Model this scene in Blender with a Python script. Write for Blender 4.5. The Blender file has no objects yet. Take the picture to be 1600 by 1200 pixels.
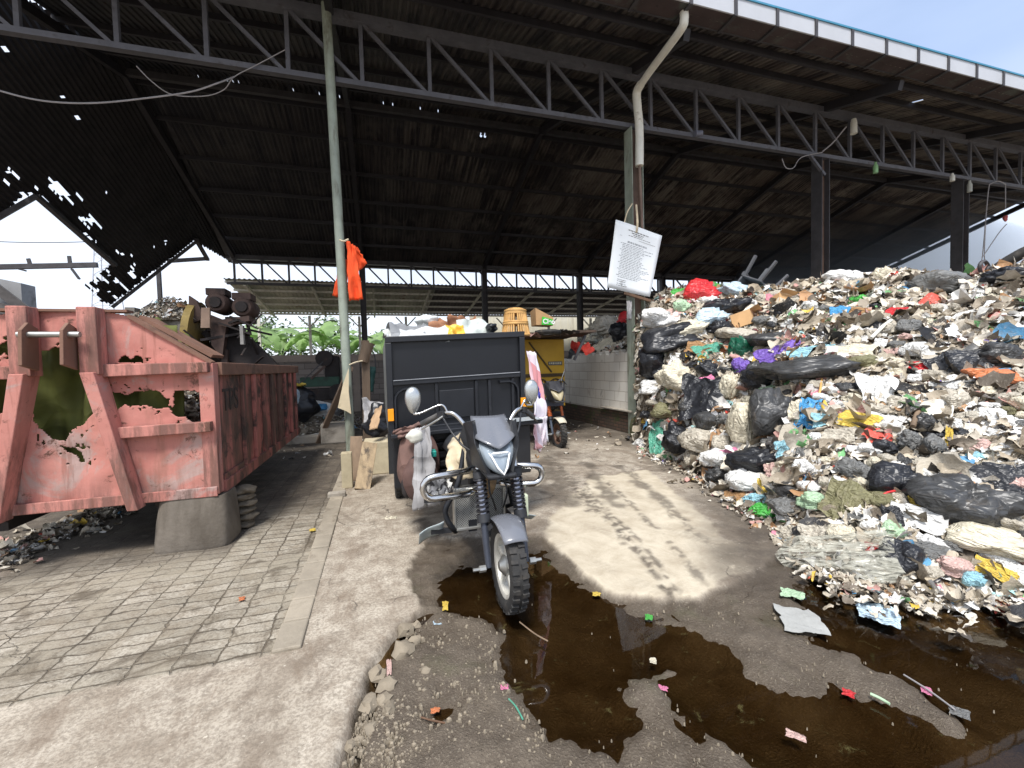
import bpy, bmesh, math, random
import numpy as np
from mathutils import Vector, Matrix, noise as mn

SC = bpy.context.scene
COL = SC.collection
rnd = random.Random(7)
R = math.radians

# ------------------------------------------------------------------ camera, sky, sun, exposure
CF, CPSI, CPIT, CROLL, CH = 680.0, 17.0, -2.3, 1.5, 1.5      # focal in px of a 1600 px wide frame


def cam_basis():
    p, t, r = R(CPSI), R(CPIT), R(CROLL)
    f = np.array([math.sin(p)*math.cos(t), math.cos(p)*math.cos(t), math.sin(t)])
    r0 = np.array([math.cos(p), -math.sin(p), 0.0]); u0 = np.cross(r0, f)
    return r0*math.cos(r)-u0*math.sin(r), u0*math.cos(r)+r0*math.sin(r), f


CR, CU, CFW = cam_basis()
CC = np.array([0, 0, CH])
cam = bpy.data.cameras.new('camera'); camo = bpy.data.objects.new('camera', cam); COL.objects.link(camo)
cam.sensor_width = 36.0; cam.lens = 36.0*CF/1600.0; cam.clip_start = 0.05; cam.clip_end = 2000
m3 = Matrix((CR, CU, -CFW)).transposed()
camo.matrix_world = Matrix.Translation(CC) @ m3.to_4x4()
SC.camera = camo

SUN_EL, SUN_AZ = 60.0, 205.0       # azimuth clockwise from +Y
w = bpy.data.worlds.new('World'); SC.world = w; w.use_nodes = True
nt = w.node_tree; nt.nodes.clear()
sky = nt.nodes.new('ShaderNodeTexSky'); sky.sky_type = 'NISHITA'; sky.sun_disc = False
sky.sun_elevation = R(SUN_EL); sky.sun_rotation = R(SUN_AZ); sky.air_density = 1.0; sky.dust_density = 2.0
tc = nt.nodes.new('ShaderNodeTexCoord')
mp = nt.nodes.new('ShaderNodeMapping'); mp.inputs['Scale'].default_value = (1.2, 1.2, 3.5)
nz = nt.nodes.new('ShaderNodeTexNoise'); nz.inputs['Scale'].default_value = 1.6; nz.inputs['Detail'].default_value = 5
rp = nt.nodes.new('ShaderNodeValToRGB'); rp.color_ramp.elements[0].position = 0.30; rp.color_ramp.elements[1].position = 0.62
rp.color_ramp.elements[0].color = (.55, .55, .55, 1); rp.color_ramp.elements[1].color = (.97, .97, .97, 1)
mx = nt.nodes.new('ShaderNodeMix'); mx.data_type = 'RGBA'
cl = nt.nodes.new('ShaderNodeMix'); cl.data_type = 'RGBA'; cl.inputs['A'].default_value = (2.5, 3.15, 4.5, 1); cl.inputs['B'].default_value = (5.0, 5.3, 5.9, 1)
sx_ = nt.nodes.new('ShaderNodeSeparateXYZ'); nt.links.new(tc.outputs['Generated'], sx_.inputs[0])
mr_ = nt.nodes.new('ShaderNodeMapRange'); mr_.inputs['From Min'].default_value = .75; mr_.inputs['From Max'].default_value = -.5; nt.links.new(sx_.outputs[0], mr_.inputs['Value'])
mz_ = nt.nodes.new('ShaderNodeMapRange'); mz_.inputs['From Min'].default_value = .42; mz_.inputs['From Max'].default_value = .12; nt.links.new(sx_.outputs[2], mz_.inputs['Value'])
mm_ = nt.nodes.new('ShaderNodeMath'); mm_.operation = 'MAXIMUM'; nt.links.new(mr_.outputs[0], mm_.inputs[0]); nt.links.new(mz_.outputs[0], mm_.inputs[1])
nt.links.new(mm_.outputs[0], cl.inputs['Factor']); nt.links.new(cl.outputs['Result'], mx.inputs['B'])
bg = nt.nodes.new('ShaderNodeBackground'); bg.inputs['Strength'].default_value = 0.11
ow = nt.nodes.new('ShaderNodeOutputWorld')
L = nt.links.new
L(tc.outputs['Generated'], mp.inputs['Vector']); L(mp.outputs[0], nz.inputs['Vector']); L(nz.outputs['Fac'], rp.inputs[0])
L(rp.outputs[0], mx.inputs['Factor']); L(sky.outputs[0], mx.inputs['A']); L(mx.outputs['Result'], bg.inputs['Color']); L(bg.outputs[0], ow.inputs[0])

sl = bpy.data.lights.new('sun', 'SUN'); sl.energy = 2.2; sl.angle = R(14); sl.color = (1.0, .975, .94)
so = bpy.data.objects.new('sun', sl); COL.objects.link(so)
sd = Vector((math.sin(R(SUN_AZ))*math.cos(R(SUN_EL)), math.cos(R(SUN_AZ))*math.cos(R(SUN_EL)), math.sin(R(SUN_EL))))
so.rotation_euler = (-sd).to_track_quat('-Z', 'Y').to_euler(); so.location = (0, 0, 30)
SC.view_settings.view_transform = 'Standard'; SC.view_settings.look = 'None'
SC.view_settings.exposure = 1.12; SC.view_settings.gamma = 1
SC.render.engine = 'CYCLES'
try:
    SC.cycles.use_denoising = True; SC.cycles.max_bounces = 7; SC.cycles.diffuse_bounces = 4
    SC.cycles.transparent_max_bounces = 6; SC.cycles.sample_clamp_indirect = 6
except Exception: pass


# ------------------------------------------------------------------ from photo pixels to points on real planes
def ray(px, py): return CFW+CR*(px-800)/CF-CU*(py-600)/CF
def G(px, py, z=0.0): d = ray(px, py); return CC+d*((z-CH)/d[2])
def PY(px, py, Y): d = ray(px, py); return CC+d*(Y/d[1])
def PX(px, py, X): d = ray(px, py); return CC+d*(X/d[0])
def proj(p):
    v = np.array(p)-CC; d = v@CFW
    return 800+CF*(v@CR)/d, 600-CF*(v@CU)/d, d


def S(r, g, b):
    f = lambda c: (c/255/12.92 if c/255 <= .04045 else ((c/255+.055)/1.055)**2.4)
    return (f(r), f(g), f(b))


# ------------------------------------------------------------------ numpy noise
def _h(ix, iy, s):
    n = (ix*374761393+iy*668265263+s*974711) & 0xffffffff
    n = ((n ^ (n >> 13))*1274126177) & 0xffffffff
    return ((n ^ (n >> 16)) & 0xffff)/65535.0


def vn(x, y, s=0):
    x = np.asarray(x, float); y = np.asarray(y, float)
    ix = np.floor(x).astype(np.int64); iy = np.floor(y).astype(np.int64); fx = x-ix; fy = y-iy
    fx = fx*fx*(3-2*fx); fy = fy*fy*(3-2*fy)
    a = _h(ix, iy, s); b = _h(ix+1, iy, s); c = _h(ix, iy+1, s); d = _h(ix+1, iy+1, s)
    return (a*(1-fx)+b*fx)*(1-fy)+(c*(1-fx)+d*fx)*fy


def fbm(x, y, s=0, o=4):
    t = 0; a = .5; n = 0
    for k in range(o):
        t = t+a*vn(x*2**k, y*2**k, s+k*17); n += a; a *= .5
    return t/n


def sdpoly(x, y, poly):
    """signed distance, negative inside"""
    P = np.array(poly, float); n = len(P)
    d = np.full(x.shape, 1e9); ins = np.zeros(x.shape, bool)
    for i in range(n):
        ax, ay = P[i]; bx, by = P[(i+1) % n]
        ex, ey = bx-ax, by-ay
        t = np.clip(((x-ax)*ex+(y-ay)*ey)/(ex*ex+ey*ey+1e-12), 0, 1)
        d = np.minimum(d, np.hypot(x-ax-t*ex, y-ay-t*ey))
        c = ((ay > y) != (by > y)) & (x < (bx-ax)*(y-ay)/(by-ay+1e-12)+ax)
        ins ^= c
    return np.where(ins, -d, d)


def sst(a, b, x):
    t = np.clip((x-a)/(b-a), 0, 1); return t*t*(3-2*t)


# ------------------------------------------------------------------ materials
MATS = {}


def nodes(name):
    m = bpy.data.materials.new(name); m.use_nodes = True
    n = m.node_tree; b = n.nodes['Principled BSDF']
    return m, n, b


def rgba(c): return (c[0], c[1], c[2], 1.0)


def mixc(n, fac, a, b):
    x = n.nodes.new('ShaderNodeMix'); x.data_type = 'RGBA'
    for k, v in (('A', a), ('B', b)):
        if isinstance(v, tuple): x.inputs[k].default_value = rgba(v)
        else: n.links.new(v, x.inputs[k])
    if isinstance(fac, float): x.inputs['Factor'].default_value = fac
    else: n.links.new(fac, x.inputs['Factor'])
    return x.outputs['Result']


def noise_n(n, vec, scale, detail=4, rough=.6, dist=0.0):
    t = n.nodes.new('ShaderNodeTexNoise'); t.inputs['Scale'].default_value = scale
    t.inputs['Detail'].default_value = detail; t.inputs['Roughness'].default_value = rough; t.inputs['Distortion'].default_value = dist
    n.links.new(vec, t.inputs['Vector']); return t.outputs['Fac']


def ramp(n, fac, lo, hi):
    r = n.nodes.new('ShaderNodeMapRange'); r.inputs['From Min'].default_value = lo; r.inputs['From Max'].default_value = hi
    r.interpolation_type = 'SMOOTHSTEP'
    n.links.new(fac, r.inputs['Value']); return r.outputs['Result']


def math_n(n, op, a, b):
    x = n.nodes.new('ShaderNodeMath'); x.operation = op
    for i, v in enumerate((a, b)):
        if isinstance(v, (int, float)): x.inputs[i].default_value = v
        else: n.links.new(v, x.inputs[i])
    return x.outputs[0]


def coords(n, stretch=(1, 1, 1), rnd_off=True):
    t = n.nodes.new('ShaderNodeTexCoord'); mpn = n.nodes.new('ShaderNodeMapping'); mpn.inputs['Scale'].default_value = stretch
    n.links.new(t.outputs['Object'], mpn.inputs['Vector'])
    if rnd_off:
        oi = n.nodes.new('ShaderNodeObjectInfo'); m_ = math_n(n, 'MULTIPLY', oi.outputs['Random'], 37.0)
        cx = n.nodes.new('ShaderNodeCombineXYZ'); n.links.new(m_, cx.inputs[0]); n.links.new(m_, cx.inputs[1])
        n.links.new(cx.outputs[0], mpn.inputs['Location'])
    return mpn.outputs[0]


def M(name, col, rough=.6, metal=0.0, var=.2, scale=6.0, dirts=(), bump=.15, bscale=30.0, stretch=(1, 1, 1), spec=.5, bdist=.01, coat=0.0):
    """dirts: (colour, scale, lo, hi[, stretch]) layers of stain / rust patches"""
    if name in MATS: return MATS[name]
    m, n, b = nodes(name)
    v = coords(n, stretch)
    f = noise_n(n, v, scale)
    f = ramp(n, f, .25, .75)
    c = mixc(n, f, tuple(x*(1-var) for x in col), tuple(min(1, x*(1+var)) for x in col))
    rsock = None
    for d in dirts:
        dv = coords(n, d[4]) if len(d) > 4 else v
        k = ramp(n, noise_n(n, dv, d[1], 6, .65, .4), d[2], d[3])
        c = mixc(n, k, c, d[0])
    n.links.new(c, b.inputs['Base Color'])
    b.inputs['Metallic'].default_value = metal
    rr = n.nodes.new('ShaderNodeMapRange'); rr.inputs['To Min'].default_value = max(.02, rough-.12); rr.inputs['To Max'].default_value = min(1, rough+.12)
    n.links.new(noise_n(n, v, scale*2.3), rr.inputs['Value']); n.links.new(rr.outputs[0], b.inputs['Roughness'])
    b.inputs['Specular IOR Level'].default_value = spec
    if coat: b.inputs['Coat Weight'].default_value = coat
    if bump:
        bp = n.nodes.new('ShaderNodeBump'); bp.inputs['Strength'].default_value = bump; bp.inputs['Distance'].default_value = bdist
        n.links.new(noise_n(n, v, bscale, 5), bp.inputs['Height']); n.links.new(bp.outputs[0], b.inputs['Normal'])
    MATS[name] = m; return m


def PL(name, col, rough=.4, dirt=.35, dcol=None, bump=.6, trans=0.0):
    """thin crumpled plastic / fabric: fine creases and grey-brown dirt"""
    if name in MATS: return MATS[name]
    m, n, b = nodes(name)
    v = coords(n)
    k = ramp(n, noise_n(n, v, 2.2, 6, .7, .6), .75-dirt*.6, 1.0-dirt*.35)
    c0 = mixc(n, ramp(n, noise_n(n, v, 5), .3, .7), tuple(x*.8 for x in col), tuple(min(1, x*1.15) for x in col))
    c = mixc(n, k, c0, dcol or S(112, 100, 84))
    n.links.new(c, b.inputs['Base Color'])
    b.inputs['Roughness'].default_value = rough; b.inputs['Specular IOR Level'].default_value = .45
    def ridged(sc, det, ds, st=(1, 1, 1)):
        q = noise_n(n, coords(n, st), sc, det, .5, ds)
        return math_n(n, 'SUBTRACT', 1.0, math_n(n, 'MULTIPLY', math_n(n, 'ABSOLUTE', math_n(n, 'SUBTRACT', q, .5), 0.0), 6.0))
    h = math_n(n, 'ADD', math_n(n, 'MULTIPLY', ridged(1.0, 2, 1.0, (1, 1, .5)), .7), math_n(n, 'MULTIPLY', ridged(2.4, 1, 1.4, (.5, 1.3, 1)), .35))
    h = math_n(n, 'ADD', h, math_n(n, 'MULTIPLY', noise_n(n, v, 7, 3, .5, .6), .12))
    bp = n.nodes.new('ShaderNodeBump'); bp.inputs['Strength'].default_value = bump; bp.inputs['Distance'].default_value = .06
    n.links.new(h, bp.inputs['Height']); n.links.new(bp.outputs[0], b.inputs['Normal'])
    MATS[name] = m; return m


# ------------------------------------------------------------------ mesh building
class MB:
    def __init__(s): s.v = []; s.f = []; s.fc = None

    def add(s, vs, fs):
        o = len(s.v); s.v += [tuple(map(float, p)) for p in vs]; s.f += [tuple(i+o for i in f) for f in fs]; return s

    def box(s, x0, x1, y0, y1, z0, z1):
        return s.add([(x0, y0, z0), (x1, y0, z0), (x1, y1, z0), (x0, y1, z0), (x0, y0, z1), (x1, y0, z1), (x1, y1, z1), (x0, y1, z1)],
                     [(0, 3, 2, 1), (4, 5, 6, 7), (0, 1, 5, 4), (1, 2, 6, 5), (2, 3, 7, 6), (3, 0, 4, 7)])

    def hexa(s, q):  # 8 corners: bottom 4, top 4
        return s.add(q, [(0, 3, 2, 1), (4, 5, 6, 7), (0, 1, 5, 4), (1, 2, 6, 5), (2, 3, 7, 6), (3, 0, 4, 7)])

    def bar(s, a, b, wd, ht=None, up=(0, 0, 1)):
        a = Vector(a); b = Vector(b); ht = ht or wd; d = (b-a).normalized(); u = Vector(up)
        if abs(d.dot(u)) > .95: u = Vector((0, 1, 0))
        x = d.cross(u).normalized(); y = x.cross(d).normalized(); x *= wd/2; y *= ht/2
        return s.hexa([a-x-y, a+x-y, b+x-y, b-x-y, a-x+y, a+x+y, b+x+y, b-x+y])

    def tube(s, pts, r, seg=8, closed=False, cap=True):
        P = [Vector(p) for p in pts]; n = len(P); rs = r if isinstance(r, (list, tuple)) else [r]*n
        rings = []; prev = None
        for i in range(n):
            if closed: t = P[(i+1) % n]-P[i-1]
            else: t = P[min(i+1, n-1)]-P[max(i-1, 0)]
            t = t.normalized()
            if prev is None:
                u = Vector((0, 0, 1)) if abs(t.z) < .9 else Vector((0, 1, 0)); x = t.cross(u).normalized()
            else:
                x = (prev-t*prev.dot(t)); x = x.normalized() if x.length > 1e-6 else t.orthogonal().normalized()
            prev = x; y = t.cross(x)
            rings.append([P[i]+(x*math.cos(2*math.pi*k/seg)+y*math.sin(2*math.pi*k/seg))*rs[i] for k in range(seg)])
        fs = []; m = n if closed else n-1
        for i in range(m):
            j = (i+1) % n
            for k in range(seg): fs.append((i*seg+k, i*seg+(k+1) % seg, j*seg+(k+1) % seg, j*seg+k))
        if cap and not closed:
            fs.append(tuple(range(seg))[::-1]); fs.append(tuple((n-1)*seg+k for k in range(seg)))
        return s.add([p for r_ in rings for p in r_], fs)

    def lathe(s, prof, origin=(0, 0, 0), axis='z', seg=24, close=False):
        vs = []; o = Vector(origin)
        for (r, h) in prof:
            for k in range(seg):
                a = 2*math.pi*k/seg; c, q = r*math.cos(a), r*math.sin(a)
                vs.append(o+(Vector((c, q, h)) if axis == 'z' else Vector((h, c, q)) if axis == 'x' else Vector((c, h, q))))
        n = len(prof); fs = []
        for i in range(n if close else n-1):
            j = (i+1) % n
            for k in range(seg): fs.append((i*seg+k, i*seg+(k+1) % seg, j*seg+(k+1) % seg, j*seg+k))
        if not close:
            if prof[0][0] > 1e-4: fs.append(tuple(range(seg))[::-1])
            if prof[-1][0] > 1e-4: fs.append(tuple((n-1)*seg+k for k in range(seg)))
        return s.add(vs, fs)

    def prism(s, poly, fn, t0, t1):
        """poly: 2-d points; fn(u,v,t) -> xyz"""
        n = len(poly); vs = [fn(u, v, t0) for u, v in poly]+[fn(u, v, t1) for u, v in poly]
        fs = [tuple(range(n))[::-1], tuple(range(n, 2*n))]+[(i, (i+1) % n, n+(i+1) % n, n+i) for i in range(n)]
        return s.add(vs, fs)

    def grid(s, fn, nu, nv, keep=None, wrap=False):
        vs = [fn(i/nu, j/nv) for j in range(nv+1) for i in range(nu+1)]
        fs = [(j*(nu+1)+i, j*(nu+1)+i+1, (j+1)*(nu+1)+i+1, (j+1)*(nu+1)+i) for j in range(nv) for i in range(nu) if keep is None or keep(i, j)]
        return s.add(vs, fs)

    def blob(s, c, r, seed=0, sub=3, amp=.25, fr=1.3, flat=None):
        bm = bmesh.new(); bmesh.ops.create_icosphere(bm, subdivisions=sub, radius=1)
        rr = r if isinstance(r, (tuple, list)) else (r, r, r)
        vs = []
        for q in bm.verts:
            p = q.co; k = 1+amp*mn.noise(p*fr+Vector((seed*3.1, seed*1.7, 0)))*2
            p = p*k
            if flat is not None and p.z < -flat: p = Vector((p.x, p.y, -flat))
            vs.append((c[0]+p.x*rr[0], c[1]+p.y*rr[1], c[2]+p.z*rr[2]))
        fs = [tuple(x.index for x in f.verts) for f in bm.faces]; bm.free()
        return s.add(vs, fs)

    def map(s, fn): s.v = [tuple(fn(Vector(p))) for p in s.v]; return s

    def build(s, name, mat, parent=None, smooth=None, bevel=0.0, solid=0.0, recenter=True):
        V = np.array(s.v, float)
        c = np.array([(V[:, 0].min()+V[:, 0].max())/2, (V[:, 1].min()+V[:, 1].max())/2, V[:, 2].min()]) if recenter else np.zeros(3)
        me = bpy.data.meshes.new(name); me.from_pydata((V-c).tolist(), [], s.f); me.materials.append(mat)
        if s.fc is not None:
            at = me.color_attributes.new('Col', 'FLOAT_COLOR', 'CORNER')
            tot = []
            for f, cc in zip(s.f, s.fc): tot += [cc[0], cc[1], cc[2], 1.0]*len(f)
            at.data.foreach_set('color', tot)
        me.validate()
        if smooth is not None:
            me.polygons.foreach_set('use_smooth', [True]*len(me.polygons))
            if smooth < 180: me.set_sharp_from_angle(angle=R(smooth))
        me.update()
        o = bpy.data.objects.new(name, me); COL.objects.link(o); o.location = c
        if parent is not None: attach(o, parent)
        if solid:
            q = o.modifiers.new('solid', 'SOLIDIFY'); q.thickness = solid; q.offset = 0
        if bevel:
            q = o.modifiers.new('bevel', 'BEVEL'); q.width = bevel; q.segments = 2; q.limit_method = 'ANGLE'; q.angle_limit = R(40)
        return o


def root_world(o):
    m = o.matrix_basis.copy()
    while o.parent is not None:
        m = o.parent.matrix_basis @ o.matrix_parent_inverse @ m; o = o.parent
    return m


def attach(o, parent):
    o.parent = parent; o.matrix_parent_inverse = root_world(parent).inverted()


def tag(o, label, cat, group=None, kind=None):
    if label: o['label'] = label
    if cat: o['category'] = cat
    if group: o['group'] = group
    if kind: o['kind'] = kind
    return o


def thing(name, label, cat, loc=(0, 0, 0), group=None):
    o = bpy.data.objects.new(name, None); COL.objects.link(o); o.location = loc; o.empty_display_size = .2
    return tag(o, label, cat, group)


def dup(rt, loc, label=None):
    r = rt.copy(); COL.objects.link(r); r.location = loc
    if label: r['label'] = label
    for ch in list(rt.children):
        c = ch.copy(); COL.objects.link(c); c.parent = r
        for g in ch.children:
            d = g.copy(); COL.objects.link(d); d.parent = c
    return r


def text(s, size, mat, parent, o, x, y, name='lettering', depth=.002, bold=0.0):
    cu = bpy.data.curves.new(name, 'FONT'); cu.body = s; cu.size = size; cu.extrude = depth; cu.offset = bold
    cu.align_x = 'LEFT'
    tmp = bpy.data.objects.new('tmp', cu); COL.objects.link(tmp)
    dg = bpy.context.evaluated_depsgraph_get(); dg.update()
    me = bpy.data.meshes.new_from_object(tmp.evaluated_get(dg)); bpy.data.objects.remove(tmp)
    x = Vector(x).normalized(); y = Vector(y); y = (y-x*y.dot(x)).normalized(); z = x.cross(y)
    me.transform(Matrix((x, y, z)).transposed().to_4x4())
    me.materials.clear(); me.materials.append(mat)
    ob = bpy.data.objects.new(name, me); COL.objects.link(ob); ob.location = o
    if parent: attach(ob, parent)
    return ob


def curve_pts(ctrl, n=8):
    """Catmull-Rom through the control points"""
    P = [Vector(p) for p in ctrl]; out = []
    for i in range(len(P)-1):
        a = P[max(i-1, 0)]; b = P[i]; c = P[i+1]; d = P[min(i+2, len(P)-1)]
        for k in range(n):
            t = k/n
            out.append(.5*((2*b)+(c-a)*t+(2*a-5*b+4*c-d)*t*t+(3*b-a-3*c+d)*t**3))
    out.append(P[-1]); return out


# shared materials
RUST = S(88, 52, 36); GRIME = S(52, 46, 40)
steel_dark = M('steel_dark', S(66, 64, 66), .6, .2, .25, 5, [(RUST, 3, .60, .8)])
steel_green = M('steel_green_paint', S(146, 154, 140), .55, 0, .15, 4, [(S(92, 86, 70), 5, .52, .72, (1, 1, .25)), (RUST, 9, .66, .8)])
steel_brown = M('steel_brown_web', S(104, 82, 70), .7, 0, .2, 5, [(S(60, 50, 44), 4, .5, .8)])
white_pvc = M('white_pvc', S(222, 220, 208), .45, 0, .08, 4, [(S(140, 120, 90), 4, .6, .85)])
black_paint = M('black_paint', S(26, 28, 33), .42, 0, .3, 3, [(S(92, 90, 88), 5, .66, .95, (1, 1, .5))], bump=.05)
black_plastic = M('black_plastic', S(38, 39, 42), .5, 0, .2, 10, bump=.06)
grey_plastic = M('grey_plastic', S(104, 106, 112), .26, 0, .04, 3, [(S(140, 134, 124), 3, .66, .95)], bump=0, coat=.6)
chrome = M('chrome', S(205, 204, 202), .2, 1.0, .06, 8, [(S(120, 108, 92), 12, .68, .9)], bump=.02)
alu = M('cast_aluminium', S(176, 176, 172), .42, .85, .12, 12, bump=.05)
rubber = M('tyre_rubber', S(46, 45, 44), .82, 0, .2, 14, [(S(98, 90, 80), 6, .5, .85)], bump=.2, bscale=60)
amber = M('amber_lens', S(240, 150, 20), .3, 0, .05, 6, bump=0)
wood_old = M('weathered_wood', S(128, 108, 88), .8, 0, .3, 5, [(S(60, 48, 38), 4, .55, .8)], bump=.4, bscale=40, stretch=(1, 1, .2))
wood_dark = M('dark_wood', S(96, 72, 54), .85, 0, .3, 5, [(S(46, 38, 32), 4, .5, .8)], bump=.4, bscale=40, stretch=(1, 1, .15))
cloth_grey = PL('grey_cloth', S(156, 154, 154), .9, .15, bump=.4)
cloth_white = PL('white_cloth', S(215, 212, 208), .85, .12, bump=.35)
cloth_brown = PL('brown_cloth', S(112, 86, 78), .85, .12, S(70, 56, 50), bump=.4)
cloth_cream = PL('cream_cloth', S(212, 196, 166), .9, .1, bump=.35)
conc = M('concrete', S(158, 150, 138), .9, 0, .18, 3, [(S(96, 88, 78), 2.2, .5, .75), (S(70, 64, 58), 9, .66, .8)], bump=.35, bscale=45)


# ================================================================== GROUND
WATER_Z = -0.05
SLAB_EDGE = [(517, 1230), (560, 1100), (580, 1033), (606, 1000), (630, 970), (662, 949), (648, 918), (640, 895), (646, 865), (668, 843), (720, 838), (790, 842),
             (845, 832), (880, 862), (920, 905), (965, 930), (1040, 934), (1095, 932), (1140, 912), (1182, 890), (1215, 868), (1240, 850), (1330, 830), (1700, 840)]
_mud = [tuple(G(*p)[:2]) for p in SLAB_EDGE] + [(9, 3.3), (9, -8), (-.55, -8), (-.3, 1.2)]
PUD = [[(684, 935), (700, 905), (745, 880), (800, 868), (850, 862), (872, 893), (915, 920), (950, 940), (968, 962), (1000, 972), (1046, 976), (1064, 1048), (1010, 1052), (975, 1057),
        (970, 1090), (987, 1107), (993, 1133), (947, 1153), (903, 1150), (870, 1140), (830, 1110), (790, 1060), (786, 1010), (790, 985), (750, 960), (700, 958)],
       [(1042, 973), (1090, 980), (1123, 1007), (1143, 1027), (1167, 1057), (1200, 1073), (1265, 1084), (1316, 1093), (1390, 1103), (1421, 1115), (1463, 1146), (1548, 1172), (1620, 1165), (1800, 1200), (1900, 1330), (1300, 1330),
        (1240, 1205), (1160, 1170), (1100, 1142), (1085, 1118), (1047, 1085), (1030, 1063), (1058, 1040), (1040, 1000)],
       [(1232, 922), (1290, 900), (1380, 920), (1500, 945), (1640, 955), (1900, 1000), (1900, 1190), (1640, 1180), (1552, 1166), (1514, 1126), (1494, 1115), (1412, 1055), (1355, 1035), (1338, 1018), (1285, 996), (1290, 970), (1262, 950)],
       [(672, 1108), (690, 1098), (706, 1104), (705, 1118), (686, 1122)]]
PUDW = [[tuple(G(*p, -.04)[:2]) for p in q] for q in PUD]
CREAM = [tuple(G(*p)[:2]) for p in [(845, 830), (868, 800), (925, 745), (1010, 735), (1090, 795), (1185, 888), (1095, 930), (965, 928), (915, 905)]]


def axis_pts(a, b, step, lo, hi, g=1.18):
    c = list(np.arange(a, b, step)); s = step
    L_ = []; x = a
    while x > lo: s *= g; x -= s; L_.append(x)
    s = step; R_ = []; x = c[-1]
    while x < hi: s *= g; x += s; R_.append(x)
    return np.array(L_[::-1]+c+R_)


def build_ground():
    xs = axis_pts(-2.6, 5.2, .026, -400, 400); ys = axis_pts(.8, 6.2, .026, -60, 700)
    X, Y = np.meshgrid(xs, ys); sh = X.shape
    wob = (fbm(X*5, Y*5, 3, 4)-.5)*.16+(fbm(X*22, Y*22, 5, 2)-.5)*.05
    dm = sdpoly(X, Y, _mud)+wob*.8
    near = (np.abs(X) < 12) & (Y < 12)
    mud = np.where(near, sst(.012, -.02, dm), 0)
    z = np.zeros(sh)
    z += -mud*(.028+.0*X)
    z += mud*((fbm(X*4, Y*4, 11, 5)-.5)*.055+(fbm(X*24, Y*24, 13, 3)-.5)*.026)
    z += mud*(-.02)*sst(.0, -.25, dm)*0
    dp = np.full(sh, 9.)
    for p in PUDW: dp = np.minimum(dp, sdpoly(X, Y, p))
    dpw = dp-.005+(fbm(X*6, Y*6, 21, 5)-.5)*.15+(fbm(X*25, Y*25, 22, 2)-.5)*.06
    z += mud*np.where(near, -.08*sst(.13, -.15, dpw)**1.2, 0)
    z += (1-mud)*np.where(near, (fbm(X*1.3, Y*1.3, 31, 3)-.5)*.016, 0)
    # trough of crumbled slab along the crack, at left of the mud
    dc = sdpoly(X, Y, _mud)
    crack = near*np.exp(-((dc+.03)/.03)**2)*(X < .35)*(Y < 2.75)
    z -= crack*.13*(.4+fbm(X*9, Y*9, 41, 2))
    pav = ((X < -.47) & (Y > 2.56)).astype(float)*near
    z += pav*((fbm(X*3, Y*3, 51, 3)-.5)*.02)
    z = np.where(near, z, z*0)
    tb_ = np.where(near, (fbm(X*34, Y*34, 95, 2)-.5)*.012*sst(.02, -.06, dm)*(1-sst(.1, -.05, dpw)), 0); z += tb_
    # masks: r = broken wet earth, g = pavers, b = dark dirt / damp
    damp = np.clip(mud*(.35+.65*sst(.040, -.028, z-WATER_Z-.008+(fbm(X*12, Y*12, 91, 3)-.5)*.02)), 0, 1)
    damp = np.maximum(damp, np.clip(crack*1.3, 0, 1)*mud)
    dirt = np.zeros(sh)
    n1 = fbm(X*1.1, Y*1.1, 61, 4)
    dirt = np.maximum(dirt, sst(6.3, 8.3, Y+(n1-.5)*3.0)*.9)
    dirt = np.maximum(dirt, sst(4.6, 6.0, Y+(n1-.5)*1.6)*(X < -.5)*.95)
    dirt = np.maximum(dirt, sst(.10, -.55, sdpoly(X, Y, [(4.9, 7.6), (3.4, 3.2), (2.7, 2.4), (3.0, 1.6), (5.5, 1), (8, 8)])-.55+(n1-.5)*1.0)*.9)
    dirt = np.maximum(dirt, (X < -1.25)*sst(4.0, 4.5, Y+(n1-.5)*.5)*.9)
    for pl_, ww, st_ in [([(880, 745), (985, 845), (1050, 932)], .035, .9), ([(890, 742), (1000, 845), (1066, 932)], .03, .8), ([(935, 740), (1040, 840), (1112, 922)], .04, .7), ([(985, 738), (1090, 835), (1160, 890)], .06, .7),
                         ([(905, 745), (950, 800), (975, 850)], .025, .6), ([(1000, 700), (1110, 765), (1215, 850)], .16, .8), ([(858, 715), (900, 760), (935, 800)], .13, .85), ([(1120, 800), (1180, 850), (1240, 905)], .12, .7)]:
        W_ = [G(*p_)[:2] for p_ in pl_]
        for p, q in zip(W_[:-1], W_[1:]):
            e = q-p; t = np.clip(((X-p[0])*e[0]+(Y-p[1])*e[1])/(e@e), 0, 1); dd = np.hypot(X-p[0]-t*e[0], Y-p[1]-t*e[1])
            dirt = np.maximum(dirt, st_*sst(ww*1.3, ww*.3, dd+(fbm(X*9, Y*9, 77, 3)-.5)*ww*2.2)*sst(.3, .6, fbm(X*20, Y*20, 78, 2)))
    for (p, q, ww) in [((1.0, 4.2), (.55, 3.9), .1), ((.35, 4.35), (.5, 3.6), .09), ((2.6, 6.7), (1.9, 4.3), .2), ((3.0, 6.0), (2.35, 4.1), .13), ((3.3, 5.6), (2.9, 3.9), .12)]:
        p = np.array(p); q = np.array(q); e = q-p; t = np.clip(((X-p[0])*e[0]+(Y-p[1])*e[1])/(e@e), 0, 1)
        dd = np.hypot(X-p[0]-t*e[0], Y-p[1]-t*e[1])
        dirt = np.maximum(dirt, .75*sst(ww, ww*.2, dd+(fbm(X*5, Y*5, 71, 3)-.5)*ww*2))
    dirt = np.where(Y > 14, .8, dirt)
    cream = sst(.025, -.03, sdpoly(X, Y, CREAM)+(fbm(X*5, Y*5, 81, 5)-.5)*.22)*(1-mud)
    V = np.stack([X, Y, z], -1).reshape(-1, 3)
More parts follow.
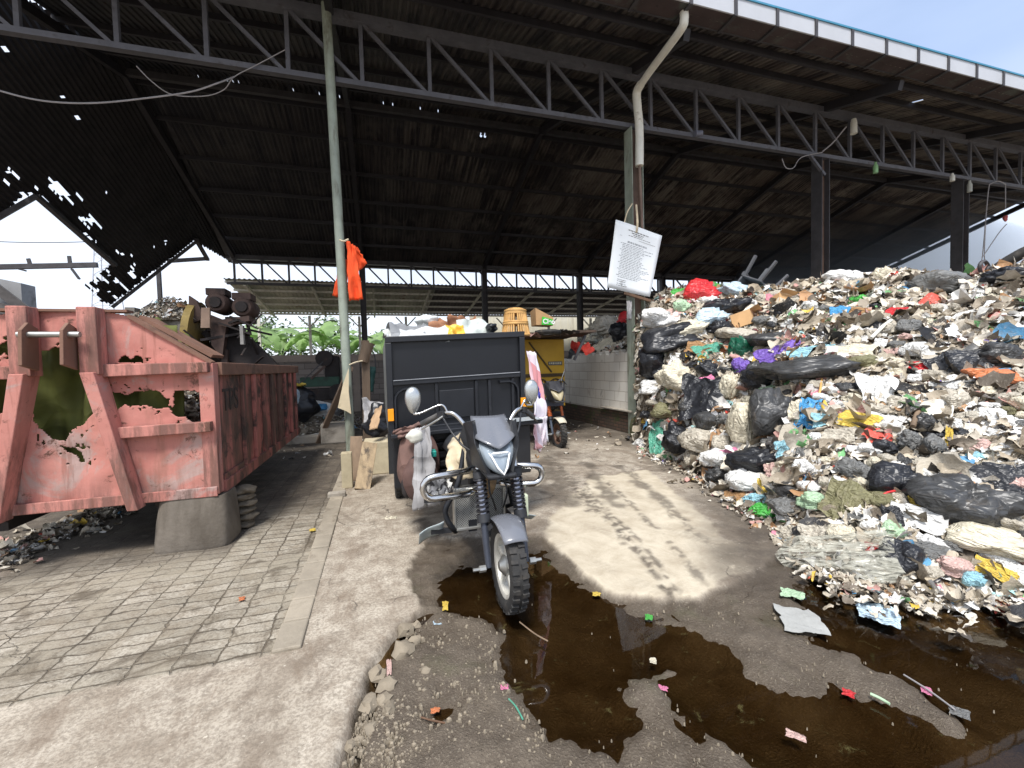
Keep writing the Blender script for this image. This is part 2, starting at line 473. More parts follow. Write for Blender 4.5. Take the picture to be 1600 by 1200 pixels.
    ny, nx = sh; I = np.arange(nx*ny).reshape(ny, nx)
    F = np.stack([I[:-1, :-1], I[:-1, 1:], I[1:, 1:], I[1:, :-1]], -1).reshape(-1, 4)
    me = bpy.data.meshes.new('ground'); me.vertices.add(len(V)); me.vertices.foreach_set('co', V.ravel())
    me.loops.add(F.size); me.loops.foreach_set('vertex_index', F.ravel()); me.polygons.add(len(F))
    me.polygons.foreach_set('loop_start', np.arange(0, F.size, 4)); me.update(calc_edges=True); me.validate()
    me.polygons.foreach_set('use_smooth', [True]*len(F))
    at = me.color_attributes.new('Mask', 'FLOAT_COLOR', 'POINT')
    at.data.foreach_set('color', np.stack([mud, pav, np.clip(dirt, 0, 1), damp], -1).astype(np.float32).ravel())
    a2 = me.attributes.new('Cream', 'FLOAT', 'POINT'); a2.data.foreach_set('value', cream.astype(np.float32).ravel())
    m, n, b = nodes('ground')
    a = n.nodes.new('ShaderNodeVertexColor'); a.layer_name = 'Mask'
    sp = n.nodes.new('ShaderNodeSeparateColor'); n.links.new(a.outputs['Color'], sp.inputs[0])
    cr = n.nodes.new('ShaderNodeAttribute'); cr.attribute_name = 'Cream'
    v = coords(n, rnd_off=False)
    # cast concrete slab
    f1 = noise_n(n, v, 1.3, 8, .65, .5); f2 = noise_n(n, v, 7, 6, .7); f3 = noise_n(n, v, 60, 4)
    cc = mixc(n, ramp(n, f1, .3, .7), S(190, 180, 164), S(160, 149, 133))
    cc = mixc(n, math_n(n, 'MULTIPLY', ramp(n, f2, .42, .66), .6), cc, S(122, 108, 92))
    cc = mixc(n, math_n(n, 'MULTIPLY', ramp(n, noise_n(n, v, .9, 7, .7, 1.2), .50, .66), .75), cc, S(100, 86, 72))
    cc = mixc(n, math_n(n, 'MULTIPLY', ramp(n, f3, .42, .62), .45), cc, S(104, 93, 80))
    cc = mixc(n, math_n(n, 'MULTIPLY', ramp(n, noise_n(n, v, 13, 8, .8, .3), .53, .60), .5), cc, S(112, 102, 89))
    cc = mixc(n, math_n(n, 'MULTIPLY', ramp(n, noise_n(n, v, 1.7, 10, .78, .8), .53, .57), .35), cc, S(128, 116, 101))
    cc = mixc(n, math_n(n, 'MULTIPLY', ramp(n, noise_n(n, coords(n, (1, .35, 1), False), 3.0, 8, .75, .6), .50, .64), .55), cc, S(112, 96, 80))
    cc = mixc(n, math_n(n, 'MULTIPLY', ramp(n, noise_n(n, v, 26, 3, .8), .64, .74), .7), cc, S(206, 196, 178))
    ccr = mixc(n, ramp(n, noise_n(n, v, 3.5, 8, .7, .4), .3, .75), S(198, 187, 166), S(166, 153, 132))
    cc = mixc(n, cr.outputs['Fac'], cc, ccr)
    # cracks
    vo = n.nodes.new('ShaderNodeTexVoronoi'); vo.feature = 'DISTANCE_TO_EDGE'; vo.inputs['Scale'].default_value = .55
    va = n.nodes.new('ShaderNodeVectorMath'); va.operation = 'ADD'; tn = n.nodes.new('ShaderNodeTexNoise'); tn.inputs['Scale'].default_value = 2.0; tn.inputs['Detail'].default_value = 6
    n.links.new(v, tn.inputs['Vector']); n.links.new(v, va.inputs[0]); n.links.new(tn.outputs['Color'], va.inputs[1]); n.links.new(va.outputs[0], vo.inputs['Vector'])
    crk = ramp(n, vo.outputs['Distance'], .006, .0)
    crk = math_n(n, 'MULTIPLY', crk, ramp(n, noise_n(n, v, .8), .45, .6))
    cc = mixc(n, math_n(n, 'MULTIPLY', crk, .8), cc, S(60, 54, 48))
    # tyre tracks along the yard
    wv = n.nodes.new('ShaderNodeTexWave'); wv.bands_direction = 'X'; wv.inputs['Scale'].default_value = .62; wv.inputs['Distortion'].default_value = 2.5
    wv.inputs['Detail'].default_value = 3; wv.inputs['Detail Scale'].default_value = .5
    mpt = n.nodes.new('ShaderNodeMapping'); mpt.inputs['Rotation'].default_value = (0, 0, R(-16)); n.links.new(v, mpt.inputs['Vector']); n.links.new(mpt.outputs[0], wv.inputs['Vector'])
    lug = n.nodes.new('ShaderNodeTexWave'); lug.bands_direction = 'Y'; lug.inputs['Scale'].default_value = 7; lug.inputs['Distortion'].default_value = 7; lug.inputs['Detail'].default_value = 3; n.links.new(mpt.outputs[0], lug.inputs['Vector'])
    trk = math_n(n, 'MULTIPLY', ramp(n, wv.outputs['Fac'], .80, .97), ramp(n, noise_n(n, v, 2.2, 5), .42, .62))
    trk = math_n(n, 'MULTIPLY', trk, math_n(n, 'ADD', .35, math_n(n, 'MULTIPLY', lug.outputs['Fac'], .65)))
    trk = math_n(n, 'MULTIPLY', trk, math_n(n, 'MULTIPLY', cr.outputs['Fac'], .25))
    cc = mixc(n, math_n(n, 'MULTIPLY', trk, .75), cc, S(84, 72, 60))
    # pavers
    br = n.nodes.new('ShaderNodeTexBrick'); br.offset = .5; br.squash = 1.0
    br.inputs['Scale'].default_value = 1.0; br.inputs['Brick Width'].default_value = .205; br.inputs['Row Height'].default_value = .105
    br.inputs['Mortar Size'].default_value = .006; br.inputs['Mortar Smooth'].default_value = .5; br.inputs['Bias'].default_value = 0
    br.inputs['Color1'].default_value = rgba(S(176, 168, 153)); br.inputs['Color2'].default_value = rgba(S(138, 131, 117)); br.inputs['Mortar'].default_value = rgba(S(74, 66, 54))
    br.offset = .0
    va2 = n.nodes.new('ShaderNodeVectorMath'); va2.operation = 'ADD'; t2 = n.nodes.new('ShaderNodeTexNoise'); t2.inputs['Scale'].default_value = 6.0; t2.inputs['Detail'].default_value = 7; t2.inputs['Roughness'].default_value = .65
    sc_ = n.nodes.new('ShaderNodeVectorMath'); sc_.operation = 'SCALE'; sc_.inputs['Scale'].default_value = .075
    n.links.new(v, t2.inputs['Vector']); n.links.new(t2.outputs['Color'], sc_.inputs[0]); n.links.new(v, va2.inputs[0]); n.links.new(sc_.outputs[0], va2.inputs[1]); n.links.new(va2.outputs[0], br.inputs['Vector'])
    pc = mixc(n, math_n(n, 'MULTIPLY', ramp(n, f2, .35, .7), .75), br.outputs['Color'], S(132, 120, 102))
    jn = n.nodes.new('ShaderNodeTexBrick'); jn.offset = 0.0
    for k_, v_ in (('Scale', 1.0), ('Brick Width', .205), ('Row Height', .105), ('Mortar Size', .016), ('Mortar Smooth', .9), ('Bias', 0.0)): jn.inputs[k_].default_value = v_
    n.links.new(va2.outputs[0], jn.inputs['Vector'])
    pc = mixc(n, math_n(n, 'MULTIPLY', jn.outputs['Fac'], ramp(n, noise_n(n, v, 2.6, 6, .7), .45, .68)), pc, S(66, 58, 46))
    pc = mixc(n, math_n(n, 'MULTIPLY', ramp(n, f3, .42, .62), .45), pc, S(100, 89, 74))
    pc = mixc(n, math_n(n, 'MULTIPLY', ramp(n, noise_n(n, v, 8, 8, .8, .3), .54, .60), .6), pc, S(88, 78, 64))
    pc = mixc(n, math_n(n, 'MULTIPLY', ramp(n, noise_n(n, v, 1.6, 7, .7, .8), .46, .66), .85), pc, S(148, 139, 122))
    pc = mixc(n, math_n(n, 'MULTIPLY', ramp(n, noise_n(n, v, 2.3, 7, .7, .8), .50, .66), .8), pc, S(84, 74, 60))
    c = mixc(n, sp.outputs[1], cc, pc)
    # broken earth
    e1 = noise_n(n, v, 5, 8, .75); e2 = noise_n(n, v, 90, 3, .7)
    ec = mixc(n, ramp(n, e1, .3, .7), S(116, 105, 91), S(86, 76, 65))
    ec = mixc(n, math_n(n, 'MULTIPLY', ramp(n, e2, .54, .68), .6), ec, S(160, 149, 131))
    ec = mixc(n, ramp(n, noise_n(n, v, 55, 3, .7), .60, .75), ec, S(48, 42, 34))
    ec = mixc(n, math_n(n, 'MULTIPLY', ramp(n, noise_n(n, v, 2.6, 5), .56, .7), .5), ec, S(78, 80, 52))
    c = mixc(n, sp.outputs[0], c, ec)
    # damp dark dirt
    dn = noise_n(n, v, 3.2, 8, .72, .3)
    dc_ = mixc(n, ramp(n, dn, .35, .7), S(66, 58, 50), S(98, 88, 76))
    dc_ = mixc(n, ramp(n, noise_n(n, v, 30, 4, .7), .62, .75), dc_, S(150, 142, 128))
    c = mixc(n, math_n(n, 'MULTIPLY', sp.outputs[2], ramp(n, noise_n(n, v, 6, 6, .7), .15, .5)), c, dc_)
    c = mixc(n, math_n(n, 'MULTIPLY', a.outputs['Alpha'], .62), c, S(62, 49, 32))
    n.links.new(c, b.inputs['Base Color'])
    ro = n.nodes.new('ShaderNodeMapRange'); ro.inputs['To Min'].default_value = .92; ro.inputs['To Max'].default_value = .35
    n.links.new(math_n(n, 'MULTIPLY', a.outputs['Alpha'], .9), ro.inputs['Value']); n.links.new(ro.outputs[0], b.inputs['Roughness'])
    h = math_n(n, 'ADD', math_n(n, 'MULTIPLY', f2, .4), math_n(n, 'MULTIPLY', f3, .35))
    h = math_n(n, 'ADD', h, math_n(n, 'MULTIPLY', math_n(n, 'MULTIPLY', br.outputs['Fac'], sp.outputs[1]), -.9))
    h = math_n(n, 'ADD', h, math_n(n, 'MULTIPLY', math_n(n, 'MULTIPLY', e2, sp.outputs[0]), 1.2))
    h = math_n(n, 'ADD', h, math_n(n, 'MULTIPLY', crk, -.7))
    bp = n.nodes.new('ShaderNodeBump'); bp.inputs['Strength'].default_value = .8; bp.inputs['Distance'].default_value = .016
    n.links.new(h, bp.inputs['Height']); n.links.new(bp.outputs[0], b.inputs['Normal'])
    me.materials.append(m)
    o = bpy.data.objects.new('ground', me); COL.objects.link(o); tag(o, 'yard ground of worn concrete, block pavers and broken wet earth', 'ground', kind='structure')
    mw, n, b = nodes('puddle_water')
    v = coords(n, rnd_off=False)
    gl = n.nodes.new('ShaderNodeBsdfGlossy'); gl.inputs['Roughness'].default_value = .02
    tp = n.nodes.new('ShaderNodeBsdfTransparent'); sc2 = mixc(n, ramp(n, noise_n(n, v, 2.2, 6, .7), .35, .65), (.42, .33, .21), (.60, .50, .35)); n.links.new(sc2, tp.inputs['Color'])
    fr = n.nodes.new('ShaderNodeFresnel'); fr.inputs['IOR'].default_value = 1.36
    ms = n.nodes.new('ShaderNodeMixShader'); n.links.new(fr.outputs[0], ms.inputs[0]); n.links.new(tp.outputs[0], ms.inputs[1]); n.links.new(gl.outputs[0], ms.inputs[2])
    df = n.nodes.new('ShaderNodeBsdfDiffuse'); n.links.new(mixc(n, noise_n(n, v, 20), S(96, 92, 58), S(60, 50, 32)), df.inputs['Color'])
    m2 = n.nodes.new('ShaderNodeMixShader'); n.links.new(math_n(n, 'MULTIPLY', ramp(n, noise_n(n, v, 9, 7, .75, .6), .60, .70), .6), m2.inputs[0]); n.links.new(ms.outputs[0], m2.inputs[1]); n.links.new(df.outputs[0], m2.inputs[2])
    n.links.new(m2.outputs[0], n.nodes['Material Output'].inputs['Surface'])
    bp = n.nodes.new('ShaderNodeBump'); bp.inputs['Strength'].default_value = .03; bp.inputs['Distance'].default_value = .02
    n.links.new(noise_n(n, v, 4, 2), bp.inputs['Height']); n.links.new(bp.outputs[0], gl.inputs['Normal'])
    q = MB().grid(lambda u, t: (-.1+7.5*u, -3.0+6.8*t, WATER_Z), 8, 8).build('puddle_water', mw)
    tag(q, 'murky brown puddle water lying in the broken yard surface', 'puddle', kind='structure')


build_ground()

# kerb row of single pavers between paving and slab
kb = MB(); y = 2.55
while y < 6.9:
    ln = .26+rnd.random()*.08; kb.box(-.60+rnd.uniform(-.006, .006), -.455, y, y+ln-.012, -.06, .014+rnd.uniform(0, .008)); y += ln
tag(kb.build('kerb_row', M('kerb_concrete', S(150, 140, 124), .9, 0, .22, 2.5, [(S(98, 88, 74), 5, .5, .75)], bump=.4), bevel=.01), 'single row of kerb stones between pavers and slab', 'kerb', kind='structure')

# ================================================================== OPEN SHED
FY, RY, BY = 8.0, 13.2, 21.9
ZF = lambda y: 7.72+.275*(y-FY) if y <= RY else 9.15-.302*(y-RY)
ROOFX0, ROOFX1 = -5.75, 31.0
m, n, b = nodes('roof_sheet')
v = coords(n, (1, .10, .10), False); v2 = coords(n, (1, 1, 1), False); v3 = coords(n, (.9, .22, .22), False)
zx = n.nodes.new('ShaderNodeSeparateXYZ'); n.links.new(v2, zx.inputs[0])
left_shade = ramp(n, zx.outputs[0], 15.0, -4.0)       # dimmer light of the left bays, painted into the sheet colour
vr = coords(n, (1, .05, .05), False)
c = mixc(n, ramp(n, noise_n(n, v3, 1.1, 4, .6), .38, .62), S(122, 110, 98), S(158, 149, 136))
c = mixc(n, math_n(n, 'MULTIPLY', ramp(n, noise_n(n, vr, 6.5, 2, .6), .46, .56), ramp(n, noise_n(n, v2, .7, 5, .7, .5), .40, .58)), c, S(52, 40, 36))
c = mixc(n, math_n(n, 'MULTIPLY', ramp(n, noise_n(n, v, 2.6, 6, .75), .50, .62), .8), c, S(62, 46, 40))
c = mixc(n, math_n(n, 'MULTIPLY', ramp(n, noise_n(n, v2, .5, 6, .7, .5), .48, .62), .7), c, S(44, 38, 38))
c = mixc(n, math_n(n, 'ADD', math_n(n, 'MULTIPLY', left_shade, .56), .32), c, S(27, 29, 37))
n.links.new(c, b.inputs['Base Color']); b.inputs['Roughness'].default_value = .7
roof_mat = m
roof_dark = M('roof_sheet_sooty', S(36, 33, 35), .8, 0, .25, 2, [(S(22, 21, 24), 1.5, .45, .7)], bump=.1)  # even near-black tone for the sagging sheets
roof_grey = M('roof_sheet_grey', S(184, 182, 168), .75, 0, .2, 1.2, [(S(140, 122, 100), 1.6, .5, .72), (S(140, 150, 134), .9, .5, .75)], bump=.1, stretch=(1, .4, 1))


def corr(name, mat, parent, x0, x1, y0, y1, zf, period=.13, amp=.032, rows=40, keep=None, dz=0.0):
    nx = int((x1-x0)/period)*4
    tri = [1, 1, -1, -1]
    mb = MB(); vs = []; fs = []
    for j in range(rows+1):
        yy = y0+(y1-y0)*j/rows
        for i in range(nx+1):
            vs.append((x0+(i//4+[0, .35, .5, .85][i % 4])*period, yy, zf(yy)+amp*tri[i % 4]*.5+dz))
    for j in range(rows):
        for i in range(nx):
            if keep is None or keep(i, j, nx, rows): fs.append((j*(nx+1)+i, j*(nx+1)+i+1, (j+1)*(nx+1)+i+1, (j+1)*(nx+1)+i))
    mb.v = vs; mb.f = fs
    return mb.build(name, mat, parent, recenter=False)


shed = thing('open_shed', 'large open-sided shed with a rusty corrugated gable roof on steel trusses', 'shed', (5.0, 13.0, 0))
steel_black = M('steel_black', S(44, 42, 46), .6, .1, .2, 4)
hr = random.Random(3)
ridge_holes = {}


def keep_far(i, j, nx, rows):
    x = ROOFX0+(i//4)*.13
    if j == 0: return not (x < 3 and (i % 4) == 1 and hr.random() < .30)
    if 3.3 < x < 3.5 and j in (8, 9): return not (i % 4 == 1 or (j == 9 and i % 4 == 2 and hr.random() < .5))
    return True


def keep_near(i, j, nx, rows): return hr.random() > .00012


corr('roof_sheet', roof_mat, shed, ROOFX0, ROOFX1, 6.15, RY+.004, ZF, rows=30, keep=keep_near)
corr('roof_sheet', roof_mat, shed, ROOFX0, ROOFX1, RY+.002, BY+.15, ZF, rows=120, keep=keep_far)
# purlins and rafters below the sheets
for yy in (6.6, 7.3, 9.4, 10.8, 12.2): MB().bar((ROOFX0, yy, ZF(yy)-.085), (ROOFX1, yy, ZF(yy)-.085), .06, .11).build('purlin', steel_black, shed)
for yy in (13.55, 14.6, 16.0, 17.4, 18.8, 20.2, 21.5): MB().bar((ROOFX0, yy, ZF(yy)-.085), (ROOFX1, yy, ZF(yy)-.085), .06, .12).build('purlin', steel_black, shed)
PX_ = [-.55, 5.2, 10.42, 15.6, 20.8, 26.0, 30.9]
for px in [-5.7]+PX_:
    MB().bar((px, 6.35, ZF(6.35)-.235), (px, RY, ZF(RY)-.235), .12, .18).build('rafter', steel_black, shed)
    MB().bar((px, RY, ZF(RY)-.24), (px, 21.7, ZF(21.7)-.24), .14, .2).build('rafter', steel_black, shed)


def truss(xa, xb, y, z0, z1, step, wd, mat, par, off=0.0):
    t = MB()
    t.bar((xa, y, z0), (xb, y, z0), wd*1.5, wd*1.15).bar((xa, y, z1), (xb, y, z1), wd*2.2, wd*1.9)
    T = t.build('truss', mat, par)
    x = xa+off; first = True
    while x <= xb:
        MB().bar((x, y, z0+.03), (x, y, z1-.03), wd*.85, wd*.85).build('web_bar', mat, T)
        if x-step >= xa-.01: MB().bar((x-step, y-.015, z1-.02), (x-.07, y-.015, z0+.03), wd*.7, wd*.7).build('web_bar', mat, T)
        x += step
    return T


truss_mat = M('truss_steel', S(92, 92, 98), .6, .1, .2, 4, [(S(62, 56, 54), 4, .54, .75)])
truss(-6.0, 31.0, FY, 6.36, 7.42, 1.14, .075, truss_mat, shed, .22)
truss(-6.0, 31.0, 21.3, 5.35, 6.45, 1.05, .09, steel_dark, shed, .3)
MB().bar((-6.0, 21.95, 6.47), (31, 21.95, 6.47), .2, .22).build('rear_gutter', steel_dark, shed)
MB().bar((-6.2, RY, ZF(RY)-.2), (31, RY, ZF(RY)-.2), .12, .16).build('ridge_beam', steel_dark, shed)
# posts. The two near the camera are green pipes, the others dark H sections
pl = MB().tube([(-.50, FY-.12, 0), (-.53, FY-.12, 3.0), (-.60, FY-.12, 7.5)], .074, 14)
post1 = pl.build('post', steel_green, shed, smooth=40); post1['label'] = 'slender pale green tube post'


def hpost(x, y, z1, w=.2, mat=None, flange=None, z0=0.0):
    o = MB().box(x-w*.5+.012, x+w*.5-.012, y-.012, y+.012, z0, z1).build('post', mat or steel_brown, shed)
    for sx in (-1, 1):
        MB().box(x+sx*(w*.5-.006)-.008, x+sx*(w*.5-.006)+.008, y-w*.55, y+w*.55, z0, z1).build('flange', flange or steel_dark, o)
    return o


hpost(5.2, 8.0, 6.3, .26, steel_brown, steel_green)
for x in PX_[2:5]: hpost(x, 8.05, 6.3, .25)
for x in PX_: hpost(x, 21.3, 6.5, .25, steel_dark)
# eave gutter with its fascia and straps
gut = M('gutter_white', S(184, 186, 190), .5, .1, .05, 1.5, [(S(150, 146, 140), 1.2, .62, .85)], bump=.05)
gub = M('gutter_soffit', S(60, 48, 47), .8, 0, .2, 3, [(S(84, 96, 88), 2, .5, .75)], bump=.1)
ge = M('gutter_blue_edge', S(60, 130, 160), .5, 0, .1, 3, bump=0)
GZ = 7.2
g = MB().box(-6, 31, 5.96, 5.985, GZ, GZ+.27).build('gutter', gut, shed)
MB().box(-6, 31, 5.985, 6.32, GZ+.0, GZ+.02).build('soffit', gub, g)
MB().box(-6, 31, 6.32, 6.345, GZ-.01, GZ+.2).build('back_lip', steel_dark, g)
MB().bar((-6, 5.965, GZ+.285), (31, 5.965, GZ+.285), .05, .03).build('trim', ge, g)
x = -5.6
while x < 31:
    MB().box(x-.03, x+.03, 5.94, 5.958, GZ-.03, GZ+.268).box(x-.028, x+.028, 5.942, 6.34, GZ-.035, GZ-.004).build('strap', steel_dark, g); x += .88
dp = MB().tube(curve_pts([(4.98, 6.15, 7.2), (4.98, 6.15, 7.08), (5.0, 6.28, 7.0), (5.1, 7.2, 7.0), (5.13, 7.62, 6.96)], 5), .07, 12)
pipe = dp.build('down_pipe', white_pvc, shed, smooth=50)
MB().tube(curve_pts([(5.13, 7.6, 6.97), (5.14, 7.74, 6.93), (5.15, 7.78, 6.8), (5.2, 7.78, 6.2), (5.19, 7.78, 5.48)], 5), .082, 14).build('pipe_section', white_pvc, pipe, smooth=50)
MB().tube([(5.19, 7.78, 5.5), (5.22, 7.76, 4.2), (5.24, 7.76, 3.1)], .03, 8).build('pipe_section', M('old_conduit', S(120, 100, 88), .7), pipe, smooth=50)
# kinked brace at the third post
MB().bar((9.95, 7.95, 6.32), (10.42, 7.95, 5.9), .06).build('brace', truss_mat, shed)

# collapsed sheets at the left end
A_, B_, C_ = map(Vector, [(-5.5, 13.3, 9.1), (-5.95, 21.9, 6.45), (-8.6, 18.07, 3.93)])
pn = (B_-A_).cross(C_-A_).normalized(); pu = (B_-A_).normalized(); pv = pn.cross(pu).normalized()
if (C_-A_).dot(pv) < 0: pv = -pv


def onplane(px, py):
    d = Vector(ray(px, py)); o = Vector(CC); return o+d*((A_-o).dot(pn)/d.dot(pn))


SAG = [(236, 106), (357, 407), (330, 392), (303, 376), (172, 478), (158, 470), (150, 458), (138, 450), (132, 444), (176, 411), (52, 303), (-120, 400), (-420, 400), (-420, -250), (-150, -110)]
sagw = [onplane(*p) for p in SAG]
uv = np.array([((p-A_).dot(pu), (p-A_).dot(pv)) for p in sagw])
lo = uv.min(0); hi = uv.max(0); lo = np.maximum(lo, -14); hi = np.minimum(hi, 18)
st = .06; nu = int((hi[0]-lo[0])/st); nv = int((hi[1]-lo[1])/st)
UU, VV = np.meshgrid(lo[0]+(np.arange(nu)+.5)*st, lo[1]+(np.arange(nv)+.5)*st)
dS = sdpoly(UU, VV, uv)
CPX = A_+Vector((0, 0, 0)); _w = np.stack([np.array(A_)[k]+UU*pu[k]+VV*pv[k] for k in range(3)], -1)-CC
_d = _w@CFW; _x = 800+CF*(_w@CR)/np.maximum(_d, .1); _y = 600-CF*(_w@CU)/np.maximum(_d, .1)
ga = lambda cx, cy, sx, sy: np.exp(-((_x-cx)/sx)**2-((_y-cy)/sy)**2)
wgt = np.maximum.reduce([ga(160, 440, 75, 42)*.80, ga(75, 305, 60, 26), ga(8, 280, 34, 20)*.9, ga(125, 365, 30, 40)*.8, ga(215, 420, 60, 40)*.5, ga(170, 300, 60, 30)*.35])
hn = fbm(UU*2.4+VV*.3, VV*9.5, 5, 4)
keepm = (dS < 0) & (hn < .86-.31*wgt) & ((dS < -.06) | (fbm(UU*6, VV*6, 9, 3) < .60) | (wgt < .3))
sag = thing('sagging_roof', 'dark sheets full of rust holes, sagging at the open left end of the shed', 'roof', tuple(C_))
mb = MB()
mb.grid(lambda u, t: A_+pu*(lo[0]+u*nu*st)+pv*(lo[1]+t*nv*st)+pn*(.02*((int(round(t*nv)) % 2)*2-1)), nu, nv, keep=lambda i, j: bool(keepm[j, i]))
mb.build('roof_sheet', roof_dark, sag)
ebars = [((303, 376), (172, 478)), ((52, 303), (176, 412)), ((52, 303), (-120, 400)), ((303, 372), (322, 404)), ((226, 112), (357, 407))]
for a, bq in ebars:
    MB().bar(onplane(*a)-pn*.08, onplane(*bq)-pn*.08, .12, .1).build('edge_beam', steel_dark, sag)
q = PY(-40, 418, 19); q2 = PY(152, 414, 19); q3 = PY(262, 408, 19.5); q4 = PY(325, 404, 20.5)
bm_ = MB().bar(q, q2, .13, .16).bar(q3, q4, .12, .14).build('eave_beam', steel_dark, sag)
for a, bq in (((48, 416), (44, 404)), ((110, 416), (108, 400)), ((112, 420), (124, 436)), ((28, 420), (40, 423))):
    MB().bar(PY(*a, 19), PY(*bq, 19), .1, .05).build('torn_bracket', steel_dark, bm_)
a = PY(247, 410, 19.3); MB().bar((a[0], a[1], 0), a, .12, .12).build('post', steel_dark, sag)

# ================================================================== REAR LEAN-TO
rs = thing('rear_shed', 'low grey lean-to roof behind the big shed on Y-braced posts', 'shed', (5, 25, 0))
zr = lambda yy: 5.80-.130*(yy-21.6)
corr('roof_sheet', roof_grey, rs, -6.4, 3.0, 22.2, 28.1, zr, .2, .03, 8)
dk = corr('roof_sheet', M('roof_sheet_deep_grey', S(90, 84, 84), .8, 0, .2, 2), rs, 3.0, 26, 22.2, 28.1, zr, .2, .03, 8); dk['label'] = 'darker roof sheets'  # separate darker sheets make the right part of the lean-to
for yy in (22.4, 23.6, 24.8, 26.0, 27.2, 28.0): MB().bar((-6.4, yy, zr(yy)-.09), (26, yy, zr(yy)-.09), .07, .1).build('purlin', M('lean_to_steel', S(206, 202, 190), .7), rs)
for x in np.arange(-5.6, 26, 2.75): MB().bar((x, 22.3, zr(22.3)-.2), (x, 28.05, zr(28.05)-.2), .09, .12).build('rafter', MATS['lean_to_steel'], rs)
for x in (-6.4, -3.75, -1.0, 1.75, 4.9, 8.2, 11.3, 14.5):
    pz = zr(28)-.2
    po = MB().box(x-.07, x+.07, 27.93, 28.07, 0, pz).build('post', MATS['lean_to_steel'], rs)
    for s_ in (-1, 1): MB().bar((x, 28, pz-.65), (x+s_*.6, 28, pz-.02), .07, .07).build('brace', MATS['lean_to_steel'], po)

# ================================================================== WALLS AND BACKGROUND
def block_mat(name, c1, c2, mortar, bw, rh, dirts=(), ms=.012):
    m, n, b = nodes(name)
    t = n.nodes.new('ShaderNodeTexCoord'); s = n.nodes.new('ShaderNodeSeparateXYZ'); n.links.new(t.outputs['Object'], s.inputs[0])
    cx = n.nodes.new('ShaderNodeCombineXYZ'); n.links.new(math_n(n, 'ADD', s.outputs[0], s.outputs[1]), cx.inputs[0]); n.links.new(s.outputs[2], cx.inputs[1])
    br = n.nodes.new('ShaderNodeTexBrick'); br.inputs['Scale'].default_value = 1; br.inputs['Brick Width'].default_value = bw; br.inputs['Row Height'].default_value = rh
    br.inputs['Mortar Size'].default_value = ms; br.inputs['Mortar Smooth'].default_value = .4
    br.inputs['Color1'].default_value = rgba(c1); br.inputs['Color2'].default_value = rgba(c2); br.inputs['Mortar'].default_value = rgba(mortar)
    n.links.new(cx.outputs[0], br.inputs['Vector'])
    v = coords(n, rnd_off=False); c = br.outputs['Color']
    for d in dirts: c = mixc(n, ramp(n, noise_n(n, coords(n, d[4], False) if len(d) > 4 else v, d[1], 6, .68, .4), d[2], d[3]), c, d[0])
    n.links.new(c, b.inputs['Base Color']); b.inputs['Roughness'].default_value = .9
    h = math_n(n, 'ADD', math_n(n, 'MULTIPLY', br.outputs['Fac'], -1.0), math_n(n, 'MULTIPLY', noise_n(n, v, 30, 5), .5))
    bp = n.nodes.new('ShaderNodeBump'); bp.inputs['Strength'].default_value = .6; bp.inputs['Distance'].default_value = .012
    n.links.new(h, bp.inputs['Height']); n.links.new(bp.outputs[0], b.inputs['Normal'])
    return m


wall_white = block_mat('whitewashed_block', S(226, 222, 212), S(212, 206, 195), S(180, 170, 156), .45, .22, [(S(150, 134, 112), 1.4, .54, .7, (1, 1, .35)), (S(84, 76, 66), 3.0, .62, .78)], .008)
wall_brick = block_mat('mossy_brick', S(98, 76, 62), S(78, 64, 54), S(60, 54, 46), .22, .075, [(S(66, 78, 40), 2.5, .5, .7), (S(40, 36, 32), 4, .58, .75)])
wall_grey = block_mat('grey_block', S(124, 116, 110), S(108, 100, 94), S(84, 78, 74), .42, .2, [(S(72, 64, 58), 1.1, .5, .75)])
wr = thing('block_wall', 'short whitewashed concrete block wall on a mossy brick footing beside the green post', 'wall', (5.3, 10, 0))
wb = MB()
N = 40
jg = [(8.08+3.9*i/N, 1.72+.05*math.sin(i*1.7)+.06*rnd.random()+(-.12 if i > 30 else 0)) for i in range(N+1)]
wb.prism([(8.08, .42)]+[(11.98, .42)]+jg[::-1], lambda u, v_, t: (t, u, v_), 5.14, 5.30)
wb.build('wall_panel', wall_white, wr, recenter=False)
wb = MB().prism([(8.0, 0), (12.0, 0), (12.0, .42), (10.2, .42), (9.2, .43), (8.0, .46)], lambda u, v_, t: (t, u, v_), 5.08, 5.33)
wb.build('brick_footing', wall_brick, wr, recenter=False)
MB().box(5.02, 5.36, 7.99, 9.3, .462, .50).build('ledge', conc, wr, bevel=.01)
tag(MB().prism([(-.13, 0), (.13, 0), (.15, .2), (.11, .36), (0, .43), (-.11, .36), (-.15, .2)], lambda u, v_, t: (4.98+u, t, v_), 7.64, 7.74).build('boundary_stone', M('mossy_stone', S(92, 92, 66), .9, 0, .2, 4, [(S(130, 84, 60), 3, .58, .7), (S(60, 66, 40), 5, .55, .7)], bump=.5), bevel=.02),
    'small mossy rounded stone marker standing at the foot of the block wall', 'stone')

# far boundary wall with pillars
fw = thing('boundary_wall', 'long grey block wall with plastered pillars in front of the banana plants', 'wall', (-3, 17, 0))
MB().box(-14, 12, 17.0, 17.16, 0, 1.86).build('wall_panel', wall_grey, fw, recenter=False)
MB().box(-14, 12, 16.94, 17.2, 1.862, 2.1).build('coping', M('plaster_band', S(134, 122, 112), .9, 0, .15, 2, [(S(84, 74, 66), 2, .55, .8)]), fw, recenter=False)
for x in (-8.9, -6.2, -3.6, -.9, 1.8, 4.5, 7.2): MB().box(x, x+.24, 16.92, 17.22, 0, 1.86).build('pillar', MATS['plaster_band'], fw)
